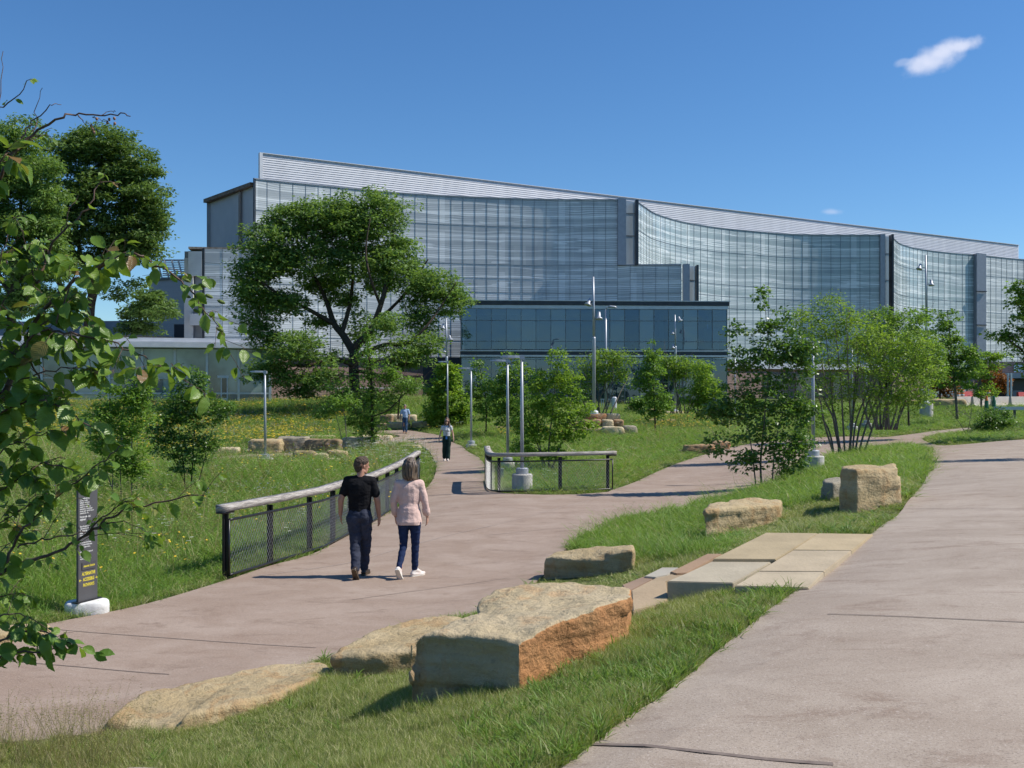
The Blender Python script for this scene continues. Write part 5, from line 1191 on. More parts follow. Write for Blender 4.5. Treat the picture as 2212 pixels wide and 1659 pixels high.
tp = [((-.10, -.0, 1.375), (.10, -.0, 1.375), .076, .076), ((0, 0, 1.33), (0, 0, 1.14), .106, .104, 1.46), ((0, 0, 1.44), (-.145, 0, 1.395), .045, .064), ((0, 0, 1.44), (.145, 0, 1.395), .045, .064), ((-.05, .05, 1.27), (.05, .05, 1.27), .075, .075), ((0, 0, 1.14), (0, 0, 1.02), .10, .10, 1.38), ((0, 0, 1.38), (0, 0, 1.43), .065, .055), (shL, (-.195, -.01, 1.31), .068, .060), (shR, (.2, -.01, 1.31), .068, .060)]
o = fuse(tp, "blouse", sm_, fw, .011, 2); wrinkle(o, .008)
gt = [((-.05, 0, .95), (.05, 0, .95), .112, .112, 1.22), ((-.085, .0, .87), (-.085, .02, .80), .108, .102), ((.085, .0, .87), (.09, .0, .80), .108, .102), ((-.085, .02, .80), (-.075, .08, .48), .098, .086), ((-.075, .08, .48), (-.055, .10, .11), .086, .088), ((.09, 0, .80), (.095, .02, .48), .098, .086), ((.095, .02, .48), (.10, -.08, .17), .086, .086)]
o = fuse(gt, "trousers", cloth("dark_green_cloth", (.018, .040, .034), (.012, .028, .024)), fw, .011, 3, [((0, 0, 1.045), (0, 0, 1))]); wrinkle(o, .014, (7, 7, 6), 4)
for ak, td, up in (((-.055, .12, .085), (-.05, 1, .15), (0, -.1, 1)), ((.095, -.12, .10), (.05, 1, -.3), (0, .3, 1))):
    up_, sole = shoe(None, ak, td, up, .25, .042); o = fuse(up_, "shoe", wsh, fw, .009, 1); sole.build("sole", wht, o)
q = hq; bh_ = simple("long_brown_hair", (.12, .06, .035), (.07, .035, .02), 30, .5, vscale=(4, 4, .4))
hair = [(q(0, -.035, .055), q(0, .005, .080), .096, .084, .97, 14, -yaw), (q(0, -.06, .02), q(0, -.055, -.16), .080, .070, 1.1), (q(-.075, -.005, .03), q(-.098, .02, -.20), .034, .030), (q(.075, -.005, .03), q(.098, .02, -.22), .034, .030)]
fuse(hair, "hair", bh_, fw, .009, 1)
fuse([(q(-.055, .088, .012), q(-.018, .100, .012), .017, .019), (q(.055, .088, .012), q(.018, .100, .012), .017, .019), (q(-.05, .092, .024), q(.05, .092, .024), .006, .006)], "sunglasses", simple("dark_lens", (.01, .01, .012), None, 5, .1), fw, .005, 1)
m = MB(); m.tube([(-.075, .035, 1.44), (-.05, .13, 1.30), (-.01, .155, 1.12), (0, .15, 1.02)], .006, 5); m.tube([(.065, .035, 1.44), (.045, .13, 1.30), (.01, .155, 1.12), (0, .15, 1.02)], .006, 5); la = m.build("lanyard", simple("grey_lanyard", (.10, .11, .13), None, 5, .7), fw)
m = MB(); m.box(-.035, .035, .145, .153, .90, 1.02); m.build("badge", simple("blue_badge", (.04, .22, .60), None, 5, .4), la, bevel=.002)

# ---- far man: light blue shirt, jeans
g = Pz(875, 938.5, .14); g.z = h1(g.x, g.y) + .04
fm = thing("person", "grey-haired man in a light blue shirt and blue jeans approaching on the path", "person", g, R(180))
shL, shR = (-.20, 0, 1.47), (.20, .0, 1.46); elL, elR = (-.27, -.03, 1.19), (.29, -.02, 1.18); wrL, wrR = (-.27, .05, .95), (.29, .06, .94)
hc = (.01, .02, 1.69); yaw = R(18); hp, hq = head_parts(hc, yaw, 1.1)
body = hp + [((0, 0, 1.44), (.005, .01, 1.61), .062, .058), (shL, elL, .055, .044), (elL, wrL, .043, .03), (shR, elR, .055, .044), (elR, wrR, .043, .03), ((-.1, 0, 1.42), (.1, 0, 1.42), .085, .085), ((0, 0, 1.4), (0, 0, 1.0), .11, .11, 1.2), ((-.09, 0, .97), (-.1, 0, .5), .07, .05), ((.09, 0, .97), (.08, .06, .5), .07, .05)]
body += hand(-1, wrL, (.0, .15, -1), (.9, .3, 0), .5) + hand(1, wrR, (.0, .15, -1), (-.9, .3, 0), .5)
fuse(body, "body", skin, fm, .009, 2)
sh = [((-.12, -.0, 1.44), (.12, 0, 1.44), .086, .086), ((0, 0, 1.38), (0, .01, 1.20), .124, .124, 1.5), ((0, .02, 1.20), (0, .01, 1.02), .126, .120, 1.42), ((0, 0, 1.52), (-.17, 0, 1.465), .05, .07), ((0, 0, 1.52), (.17, 0, 1.465), .05, .07), (shL, (-.255, -.01, 1.27), .076, .072), (shR, (.262, -.01, 1.26), .076, .072), ((0, 0, 1.46), (0, .0, 1.51), .078, .066)]
o = fuse(sh, "shirt", cloth("light_blue_cotton", (.36, .47, .66), (.32, .42, .60)), fm, .011, 3, [((0, 0, .99), (0, 0, -1))]); wrinkle(o, .012, (5, 5, 8))
jn = [((-.05, 0, .97), (.05, 0, .97), .116, .116, 1.2), ((-.09, .0, .90), (-.09, .02, .84), .106, .10), ((.09, .0, .90), (.09, .0, .84), .106, .10), ((-.09, .02, .84), (-.085, .10, .50), .096, .074), ((-.085, .10, .50), (-.08, .08, .11), .074, .066), ((.09, 0, .84), (.10, .02, .50), .096, .074), ((.10, .02, .50), (.10, -.14, .16), .074, .064)]
o = fuse(jn, "jeans", cloth("mid_blue_denim", (.035, .075, .15), (.05, .10, .19)), fm, .011, 3, [((0, 0, 1.06), (0, 0, 1))]); wrinkle(o, .010, (8, 8, 18))
m = MB(); m.tube([(.15 * math.cos(a), .122 * math.sin(a) + .0, 1.045) for a in [2 * math.pi * k / 16 for k in range(17)]], .014, 6); m.build("belt", lea, fm)
for ak, td, up in (((-.08, .10, .085), (-.15, 1, .1), (0, -.1, 1)), ((.10, -.18, .11), (.15, 1, -.3), (0, .3, 1))):
    up_, sole = shoe(None, ak, td, up, .28, .046); o = fuse(up_, "shoe", simple("tan_leather", (.20, .08, .035), (.15, .06, .03), 12, .5), fm, .009, 1); sole.build("sole", simple("pale_sole", (.4, .3, .2), None, 12, .7), o)
q = hq; hair = [(q(0, -.03, .065), q(0, .02, .078), .092, .082, .95, 14, -yaw), (q(0, -.052, .02), q(0, -.048, -.02), .078, .066, .95, 14, -yaw), (q(0, .03, .098), q(0, .06, .092), .055, .03, 1.1, 12, -yaw)]
fuse(hair, "hair", simple("grey_hair", (.22, .20, .19), (.12, .11, .10), 30, .8), fm, .01, 1)
# ---------------------------------------------------------------- trees and shrubs
bark_d = simple("dark_bark", (.055, .042, .032), (.09, .07, .055), 9, .95, bump=.8, bscale=30, spec=.1, vscale=(3, 3, .5))
bark_g = simple("grey_bark", (.20, .175, .15), (.12, .10, .085), 12, .9, bump=.5, bscale=40, spec=.1, vscale=(3, 3, .5))
bark_r = simple("reddish_twig_bark", (.17, .085, .055), (.10, .06, .045), 14, .8, bump=.3, bscale=60, spec=.15)
L_loc = leafmat("locust_leaf", (.125, .225, .055), (.21, .325, .078), (.095, .175, .045), .45)
L_locd = leafmat("dark_locust_leaf", (.10, .18, .045), (.17, .26, .065), (.075, .14, .038), .42)
L_bright = leafmat("bright_green_leaf", (.17, .30, .035), (.28, .40, .06), (.13, .24, .03), .48)
L_mid = leafmat("mid_green_leaf", (.125, .240, .040), (.215, .35, .060), (.095, .19, .034), .45)
L_dark = leafmat("glossy_dark_leaf", (.075, .165, .032), (.15, .26, .045), (.16, .26, .04), .42, .35, .5)
L_yel = leafmat("yellow_green_leaf", (.165, .285, .04), (.27, .39, .06), (.12, .23, .032), .46)
L_or = leafmat("orange_brown_leaf", (.30, .10, .025), (.20, .13, .03), (.12, .13, .03), .3)
L_con = leafmat("blue_green_needle", (.022, .055, .026), (.045, .09, .035), None, .15)

def leaf_quads(C, n_per, sr, sz, size, asp, rg, droop=.3, curl=True, updir=.75, orient=None):
    """small pointed leaves, four-cornered and folded, scattered through clusters C (k,4: x y z r)"""
    C = np.asarray(C, float); k = len(C); tot = k * n_per
    c = np.repeat(C, n_per, 0)
    d = rg.normal(size=(tot, 3)); d /= np.linalg.norm(d, axis=1, keepdims=True) + 1e-9
    rad = c[:, 3:4] * (rg.random((tot, 1)) ** .45)
    p = c[:, :3] + d * rad * np.array([sr, sr, sz])
    p[:, 2] -= droop * c[:, 3] * (d[:, 0] ** 2 + d[:, 1] ** 2) * rg.random(tot) * .8
    ax = rg.normal(size=(tot, 3)); ax[:, 2] = ax[:, 2] * .45 - droop * 1.1; ax[:, :2] += d[:, :2] * .7; ax /= np.linalg.norm(ax, axis=1, keepdims=True)
    up = rg.normal(size=(tot, 3)) * .55; up[:, 2] += updir; s = np.cross(ax, up); s /= np.linalg.norm(s, axis=1, keepdims=True) + 1e-9
    nn = np.cross(s, ax); L = size * (.65 + .7 * rg.random((tot, 1))); W = L * asp
    v = np.stack([p, p + ax * L * .45 + s * W * .5 - nn * L * .06, p + ax * L, p + ax * L * .45 - s * W * .5 - nn * L * .06], 1).reshape(-1, 3)
    f = np.arange(tot * 4).reshape(-1, 4); return v, f
def tree(name, label, cat, y, trunks, blobs, ncl, nleaf, lsize, leaf, bark, seed, depth=.8, rcl=.5, asp=.5, sz=.55, droop=.35, base=None, twig=.006, updir=.75, group=None, tmin=.004, wander=.12, bare=0, shell=.5, leafy_trunk=0, sr=1.0):
    """trunks: limbs as lists of (u, v, radius m[, depth offset m]); blobs: crown masses (u, v, ru, rv[, depth offset])"""
    rg = np.random.default_rng(seed); rr = random.Random(seed)
    px = y / FPX
    nodes = []; limbs = []
    for tk in trunks:
        pts = [P(q[0], q[1], y + (q[3] if len(q) > 3 else 0)) for q in tk]; rad = [q[2] for q in tk]
        m = 5; P2 = catmull(pts, m); R2 = [rad[min(len(rad) - 1, i // m)] * (1 - (i % m) / m) + rad[min(len(rad) - 1, i // m + 1)] * (i % m) / m for i in range(len(P2))]
        limbs.append((P2, R2)); nodes += [(p, r) for p, r in zip(P2, R2)]
    b0 = limbs[0][0][0].copy()
    areas = np.array([b[2] * b[3] for b in blobs], float); areas /= areas.sum(); C = []
    mean_r = float(np.mean([min(b[2], b[3]) for b in blobs]))
    for i in range(ncl):
        b = blobs[rg.choice(len(blobs), p=areas)]; 
        a = rg.random() * 2 * math.pi; r = rg.random() ** shell * (1 + .22 * mnoise.noise(Vector((math.cos(a) * 1.7 + seed, math.sin(a) * 1.7, b[0] * .05)))) * (1.22 if rg.random() < .08 else 1); dz = (rg.random() * 2 - 1) * math.sqrt(max(.05, 1 - min(1, r) ** 2 * .8))
        q = P(b[0] + b[2] * r * math.cos(a), b[1] + b[3] * r * math.sin(a), y + (b[4] if len(b) > 4 else 0) + dz * depth * min(b[2], b[3]) * px * 1.0)
        C.append((q.x, q.y, q.z, rcl * (.6 + .8 * rg.random())))
    C.sort(key=lambda c: min((Vector(c[:3]) - n[0]).length for n in nodes[::3]))
    wood = MB()
    for P2, R2 in limbs: wood.tube(P2, R2, 8 if R2[0] > .03 else 6)
    for ci, c in enumerate(C):
        e = Vector(c[:3]); NP = np.array([n[0] for n in nodes]); dd = np.linalg.norm(NP - np.array(e), axis=1)
        hgt = NP[:, 2] - e.z; cost = dd * (1 + .9 * np.clip(hgt / (dd + 1e-6), 0, 1))
        j = int(np.argmin(cost)); s, r = nodes[j]; Ld = (e - s).length
        if Ld < .02: continue
        r0 = min(r * .75, twig + Ld * .012); n = max(2, min(6, int(Ld / (.25 if y < 40 else .7)) + 2))
        mid = s.lerp(e, .5) + Vector((rr.uniform(-1, 1), rr.uniform(-1, 1), rr.uniform(-.2, 1.0))) * Ld * wander
        pts = [s * (1 - t) ** 2 + mid * 2 * t * (1 - t) + e * t * t for t in [k / n for k in range(n + 1)]]
        rad = [max(tmin, r0 * (1 - .75 * k / n)) for k in range(n + 1)]
        wood.tube(pts, rad, 4, False); nodes += [(pts[k], rad[k]) for k in range(1, n + 1)]
    for k in range(bare):   # twigs without leaves
        s, r = rr.choice(nodes); d = Vector((rr.uniform(-1, 1), rr.uniform(-.6, .6), rr.uniform(-.1, 1))).normalized() * rr.uniform(.3, 1.0) * (1.6 if y > 45 else .7)
        wood.tube([s, s + d * .5 + Vector((rr.uniform(-.1, .1), 0, rr.uniform(-.1, .1))), s + d], [min(r, twig), twig * .7, twig * .4], 4, False)
    root = thing(name, label, cat, b0, 0, group); inv = Matrix.Translation(-b0)
    me = wood.mesh("trunk"); me.transform(inv); link("trunk", me, bark, root, True)
    CC = [c for c in C]
    if leafy_trunk:
        for k in range(leafy_trunk): p, r = rr.choice(nodes[: len(limbs[0][0])]); CC.append((p.x, p.y, p.z, rcl * .5))
    v, f = leaf_quads(CC, nleaf, sr, sz, lsize, asp, rg, droop, updir=updir)
    v -= np.array(b0); link("crown", mesh_np("crown", v, f), leaf, root)
    return root
LT_ = "honey locust"
# big honey locust in the middle
tree("locust_tree", "great spreading locust tree with forked dark limbs in front of the curved building", "tree", 78,
  [[(768,868,.42),(765,820,.40),(764,780,.38),(768,752,.34),(800,715,.26,-1),(822,660,.2,-1.5),(838,600,.16,-1),(850,540,.12),(845,480,.08)],
   [(766,765,.34),(742,725,.28,1),(722,700,.24,1.5),(705,650,.18,2),(680,600,.14,2),(650,560,.10,2),(640,500,.06,2)],
   [(738,722,.2,1),(755,660,.16,2),(762,600,.12,2),(758,530,.08,2),(745,470,.05,2)],
   [(722,700,.2,1.5),(660,665,.15,0),(610,640,.11,-1),(565,610,.07,-2),(535,600,.04,-2)],
   [(764,790,.2),(720,775,.15,-2),(660,790,.12,-3),(600,785,.09,-3),(560,800,.05,-3)],
   [(770,770,.22),(830,745,.16,-2),(880,742,.12,-3),(925,700,.09,-3),(960,650,.06,-2),(985,610,.04,-2)],
   [(810,700,.15,-1),(870,640,.12,1),(905,590,.09,1),(925,560,.05,1)],
   [(768,800,.14),(830,810,.11,-2),(880,785,.08,-3),(920,760,.04,-3)],
   [(822,660,.12,-1.5),(800,600,.09,-3),(790,540,.07,-3),(800,470,.04,-3)]],
  [(640,470,62,34),(590,520,62,46),(560,590,48,50),(540,650,32,36),(790,460,72,44),(720,500,66,44),(655,550,60,40),(840,500,40,52),(850,570,58,52),(900,600,40,38),(950,625,50,42),(975,655,30,30),(905,680,44,32),(760,560,64,38),(610,650,50,34),(570,720,32,26),(640,740,46,26,-4),(590,790,48,34,-3),(650,830,40,22),(700,800,46,42,-3),(870,760,54,34,-3),(915,745,34,26,-3),(700,460,50,34),(590,560,40,40),(560,700,30,26),(840,700,44,20,-5),(700,600,46,30,3),(750,640,40,22,3),(800,610,40,30,3),(690,690,34,18,3),(780,700,26,30,4),(815,425,34,18)],
  900, 95, .30, L_loc, bark_d, 11, depth=1.5, rcl=.95, asp=.42, sz=.5, droop=.35, twig=.03, tmin=.012, shell=.62, sr=1.05)
# darker locusts at the left
tree("locust_tree", "dark rounded locust tree rising behind the low building's roof at the left", "tree", 110,
  [[(192,715,.62),(195,660,.55),(205,620,.48),(215,570,.36),(235,530,.26),(255,480,.18),(270,420,.12)],
   [(200,650,.4),(185,590,.3),(170,530,.22),(165,470,.14),(170,400,.08)],[(165,705,.45),(150,650,.35),(120,600,.25),(90,560,.15)],[(215,575,.3),(260,560,.2),(300,540,.12),(330,530,.07)],[(205,610,.22),(170,560,.2),(140,500,.12)]],
  [(215,310,75,38),(150,330,60,40),(280,350,52,40),(300,400,50,48),(325,450,36,40),(330,505,36,36),(230,400,74,52),(160,420,60,54),(270,470,64,40),(190,490,60,40),(300,545,42,22),(245,540,50,24),(330,660,42,34,-4),(300,690,50,26,-4),(270,625,36,24),(120,480,44,40),(300,500,50,40),(150,560,40,24)],
  720, 95, .42, L_locd, bark_d, 12, depth=1.4, rcl=1.15, asp=.42, sz=.42, droop=.3, twig=.04, tmin=.018, shell=.6)
tree("locust_tree", "tall feathery locust tree cut off by the left edge of the view", "tree", 100,
  [[(20,760,.5),(25,680,.45),(30,600,.35),(40,520,.25),(45,430,.15),(40,340,.08)],[(28,620,.3),(70,550,.2),(95,480,.12)],[(25,640,.3),(-20,560,.2),(-50,480,.12)]],
  [(30,290,62,38),(70,360,58,48),(10,370,60,56),(100,430,46,42),(90,500,50,44),(30,470,60,54),(110,570,44,34),(50,570,60,40),(80,640,50,34),(-40,450,60,120),(10,660,50,40),(150,640,30,24)],
  700, 110, .38, L_loc, bark_d, 13, depth=1.4, rcl=1.1, asp=.36, sz=.5, droop=.6, twig=.04, tmin=.018, shell=.6)
# young trees and shrubs
tree("young_oak", "slim young oak with a dark leafy trunk and bare upper twigs, behind the couple", "tree", 49,
  [[(805,978,.09),(804,900,.085),(803,850,.07),(800,800,.055),(795,750,.03),(790,712,.015)],[(803,870,.04),(770,845,.03),(740,838,.02)],[(804,900,.04),(840,885,.03),(875,850,.02),(900,830,.012)]],
  [(803,905,26,60),(800,835,26,30),(790,780,20,40),(745,835,36,24),(700,880,24,20),(870,830,40,22),(830,800,24,22),(815,860,40,24),(770,900,30,20)],
  150, 34, .15, L_mid, bark_d, 21, depth=.9, rcl=.34, asp=.55, sz=.8, twig=.012, tmin=.006, bare=110, leafy_trunk=30)
tree("sapling", "thin leaning sapling with airy leaves left of the young oak", "tree", 47, [[(748,948,.025),(746,910,.02),(740,880,.015),(735,860,.01)],[(738,948,.02),(728,905,.015),(718,880,.01)]],
  [(735,870,28,16),(712,885,20,12),(755,865,20,14)], 38, 26, .14, L_mid, bark_g, 22, rcl=.3, sz=.5, twig=.008, tmin=.005)
tree("columnar_tree", "dense bright green leafy tree behind the lamp and the walking woman", "tree", 66,
  [[(972,915,.08),(974,860,.06),(972,820,.04),(968,785,.02)],[(973,880,.05),(950,850,.03),(940,830,.02)],[(974,870,.04),(1000,840,.03)]],
  [(968,800,20,24),(960,840,34,26),(975,865,36,30),(950,885,30,22),(990,895,26,20),(965,905,38,14)], 210, 62, .20, L_bright, bark_g, 23, depth=1.2, rcl=.42, asp=.6, twig=.012, tmin=.007)
for (lab, y, u, vb, trunk, bl, n, sd, lf, nl) in (
   ("spindly sapling with a long bare top left of the pavilion corner", 57, 1051, 930, [(1050,932,.045),(1050,880,.035),(1045,830,.025),(1035,790,.015),(1028,765,.008)], [(1040,840,30,18),(1060,865,34,20),(1035,790,12,26),(1075,830,18,12),(1045,890,34,16)], 90, 31, L_mid, 30),
   ("sapling directly behind the pair of nearest lamps", 55, 1098, 935, [(1095,940,.05),(1098,880,.04),(1102,820,.025),(1105,770,.01)], [(1100,790,26,28),(1090,830,42,26),(1110,860,40,28),(1130,800,18,14),(1080,870,30,22),(1105,900,40,20)], 150, 32, L_mid, 36),
   ("slender maple standing right of the stone pedestal", 56, 1414, 935, [(1416,936,.05),(1414,880,.04),(1412,830,.03),(1412,780,.018),(1410,745,.01)], [(1410,765,18,26),(1405,800,26,26),(1400,830,30,18),(1420,850,26,16),(1415,885,34,20),(1432,870,24,26)], 125, 33, L_mid, 36),
   ("slim tree with pale grey trunk right of the concrete drum", 60, 2066, 905, [(2068,905,.09),(2064,850,.075),(2058,800,.06),(2052,730,.04),(2046,670,.02)], [(2048,680,22,26),(2040,720,34,24),(2060,755,46,24),(2030,780,40,24),(2080,790,50,26),(2050,825,46,20),(2100,765,30,16)], 210, 34, L_mid, 40),
   ("thin tree crowded behind the slim grey-trunked tree", 72, 2108, 890, [(2120,890,.08),(2118,830,.06),(2112,780,.04),(2110,740,.02)], [(2120,790,40,24),(2140,780,30,20),(2100,820,34,20),(2125,840,30,18),(2155,770,24,12)], 120, 35, L_bright, 36),
   ("small spreading tree half hidden left of the slim grey-trunked tree", 58, 1968, 925, [(1963,922,.07),(1962,870,.055),(1962,800,.04),(1980,720,.02)], [(1985,690,26,28),(1975,735,40,30),(1960,780,40,26),(1990,800,34,22)], 130, 36, L_mid, 40)):
    tree("sapling", lab, "tree", y, [trunk], bl, n, nl, .155, lf, bark_g if sd in (34, 35) else bark_d, sd, depth=1.1, rcl=.32, asp=.6, twig=.01, tmin=.006, bare=14)
tree("multi_stem_tree", "bright multi-stemmed young tree inside the fork behind the curved railing", "tree", 34,
  [[(1188,1030,.035),(1185,980,.03),(1190,920,.022),(1198,850,.014),(1205,770,.006)],[(1190,1030,.03),(1205,975,.022),(1235,920,.015),(1262,880,.008)],[(1186,1030,.03),(1165,970,.022),(1145,920,.015),(1130,880,.008)],[(1173,1070,.022),(1172,1010,.018),(1165,950,.014),(1160,880,.008)],[(1180,1040,.025),(1222,930,.018),(1235,850,.01)]],
  [(1205,775,20,24),(1190,820,40,26),(1225,825,34,22),(1160,870,40,26),(1200,880,44,28),(1245,880,36,24),(1140,920,34,24),(1185,935,50,24),(1240,930,40,22),(1270,915,20,14),(1130,965,24,14),(1195,975,46,16),(1165,830,26,20)],
  360, 30, .10, leafmat("fresh_green_leaf", (.17, .30, .035), (.28, .40, .055), (.12, .23, .03), .48), bark_g, 41, depth=1.1, rcl=.20, asp=.55, twig=.006, tmin=.0035, bare=20)
tree("small_shrub", "low dark bush left of the multi-stemmed tree in the fork", "shrub", 35.5, [[(1130,1000,.02),(1125,970,.012),(1120,945,.006)],[(1130,1000,.02),(1142,968,.012)]], [(1125,955,26,24),(1140,975,20,18)], 60, 20, .08, L_mid, bark_d, 42, rcl=.18, twig=.005, tmin=.003)
def vase(label, u, vb, y, ufan, vtop, bl, n, sd, leaf, nl=30, ls=.12, r=.04, rc=.32, ns=9):
    rr = random.Random(sd); tr = []
    for k in range(ns):
        t = (k / (ns - 1) - .5) * 2; ub = u + (t + rr.uniform(-.3, .3)) * 26 * (40 / y) ** .5; ut = u + t * ufan + rr.uniform(-8, 8); vt = vtop + abs(t) ** 2 * (vb - vtop) * .25 + rr.uniform(0, 20)
        dy = rr.uniform(-1, 1) * ufan * y / FPX * .8
        tr.append([(ub, vb, r * rr.uniform(.7, 1), dy * .1), (ub + (ut - ub) * .22 + rr.uniform(-9, 9), vb + (vt - vb) * .3, r * .75, dy * .3), (ub + (ut - ub) * .55 + rr.uniform(-16, 16), vb + (vt - vb) * .62, r * .5, dy * .6), (ut, vt, r * .18, dy)])
    return tree("multi_stem_shrub", label, "shrub", y, tr, bl, n, nl, ls, leaf, bark_g, sd, depth=1.2, rcl=rc * 1.15, asp=.5, twig=.008, tmin=.005, bare=60, sz=.75)
vase("twiggy vase-shaped shrub right beside the tall floodlight mast", 1292, 893, 62, 62, 765, [(1290,780,44,22),(1340,775,34,20),(1270,810,40,22),(1330,810,30,16),(1355,790,14,12),(1250,840,24,20)], 190, 51, L_yel, 30, .15, .05, .36)
vase("pale green vase-shaped shrub behind the slender maple", 1468, 893, 66, 44, 768, [(1475,785,40,20),(1450,800,36,20),(1500,800,30,20),(1440,775,24,14)], 150, 52, L_yel, 30, .155, .05, .36)
tree("multi_stem_shrub", "full bright shrub before the pavilion's lower right corner", "shrub", 63, [[(1508,900,.05),(1508,860,.035),(1512,820,.02)],[(1508,900,.05),(1490,865,.03)],[(1510,900,.04),(1532,850,.03)]], [(1515,800,26,22),(1530,835,30,26),(1500,850,30,22),(1520,880,34,20),(1545,860,20,18)], 170, 40, .16, L_bright, bark_g, 53, depth=1.1, rcl=.38, twig=.01, tmin=.006)
# large shrubs on the bank, right
tree("leafy_shrub", "dark glossy-leaved multi-stem shrub above the golden boulder", "shrub", 26.5,
  [[(1646,1062,.032),(1643,1000,.028),(1650,920,.024),(1655,860,.018),(1662,780,.012),(1655,690,.007),(1650,640,.004)],[(1634,1062,.022),(1628,1005,.018),(1622,960,.014),(1612,900,.01),(1600,830,.006)],[(1668,1062,.02),(1670,1010,.016),(1678,940,.012),(1700,860,.009),(1722,790,.005),(1735,720,.003)],
   [(1640,960,.014),(1600,940,.010),(1560,955,.007),(1535,965,.004)],[(1650,900,.012),(1610,850,.008),(1585,780,.005),(1580,740,.003)],[(1655,860,.010),(1690,790,.007),(1700,730,.004)],[(1645,1000,.010),(1600,990,.007),(1570,975,.004)],[(1650,960,.010),(1700,920,.008),(1740,900,.004)]],
  [(1650,645,12,30),(1660,700,26,24),(1590,710,24,20),(1690,680,22,16),(1600,770,36,30),(1660,760,40,34),(1710,740,30,34),(1590,840,46,34),(1660,840,50,40),(1725,820,34,32),(1570,890,40,24),(1640,900,56,36),(1710,890,40,34),(1560,950,38,16),(1620,960,50,24),(1690,960,46,28),(1545,970,20,12),(1735,950,24,24),(1560,880,34,20),(1740,880,30,24),(1745,760,30,34),(1720,760,26,24),(1580,800,26,20),(1700,990,40,26),(1610,1000,30,18)],
  560, 18, .115, L_dark, bark_g, 61, depth=1.05, rcl=.20, asp=.55, twig=.005, tmin=.003, bare=20)
vase("huge vase-shaped shrub with many slanting grey stems behind the square boulder", 1832, 992, 36.5, 135, 690, [(1740,690,34,34),(1790,650,30,22),(1720,760,34,30),(1760,700,44,36),(1820,670,40,30),(1850,720,64,44),(1780,760,60,46),(1900,740,56,44),(1950,760,50,40),(1990,740,40,30),(1840,800,84,40),(1930,820,70,40),(2000,800,40,36),(1790,840,50,40),(1750,890,36,30),(1880,870,70,36),(1990,850,34,24),(1760,930,24,26)], 640, 71, L_yel, 28, .10, .045, .28, 13)
vase("dense dark-green shrub rooted just beyond the huge vase-shaped one", 1912, 928, 48, 90, 700, [(1900,690,40,26),(1960,700,44,28),(1880,740,50,30),(2000,760,44,30),(1930,790,60,34),(2020,800,24,24),(1960,850,50,26)], 380, 72, L_mid, 34, .13, .06, .34, 13)
tree("leafy_shrub", "small thicket of thin stems beside the lamp's concrete drum", "shrub", 28, [[(1700,1040,.014),(1698,1000,.010),(1690,950,.006)],[(1712,1035,.014),(1716,990,.010),(1722,930,.006)],[(1728,1030,.012),(1735,985,.008),(1748,920,.005)],[(1690,1045,.012),(1680,1000,.008),(1668,960,.005)]], [(1700,970,40,40),(1735,940,24,40),(1690,1010,24,16)], 75, 15, .085, L_mid, bark_g, 62, rcl=.2, twig=.004, tmin=.0028)
tree("broadleaf_tree", "leafy tree whose branches reach in over the path at the right edge", "tree", 43,
  [[(2262,960,.12),(2258,850,.10),(2250,760,.08),(2245,660,.05),(2240,600,.02)],[(2256,830,.06),(2220,770,.045),(2180,735,.03),(2155,720,.012)],[(2252,760,.05),(2215,690,.035),(2195,650,.015)],[(2256,800,.05),(2225,790,.03),(2200,770,.012)]],
  [(2205,655,24,34),(2215,700,30,30),(2160,725,28,14),(2195,745,24,20),(2215,800,20,34),(2240,620,30,40),(2270,720,50,70),(2200,620,14,24),(2260,820,40,40)], 210, 34, .15, L_mid, bark_d, 37, depth=1.1, rcl=.32, asp=.6, twig=.012, tmin=.006)
tree("broadleaf_tree", "tree standing out of view at the right, only its shadow falls on the upper path", "tree", 29,
  [[(2420,1010,.10),(2418,900,.09),(2412,760,.07),(2408,640,.04)]], [(2400,640,70,60),(2430,720,90,60),(2380,760,60,50),(2420,560,50,60)], 110, 30, .14, L_mid, bark_d, 38, depth=1.1, rcl=.35, twig=.01)
tree("round_bush", "compact dark round bush on the grass island at the right", "shrub", 52, [[(2152,938,.03),(2150,915,.02),(2150,900,.01)],[(2152,938,.03),(2135,915,.02)],[(2152,938,.03),(2170,912,.02)]], [(2150,905,30,26),(2130,920,22,18),(2172,920,22,18)], 150, 34, .12, L_dark, bark_d, 81, depth=1.2, rcl=.3, twig=.01, tmin=.006)
tree("thin_shrub", "nearly leafless forked shrub left of the round bush", "shrub", 50, [[(2088,940,.02),(2096,905,.012),(2100,870,.006)],[(2088,940,.02),(2070,910,.012),(2045,880,.005)],[(2090,940,.018),(2112,915,.01),(2125,890,.005)]], [(2095,890,24,20),(2065,900,22,14),(2115,900,16,14)], 30, 14, .09, L_mid, bark_g, 82, rcl=.22, twig=.008, tmin=.005, bare=16)
tree("autumn_tree", "small orange-brown tree in front of the brick annex", "tree", 98, [[(2150,862,.1),(2150,830,.07),(2150,805,.04)]], [(2150,815,22,26),(2140,835,20,18),(2165,830,14,18)], 80, 40, .24, L_or, bark_d, 83, rcl=.6, twig=.02, tmin=.01)
tree("autumn_tree", "orange-tinged tree glimpsed behind the slim grey-trunked tree", "tree", 90, [[(2030,862,.1),(2032,830,.07),(2034,800,.04)]], [(2030,820,28,22),(2045,835,20,16)], 70, 36, .24, L_or, bark_d, 84, rcl=.6, twig=.02, tmin=.01)
tree("young_tree", "sprawling oak branch tree with lobed leaves right of the young oak", "tree", 60, [[(860,905,.06),(862,870,.05),(870,845,.03),(885,825,.015)]], [(875,835,30,14),(855,815,14,10),(900,822,12,8),(845,870,20,16)], 55, 28, .17, L_mid, bark_d, 24, rcl=.34, twig=.012, tmin=.007)
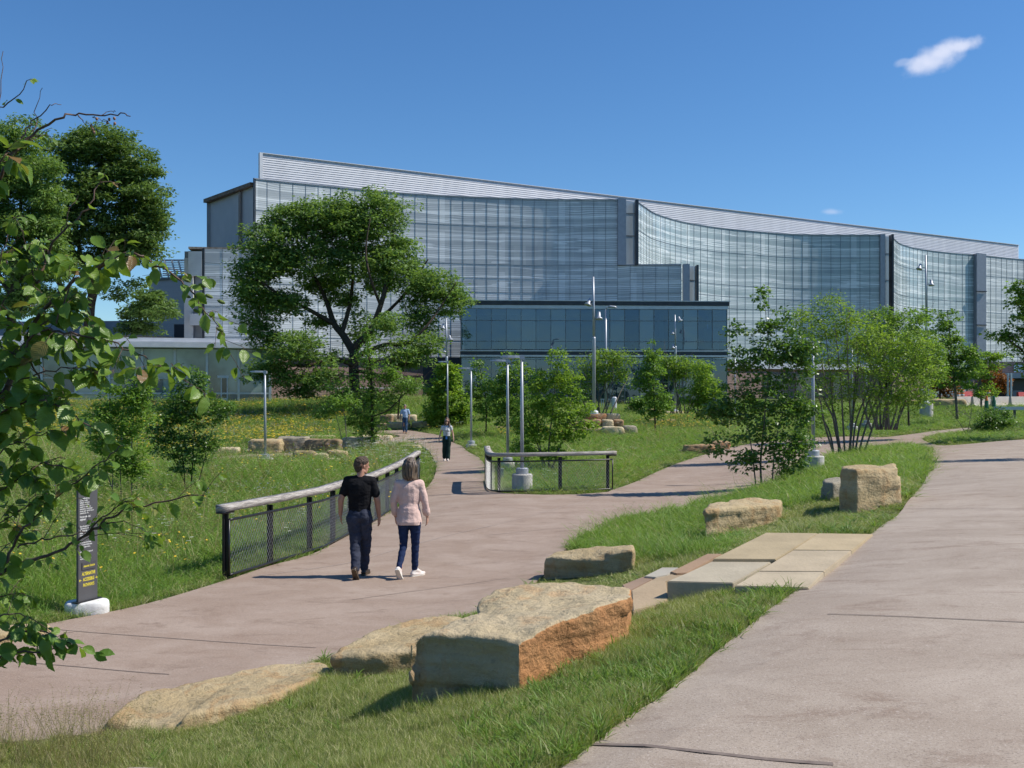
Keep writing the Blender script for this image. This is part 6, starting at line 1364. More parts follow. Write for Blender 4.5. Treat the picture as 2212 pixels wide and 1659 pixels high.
tree("dark_bush", "dark bush in the shade of the brick wall behind the meadow bank", "shrub", 84, [[(895,888,.05),(892,872,.03)]], [(890,876,46,12),(930,880,30,12),(860,872,26,8)], 90, 36, .2, L_locd, bark_d, 85, rcl=.6, sz=.6, twig=.02)
for k, (u, v, a, lab) in enumerate(((1040, 905, 40, "dark bush behind the spindly sapling"), (1085, 895, 36, "dark bush between sapling and pavilion glass"), (1150, 888, 34, "bush low against the pavilion glass left of the mast"), (1395, 882, 30, "low bush by the layered dark rock"), (1580, 895, 34, "low bush at the pavilion's lower right corner"), (1640, 890, 40, "scrubby bush beyond the forking path"))):
    tree("low_bush", lab, "shrub", 74 + k, [[(u, v, .04), (u, v - 14, .02)]], [(u, v - 12, a, 14), (u - a * .5, v - 6, a * .6, 10)], 70, 32, .2, L_mid, bark_d, 90 + k, rcl=.5, sz=.6, twig=.015)
# saplings in the meadow, left
tree("multi_stem_sapling", "pale-stemmed airy sapling group behind the trail sign", "tree", 24.5,
  [[(242,1085,.016),(244,1000,.013),(240,930,.010),(236,850,.006)],[(262,1082,.016),(260,1010,.013),(262,940,.010),(268,860,.006),(272,805,.003)],[(285,1085,.02),(284,1010,.016),(286,930,.012),(292,850,.007),(300,790,.003)],[(252,1085,.014),(225,1000,.01),(205,920,.006),(198,870,.003)]],
  [(235,860,34,30),(280,840,30,36),(215,900,36,34),(260,900,44,36),(300,900,34,36),(230,950,36,30),(280,960,40,34),(255,1000,40,24),(310,850,22,26),(300,1010,30,18)],
  300, 26, .088, leafmat("sapling_leaf", (.14, .26, .04), (.24, .37, .055), (.10, .20, .03), .46), bark_g, 43, depth=1.1, rcl=.19, asp=.52, twig=.004, tmin=.0028, bare=30)
tree("multi_stem_sapling", "darker dense sapling between the trail sign and the lone lamp", "tree", 27.5,
  [[(412,1062,.022),(416,1000,.018),(420,930,.014),(428,860,.008),(432,800,.003)],[(400,1062,.018),(396,1000,.014),(385,920,.010),(372,850,.005)],[(425,1060,.018),(440,1000,.013),(458,930,.009),(485,890,.004)],[(408,1062,.014),(370,980,.010),(340,930,.005)]],
  [(425,820,18,30),(390,850,34,26),(430,870,36,28),(360,890,34,28),(400,920,44,30),(450,900,34,26),(480,880,26,14),(370,960,40,28),(425,970,40,28),(345,930,26,22),(455,950,24,20),(400,1010,26,14)],
  320, 27, .095, L_dark, bark_d, 44, depth=1.1, rcl=.20, asp=.5, twig=.004, tmin=.0028, bare=20)
tree("conifer", "dark blue-green conifer against the low building's glass", "tree", 84, [[(300,880,.14),(302,830,.1),(305,800,.05)]], [(300,862,40,18),(298,840,30,18),(302,820,20,18),(318,870,26,12)], 120, 60, .2, L_con, bark_d, 86, rcl=.55, asp=.2, sz=.5, twig=.02)
tree("dark_bush", "dark feathery bush directly under the great locust tree", "shrub", 80, [[(770,872,.06),(770,850,.04)]], [(770,855,46,20),(800,866,34,12),(735,862,26,12)], 110, 45, .2, L_locd, bark_d, 87, rcl=.6, sz=.6, twig=.02)
# ---------------------------------------------------------------- alder reaching in from the left, close to the camera
rg = np.random.default_rng(77); rr = random.Random(77)
Y0 = 4.25; AR = Vector((-2.95, 4.4, h1(-2.95, 4.4) - .05))
BR = [  # (root thickness m, [(u, v, depth)...], leaves per metre, leaf size, first leafed fraction)
 (.013,[(-40,905,4.3),(15,838,4.3),(46,765,4.3),(67,712,4.28),(101,662,4.25),(153,612,4.2),(183,599,4.2),(225,565,4.2),(262,551,4.2)],26,.105,.15),
 (.006,[(225,565,4.2),(290,549,4.15),(325,566,4.15),(367,589,4.15),(401,616,4.15),(424,643,4.15),(443,673,4.15),(470,700,4.15),(492,755,4.15)],44,.070,.12),
 (.007,[(76,612,4.3),(99,566,4.3),(115,524,4.3),(160,478,4.3),(195,440,4.3),(214,394,4.3),(225,377,4.3)],10,.055,.0),
 (.005,[(-30,760,4.3),(30,690,4.3),(76,612,4.3)],30,.09,.0),
 (.003,[(76,612,4.3),(62,550,4.3),(50,500,4.3)],6,.05,.5),(.003,[(132,505,4.3),(150,450,4.3),(168,422,4.3)],0,.05,.9),
 (.007,[(-60,470,4.2),(0,390,4.2),(17,346,4.2),(69,291,4.2),(136,252,4.2),(160,247,4.2),(214,249,4.2),(260,246,4.2),(282,251,4.2)],0,.06,.9),
 (.003,[(170,247,4.2),(178,262,4.2),(190,268,4.2)],0,.05,.9),(.002,[(214,249,4.2),(235,240,4.2),(250,243,4.2)],0,.05,.9),(.002,[(200,249,4.2),(215,258,4.2),(232,262,4.2)],0,.05,.9),
 (.004,[(40,318,4.2),(58,280,4.2),(89,246,4.2),(111,226,4.2),(133,226,4.2)],0,.05,.9),(.003,[(75,285,4.2),(82,240,4.2),(89,188,4.2)],0,.05,.9),
 (.005,[(-40,270,4.2),(0,235,4.2),(28,213,4.2),(67,170,4.2)],16,.05,.35),(.003,[(20,350,4.2),(60,310,4.2),(98,292,4.2),(112,296,4.2)],14,.06,.2),
 (.005,[(-50,420,4.1),(0,350,4.1),(20,330,4.1),(35,350,4.1)],34,.12,.2),(.004,[(-40,640,4.2),(0,560,4.2),(20,500,4.2),(30,470,4.2)],10,.06,.2),
 (.003,[(-10,330,4.1),(-2,200,4.1),(4,110,4.1)],0,.05,.9),
 (.006,[(50,760,4.2),(69,727,4.2),(107,711,4.15),(153,723,4.1),(214,730,4.1),(267,750,4.1),(329,780,4.1),(382,815,4.1),(447,849,4.1)],30,.10,.0),
 (.006,[(-40,920,4.2),(0,891,4.2),(49,869,4.2),(80,867,4.15),(117,874,4.1),(156,896,4.1),(194,920,4.1),(236,952,4.1)],32,.105,.1),
 (.005,[(0,850,4.2),(27,830,4.2),(102,801,4.2),(156,794,4.15),(190,800,4.1)],30,.105,.2),
 (.009,[(-60,1262,4.2),(0,1237,4.2),(33,1220,4.2),(83,1206,4.2),(125,1192,4.15),(178,1162,4.15),(222,1131,4.1),(267,1104,4.1),(333,1087,4.1),(400,1072,4.1),(443,1070,4.1)],15,.062,.3),
 (.007,[(-30,1250,4.2),(0,1237,4.2),(28,1181,4.2),(64,1131,4.2),(108,1087,4.2),(167,1037,4.15),(230,990,4.1),(262,960,4.1)],26,.08,.1),
 (.004,[(40,1185,4.2),(89,1167,4.15),(128,1159,4.1),(178,1151,4.1),(211,1154,4.1),(267,1151,4.1),(322,1156,4.1)],14,.06,.1),
 (.004,[(178,1162,4.15),(220,1120,4.1),(260,1090,4.1),(300,1075,4.1)],24,.065,.1),
 (.003,[(222,1131,4.1),(270,1128,4.1),(320,1150,4.1)],14,.06,.2),
 (.006,[(-40,1400,4.1),(0,1384,4.1),(56,1362,4.1),(100,1367,4.1),(133,1379,4.1)],32,.085,.0),
 (.006,[(-40,1440,4.1),(0,1420,4.1),(42,1408,4.1),(97,1409,4.1),(119,1398,4.1),(150,1388,4.1)],30,.085,.0),
 (.005,[(-40,1350,4.1),(0,1330,4.1),(40,1325,4.1),(75,1340,4.1)],30,.08,.0),
 (.005,[(-40,1080,4.2),(0,1060,4.2),(50,1030,4.2),(90,1000,4.2),(140,985,4.2)],26,.085,.0),
 (.004,[(-30,1000,4.2),(20,960,4.2),(60,950,4.2),(110,930,4.2),(150,935,4.2)],32,.10,.0),
 (.004,[(-30,1150,4.2),(20,1120,4.2),(60,1090,4.2),(80,1050,4.2)],30,.085,.0),
 (.004,[(90,820,4.2),(60,780,4.2),(20,760,4.2),(-20,730,4.2)],34,.10,.0),(.004,[(-40,820,4.2),(10,780,4.2),(50,740,4.2)],34,.10,.0),
 (.004,[(101,662,4.25),(150,660,4.2),(195,690,4.2),(225,720,4.2)],34,.105,.0),(.004,[(60,712,4.25),(110,690,4.2),(150,655,4.2)],34,.10,.0),
 (.004,[(-30,700,4.3),(10,650,4.3),(50,600,4.3),(95,575,4.3)],26,.085,.0),(.004,[(-40,960,4.3),(0,930,4.3),(40,915,4.3),(90,905,4.3)],30,.10,.0),
 (.004,[(-40,1310,4.2),(0,1290,4.2),(40,1280,4.2),(70,1290,4.2)],26,.08,.0),(.004,[(-40,620,4.3),(0,600,4.3),(40,560,4.3)],18,.08,.0),
 (.004,[(90,1000,4.2),(140,1010,4.15),(180,1040,4.15)],24,.075,.0),(.004,[(-40,560,4.3),(10,545,4.3),(60,535,4.3),(110,545,4.3)],30,.09,.0),(.004,[(-40,880,4.25),(10,860,4.2),(60,850,4.2),(120,860,4.2)],30,.10,.0),(.004,[(-40,1040,4.2),(10,1020,4.2),(50,985,4.2),(70,970,4.2)],30,.09,.0),(.004,[(-40,1200,4.2),(0,1190,4.2),(40,1150,4.2)],30,.085,.0),(.004,[(120,700,4.1),(160,600,4.1),(200,560,4.1)],24,.085,.1),(.003,[(150,720,4.1),(180,760,4.1),(200,800,4.1)],26,.095,.0)]
wood = MB(); stations = []
base_u = []
for r0, px, dens, ls, ff in BR:
    pts = [P(u, v, y + rg.normal() * .02) for u, v, y in px]
    if px[0][0] < -25:                     # carry on back to the trunk
        p = pts[0]; tz = max(AR.z + .5, p.z - .55); pts = [Vector((AR.x + .02, AR.y, tz)), Vector(((AR.x + p.x) / 2, (AR.y + p.y) / 2, (tz + p.z) / 2 + .1))] + pts; lead = 2
    else: lead = 0
    pts = [p + Vector((rg.normal(), rg.normal(), rg.normal())) * .004 for p in catmull(pts, 4)]
    n = len(pts); wood.tube(pts, [max(.0013, r0 * (1.25 if lead else 1) * (1 - .8 * i / n)) for i in range(n)], 6, False)
    q = resample(pts, .01); L = len(q) * .01; s = max(ff * L, lead * .0); side = 1
    if dens:
        while s < L:
            i = min(len(q) - 2, int(s / .01)); t = (q[min(i + 3, len(q) - 1)] - q[max(i - 3, 0)]).normalized(); side = -side; s += .9 / dens * rr.uniform(.5, 1.5)
            if rr.random() < .55: stations.append((q[i], t, side, ls * rr.uniform(.55, 1.15))); continue
            d = (t * rr.uniform(.2, .9) + Vector((rr.uniform(-1, 1), rr.uniform(-1, 1), rr.uniform(-.6, .9)))).normalized(); tl = rr.uniform(.05, .17)
            tw_ = [q[i], q[i] + d * tl * .5 + Vector((0, 0, .008)), q[i] + d * tl]; wood.tube(tw_, [.0016, .0013, .0009], 4, False)
            for k in range(rr.choice((2, 3, 4))): stations.append((tw_[1].lerp(tw_[2], rr.random()), d, rr.choice((-1, 1)), ls * rr.uniform(.4, .95)))
        for k in range(3): stations.append((q[-1], (q[-1] - q[-4]).normalized(), rr.choice((-1, 1)), ls * rr.uniform(.4, .8)))
wood.tube([AR, AR + Vector((.02, 0, 1.2)), AR + Vector((0, .05, 2.6)), AR + Vector((.12, 0, 4.4))], [.045, .038, .026, .010], 10)
# one leaf: midrib and toothed margins
prof = [(0, .0), (.08, .20), (.17, .27), (.22, .345), (.33, .375), (.38, .43), (.48, .425), (.53, .455), (.62, .39), (.67, .40), (.76, .28), (.80, .275), (.88, .14), (.92, .12), (1.0, 0)]
tv = []; 
for x, w in prof: tv += [(x, 0, 0, 0), (x, w, 1, 1), (x, -w, 1, -1)]
tf = []
for i in range(len(prof) - 1): a = i * 3; b = a + 3; tf += [(a, b, b + 1, a + 1), (a + 2, b + 2, b, a)]
V, F, UV = [], [], []; off = 0
tva = np.array([(x, y) for x, y, a, b in tv])
for p, t, side, ls in stations:
    t = Vector(t); up = Vector((0, 0, 1)); lat = t.cross(up)
    if lat.length < .1: lat = Vector((0, -1, 0))
    lat.normalize(); rot = rr.uniform(-.9, .9)
    lat = Matrix.Rotation(rot, 3, t) @ lat
    ax = (t * rr.uniform(.15, .9) + lat * side * rr.uniform(.5, 1.1) + Vector((0, 0, -rr.uniform(.15, 1.1)))).normalized()
    nrm = (Vector((rr.uniform(-.6, .6), rr.uniform(-.8, .3), rr.uniform(.25, 1))) ); nrm = (nrm - ax * nrm.dot(ax)).normalized(); s = nrm.cross(ax)
    start = p + ax * ls * .18; fold = rr.uniform(.08, .42); curl = rr.uniform(.05, .35); asp = rr.uniform(.62, .85); tw = rr.uniform(-.3, .3)
    wood.tube([p, start], [.0011, .0009], 3, False)
    for (x, y) in tva:
        wv = math.sin(x * 24 + y * 3) * .010
        q = start + ax * (x * ls) + s * (y * ls * asp) + nrm * (abs(y) * fold * ls - curl * x * x * ls + wv * ls + tw * y * x * ls); V.append(q); UV.append((x, y))
    for f in tf: F.append([off + i for i in f])
    off += len(tva)
alder = thing("alder_tree", "near leafy alder branches with bare twigs and cones reaching in at the left side", "tree", AR)
me = wood.mesh("trunk"); me.transform(Matrix.Translation(-AR)); link("trunk", me, simple("alder_twig_bark", (.14, .085, .065), (.075, .05, .042), 30, .6, spec=.3), alder, True)
am, n_, l_, b_ = newmat("alder_leaf"); nt = am.node_tree
uv = n_.new('ShaderNodeUVMap').outputs[0]; sx = n_.new('ShaderNodeSeparateXYZ'); l_.new(uv, sx.inputs[0]); g_n = n_.new('ShaderNodeNewGeometry')
ay = mathn(nt, 'ABSOLUTE', sx.outputs[1]); vein = mathn(nt, 'ABSOLUTE', mathn(nt, 'SUBTRACT', mathn(nt, 'FRACT', mathn(nt, 'MULTIPLY', mathn(nt, 'SUBTRACT', sx.outputs[0], mathn(nt, 'MULTIPLY', ay, .75)), 9)), .5))
vl = mathn(nt, 'MAXIMUM', ramp(nt, vein, .42, .5), mathn(nt, 'SUBTRACT', 1, ramp(nt, ay, .005, .02)))
c = mixc(nt, g_n.outputs['Random Per Island'], (.10, .20, .028), (.20, .31, .042))
c = mixc(nt, ramp(nt, g_n.outputs['Random Per Island'], .955, .975), c, (.24, .13, .055))
c = mixc(nt, mathn(nt, 'MULTIPLY', vl, .35), c, (.22, .30, .07))
l_.new(c, b_.inputs['Base Color']); b_.inputs['Roughness'].default_value = .38; b_.inputs['Specular IOR Level'].default_value = .5
l_.new(bumpn(nt, vein, .5, .003), b_.inputs['Normal'])
tr = n_.new('ShaderNodeBsdfTranslucent'); l_.new(mixc(nt, .55, c, (.30, .42, .03)), tr.inputs[0]); mx = n_.new('ShaderNodeMixShader'); mx.inputs[0].default_value = .42
l_.new(b_.outputs[0], mx.inputs[1]); l_.new(tr.outputs[0], mx.inputs[2]); l_.new(mx.outputs[0], n_['Material Output'].inputs[0])
V = np.array(V) - np.array(AR); link("crown", mesh_np("crown", V, F, UV), am, alder, False)
cone_m = simple("green_alder_cone", (.20, .27, .05), (.13, .18, .04), 60, .7, bump=.8, bscale=220)
dry_m = simple("dry_seed_cone", (.30, .17, .12), (.20, .10, .07), 80, .8)
for (u, v, r, m_) in [(404,606,.007,0),(405,640,.007,0),(437,617,.008,0),(452,640,.008,0),(478,652,.008,0),(425,672,.007,0),(447,690,.008,0),(475,712,.008,0),(209,257,.006,1),(232,265,.006,1),(236,258,.006,1),(247,256,.006,1),(248,267,.006,1),(197,272,.006,1),(203,286,.006,1),(200,279,.006,1)]:
    m = MB(); p = P(u, v, 4.15 if m_ == 0 else 4.2) - AR; d = Vector((.6, 0, -.25)).normalized() if m_ == 0 else Vector((.1, 0, -1))
    L = r * (2.2 if m_ == 0 else 1.2); m.tube([p - d * L, p - d * L * .7, p - d * L * .2, p + d * L * .4, p + d * L * .85, p + d * L], [r * .3, r * .8, r, r * .9, r * .5, r * .15], 8); m.build("cone", dry_m if m_ else cone_m, alder, True)
# ---------------------------------------------------------------- grass, weeds and wildflowers (countless: stuff)
def blades(n, hmin, hmax, w, rad, lean, rg, seg=3, flop=.6, hb=.4):
    lean = lean * hb
    v, f = [], []
    for i in range(n):
        a = rg.random() * 2 * math.pi; r = rad * math.sqrt(rg.random()); x, y = r * math.cos(a), r * math.sin(a)
        h = hmin + (hmax - hmin) * rg.random(); d = rg.random() * 2 * math.pi; ln = lean * h * (.3 + rg.random()); ww = w * (.7 + .6 * rg.random())
        dx, dy = math.cos(d), math.sin(d); sx, sy = -dy, dx; t0 = rg.random() * 2 * math.pi; sx, sy = math.cos(t0), math.sin(t0); b = len(v)
        for k in range(seg):
            t = k / seg; o = ln * t ** 1.8; z = h * (t - flop * .25 * t ** 3); q = ww * (1 - .55 * t) / 2
            v += [(x + dx * o - sx * q, y + dy * o - sy * q, z), (x + dx * o + sx * q, y + dy * o + sy * q, z)]
        v.append((x + dx * ln, y + dy * ln, h * (1 - flop * .25)))
        for k in range(seg - 1): f.append((b + 2 * k, b + 2 * k + 1, b + 2 * k + 3, b + 2 * k + 2))
        f.append((b + 2 * seg - 2, b + 2 * seg - 1, b + 2 * seg))
    return v, f
def seedheads(n, h, rad, rg, v, f):
    for i in range(n):
        a = rg.random() * 6.28; r = rad * rg.random(); x, y = r * math.cos(a), r * math.sin(a); d = rg.random() * 6.28; hh = h * (.7 + .5 * rg.random()); ex, ey = x + math.cos(d) * hh * .25, y + math.sin(d) * hh * .25
        b = len(v); v += [(x - .0015, y, 0), (x + .0015, y, 0), (ex + .001, ey, hh), (ex - .001, ey, hh)]; f.append((b, b + 1, b + 2, b + 3))
        for k in range(5):
            z = hh * (.80 + .05 * k); t = z / hh; px_, py_ = x + (ex - x) * t, y + (ey - y) * t; a2 = rg.random() * 6.28; q = .018
            b = len(v); v += [(px_, py_, z), (px_ + math.cos(a2) * q + .004, py_ + math.sin(a2) * q, z + .012), (px_ + math.cos(a2) * q * 1.6, py_ + math.sin(a2) * q * 1.6, z + .004)]; f.append((b, b + 1, b + 2))
def grassmat(name, c1, c2, dry, trans=.4, dryamt=.14):
    m, n, l, b = newmat(name); nt = m.node_tree
    oi = n.new('ShaderNodeObjectInfo'); g = n.new('ShaderNodeNewGeometry')
    pos = g.outputs['Position']
    r_ = mathn(nt, 'FRACT', mathn(nt, 'ADD', mathn(nt, 'MULTIPLY', oi.outputs['Random'], .6), mathn(nt, 'MULTIPLY', g.outputs['Random Per Island'], 1.0)))
    big = ramp(nt, noisen(nt, pos, .16, 4, .6), .35, .65); mid = ramp(nt, noisen(nt, pos, 1.3, 3, .6), .45, .65)
    c = mixc(nt, r_, c1, c2); c = mixc(nt, mathn(nt, 'MULTIPLY', big, .5), c, tuple(q * k for q, k in zip(c2, (1.15, 1.1, .8))))
    c = mixc(nt, mathn(nt, 'MULTIPLY', mid, .55), c, c1)
    c = mixc(nt, mathn(nt, 'GREATER_THAN', r_, 1 - dryamt), c, dry)
    l.new(c, b.inputs['Base Color']); b.inputs['Roughness'].default_value = .5; b.inputs['Specular IOR Level'].default_value = .3
    t = n.new('ShaderNodeBsdfTranslucent'); l.new(mixc(nt, .5, c, tuple(q * k for q, k in zip(c2, (1.6, 1.5, .8)))), t.inputs[0]); mx = n.new('ShaderNodeMixShader'); mx.inputs[0].default_value = trans
    l.new(b.outputs[0], mx.inputs[1]); l.new(t.outputs[0], mx.inputs[2]); l.new(mx.outputs[0], n['Material Output'].inputs[0]); return m
rg = np.random.default_rng(5)
gm_tall = grassmat("meadow_grass", (.09, .20, .032), (.23, .36, .065), (.38, .36, .17), .40, .14)
gm_turf = grassmat("mown_turf", (.14, .21, .042), (.32, .38, .11), (.54, .50, .27), .35, .30)
gm_lush = grassmat("crabgrass", (.085, .175, .028), (.175, .28, .05), (.28, .30, .12), .42, .12)
def proto(name, vf, mat_):
    me = bpy.data.meshes.new(name); me.from_pydata(vf[0], [], vf[1]); me.materials.append(mat_); me.update()
    return bpy.data.objects.new(name, me)          # never linked to the scene: only a shape for the scatter below
def scatter(name, label, protos, pts, rot, scl, idx, cat="grass"):
    me = bpy.data.meshes.new(name); me.vertices.add(len(pts)); me.vertices.foreach_set('co', np.asarray(pts, np.float32).ravel())
    for an, ty, arr in (('rot', 'FLOAT_VECTOR', rot), ('scl', 'FLOAT_VECTOR', scl)):
        a = me.attributes.new(an, ty, 'POINT'); a.data.foreach_set('vector', np.asarray(arr, np.float32).ravel())
    a = me.attributes.new('pick', 'INT', 'POINT'); a.data.foreach_set('value', np.asarray(idx, np.int32)); me.update()
    o = bpy.data.objects.new(name, me); COL.objects.link(o)
    ng = bpy.data.node_groups.new(name, 'GeometryNodeTree'); ng.interface.new_socket('Geometry', in_out='INPUT', socket_type='NodeSocketGeometry'); ng.interface.new_socket('Geometry', in_out='OUTPUT', socket_type='NodeSocketGeometry')
    gi = ng.nodes.new('NodeGroupInput'); go = ng.nodes.new('NodeGroupOutput'); iop = ng.nodes.new('GeometryNodeInstanceOnPoints'); jn_ = ng.nodes.new('GeometryNodeJoinGeometry')
    for p in reversed(protos):
        oi = ng.nodes.new('GeometryNodeObjectInfo'); oi.inputs['Object'].default_value = p; oi.inputs['As Instance'].default_value = True; ng.links.new(oi.outputs['Geometry'], jn_.inputs[0])
    def at(n_, t): q = ng.nodes.new('GeometryNodeInputNamedAttribute'); q.data_type = t; q.inputs[0].default_value = n_; return q.outputs[0]
    ng.links.new(gi.outputs[0], iop.inputs['Points']); ng.links.new(jn_.outputs[0], iop.inputs['Instance']); iop.inputs['Pick Instance'].default_value = True
    ng.links.new(at('pick', 'INT'), iop.inputs['Instance Index'])
    e2r = ng.nodes.new('FunctionNodeEulerToRotation'); ng.links.new(at('rot', 'FLOAT_VECTOR'), e2r.inputs[0]); ng.links.new(e2r.outputs[0], iop.inputs['Rotation'])
    ng.links.new(at('scl', 'FLOAT_VECTOR'), iop.inputs['Scale']); ng.links.new(iop.outputs[0], go.inputs[0])
    md = o.modifiers.new('scatter', 'NODES'); md.node_group = ng
    return tag(o, label, cat, kind='stuff')
# candidate points, equally dense by bearing and log distance
NC = 150000
th_ = rg.uniform(-.66, .66, NC); ly = rg.uniform(math.log(2.3), math.log(97), NC); Y = np.exp(ly); X = np.tan(th_) * Y
keep = ~onpath(X, Y); X, Y = X[keep], Y[keep]
for poly in EXC: k = ~inpoly(X, Y, poly); X, Y = X[k], Y[k]
keep = (Y < 91 - .0 * X) | (X > 26); X, Y = X[keep], Y[keep]
ED = edge_dist(X, Y); Z = H(X, Y)
U = U0 + X / Y * FPX; VV = VH + (CZ - Z) / Y * FPX
BANK = [(-500,2600),(-400,1640),(0,1606),(230,1580),(560,1465),(720,1425),(940,1350),(1110,1290),(1172,1248),(1243,1172),(1340,1130),(1480,1100),(1560,1080),(1698,1035),(1794,990),(1937,959),(1989,964),(2011,985),(2005,1020),(1950,1103),(1885,1155),(1650,1330),(1430,1510),(1225,1659),(1000,2600)]
bank = inpoly(U, VV, BANK)
R1 = rg.random(len(X))
patch = np.array([mnoise.noise(Vector((x * .35, y * .35, 1.7))) for x, y in zip(X, Y)])
patch2 = np.array([mnoise.noise(Vector((x * 1.6, y * 1.6, 5.1))) for x, y in zip(X, Y)])
def blob(u, v, ru, rv): return ((U - u) / ru) ** 2 + ((VV - v) / rv) ** 2 < 1
lushz = bank & (blob(1420, 1160, 190, 55) | blob(1600, 1090, 90, 40) | blob(1820, 1000, 150, 42) | blob(1700, 1060, 90, 40) | blob(1980, 1000, 60, 40))
LOWZ = blob(640, 990, 190, 26) | blob(900, 922, 95, 16) | blob(1300, 938, 100, 12) | blob(1600, 1165, 110, 45) | blob(1280, 1250, 130, 30) | blob(1520, 980, 70, 16) | blob(1880, 1100, 90, 25)
def make(name, label, sel, dens, protos, hbase, sxy, hf=None, clear=.0):
    i = np.where(sel & (R1 < dens) & (ED > clear * np.clip(Y / 9.0, .75, 4.2) * sxy))[0]; n = len(i); s = np.clip(Y[i] / 9.0, .75, 4.2) * sxy
    hh = hbase * (.75 + .5 * rg.random(n)) * (1 + .35 * patch[i]); hh *= np.clip(.35 + ED[i] * .55, .35, 1) if clear > .1 else 1
    if hf is not None: hh = hh * hf[i]
    hh = hh * np.where(LOWZ[i], .38, 1)
    scl = np.stack([s, s, hh], 1); rot = np.zeros((n, 3)); rot[:, 2] = rg.random(n) * 6.28; rot[:, :2] = rg.normal(size=(n, 2)) * .16
    scatter(name, label, protos, np.stack([X[i], Y[i], Z[i] - .01], 1), rot, scl, rg.integers(0, len(protos), n))
tall = [proto("grass_clump", blades(26, .5, 1.0, .0075, .16, .45, rg), gm_tall) for _ in range(5)]
for k in range(3):
    v, f = blades(14, .45, .95, .007, .15, .5, rg); seedheads(3, 1.2, .12, rg, v, f); tall.append(proto("grass_clump", (v, f), gm_tall))
turf = [proto("turf_tuft", blades(46, .5, 1.0, .0046, .10, 1.0, rg, 2, .6, .09), gm_turf) for _ in range(6)]
lush = [proto("broad_tuft", blades(13, .45, 1.0, .016, .06, 1.3, rg, 4, 1.0, .20), gm_lush) for _ in range(6)]
left = ~bank
make("short_grass", "short mown grass edging the paths", left & (ED < 1.2) & (Y > 5), .8, turf, .13, .75, None, .08)
make("meadow_grass", "tall shaggy green meadow grass round the paths", left & (Y > 6) & (U < 1800), .72, tall, .42, 1.0, np.where(U > 940, .55, 1.0) * np.clip(.75 + ED * .12, .75, 1.35), .14)
make("lawn_grass", "shorter grass of the right-hand lawns", left & (U >= 1800), .7, tall, .20, 1.0, None, .14)
make("bank_turf", "fine yellow-green grass on the sloping bank", bank & ((patch2 > -.38) | (R1 < .35)), 1.0, turf, .095, .8, 1 + .5 * (patch2 > .15), .05)
make("bank_tall_grass", "long dark grass among the bank's shrubs", lushz, .7, tall, .25, .8, None, .05)
nearedge = bank & ((ED < .6) & (R1 < .30) & (patch2 > -.15) & (U > 700) | blob(1300, 1480, 170, 80) & (R1 < .14) | blob(1500, 1400, 160, 60) & (R1 < .14) | (blob(1250, 1590, 260, 70) & (R1 < .12)) | (R1 < .03) & (patch2 > 0))
make("broad_leaved_grass", "broad-bladed bright weeds along the path edge and boulder", nearedge & (Y > 3), 1.0, lush, .165, .8)
make("edge_weeds", "low green weeds along the meadow side of the path", left & (ED < .8) & (Y < 60), .30, lush, .11, .55)
seedy = [proto("seed_grass", (lambda v, f: (seedheads(6, 1.0, .1, rg, v, f), (v, f))[1])(*blades(8, .3, .8, .004, .08, .6, rg)), grassmat("dry_seed_grass", (.16, .17, .05), (.28, .25, .11), (.36, .30, .16), .35, .4)) for _ in range(3)]
make("seed_grass", "wispy seeding grass at the lower left corner", bank & blob(60, 1640, 260, 75), .16, seedy, .38, .8)
make("meadow_stalks", "tall dry seeding stalks standing above the meadow", left & (ED > .9) & (U < 1750), .04, seedy, .78, 1.1, np.where(U > 940, .6, 1.0), .1)
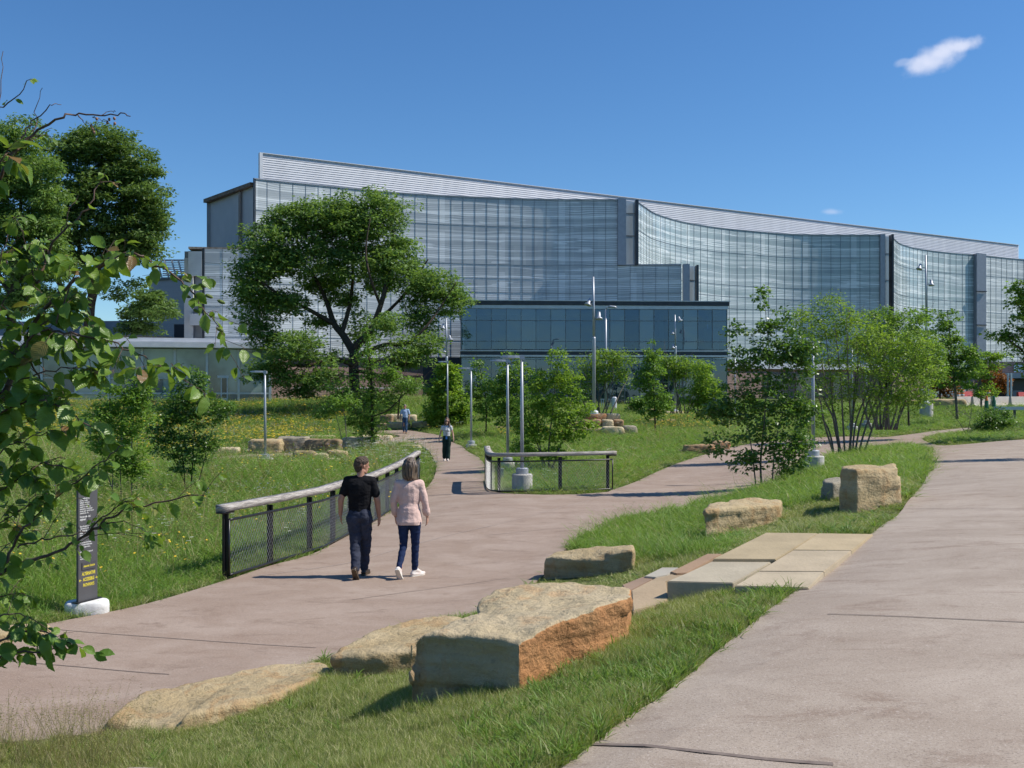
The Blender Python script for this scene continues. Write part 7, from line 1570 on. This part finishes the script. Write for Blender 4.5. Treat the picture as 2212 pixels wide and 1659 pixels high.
# wildflowers
fy = simple("yellow_petal", (.70, .42, .015), (.62, .50, .03), 5, .6); fw_ = simple("white_petal", (.78, .80, .72), None, 5, .7); fb = simple("blue_petal", (.32, .38, .72), None, 5, .6); fst = simple("flower_stem", (.08, .16, .03), None, 5, .7)
def flower(kind):
    v, f, mi = [], [], []
    def q(pts, m): b = len(v); v.extend(pts); f.append(tuple(range(b, b + len(pts)))); mi.append(m)
    for s in range({'y': 5, 'w': 2, 'b': 5}[kind]):
        x, y = rg.normal() * .10, rg.normal() * .10; h = .75 + .35 * rg.random()
        q([(x - .002, y, 0), (x + .002, y, 0), (x + .002, y, h), (x - .002, y, h)], 0)
        R_ = {'y': .026, 'w': .05, 'b': .016}[kind]; tx, ty = rg.normal() * .3, -.35 + rg.normal() * .3
        if kind == 'w':
            for k in range(14):
                a = rg.random() * 6.28; r = R_ * math.sqrt(rg.random()); cx, cy_ = x + r * math.cos(a), y + r * math.sin(a); z = h + .01 - r * .2 + tx * (cx - x) * .5
                q([(cx + .011 * math.cos(t), cy_ + .011 * math.sin(t), z + .002 * (k % 3)) for t in [j * 6.28 / 5 for j in range(5)]], 1)
        else:
            n = 8
            for k in range(n):
                a = k * 6.283 / n; c, s_ = math.cos(a), math.sin(a); c2, s2 = math.cos(a + .33), math.sin(a + .33); c3, s3 = math.cos(a - .33), math.sin(a - .33)
                q([(x, y, h), (x + R_ * .6 * c3, y + R_ * .6 * s3, h + tx * R_ * c3 + ty * R_ * s3 + .003), (x + R_ * c, y + R_ * s_, h + tx * R_ * c + ty * R_ * s_), (x + R_ * .6 * c2, y + R_ * .6 * s2, h + tx * R_ * c2 + ty * R_ * s2 + .003)], 1)
    me = bpy.data.meshes.new("wildflower"); me.from_pydata(v, [], f); me.materials.append(fst); me.materials.append({'y': fy, 'w': fw_, 'b': fb}[kind]); me.polygons.foreach_set('material_index', mi); me.update(); return bpy.data.objects.new("wildflower", me)
fl = [flower('y'), flower('y'), flower('w'), flower('b'), flower('w')]
pick = np.full(len(X), -1); R2_ = rg.random(len(X)); lm = left & (U < 960)
yz = lm & (blob(300, 915, 420, 42) | blob(520, 930, 200, 40) | blob(650, 890, 160, 26) | (blob(330, 960, 200, 40) & (patch > 0)) | (blob(560, 1040, 160, 60) & (patch2 > .5)))
pick[yz & (R2_ < .40)] = 0; pick[lm & (Y > 25) & (R2_ > .985)] = 3; pick[yz & (R2_ > .90)] = 3
pick[lm & (R2_ > .42) & (R2_ < .430) & (Y > 15)] = 2; pick[lm & (R2_ > .50) & (R2_ < .508)] = 1
pick[lm & (blob(840, 990, 110, 30)) & (R2_ < .16)] = 4
pick[left & (U > 960) & (U < 1560) & (blob(1500, 925, 120, 22) | blob(1160, 950, 80, 14)) & (R2_ < .12)] = 1
pick[left & (U > 940) & (U < 1500) & (R2_ > .996)] = 2
i = np.where(pick >= 0)[0]; n = len(i); s = np.clip(Y[i] / 23.0, .8, 2.9)
scatter("wildflowers", "yellow, white and pale blue wildflowers dotting the meadow", fl, np.stack([X[i], Y[i], Z[i]], 1), np.stack([0 * s, 0 * s, rg.random(n) * 6.28], 1), np.stack([s, s, .52 + .1 * rg.random(n)], 1), pick[i], "flowers")
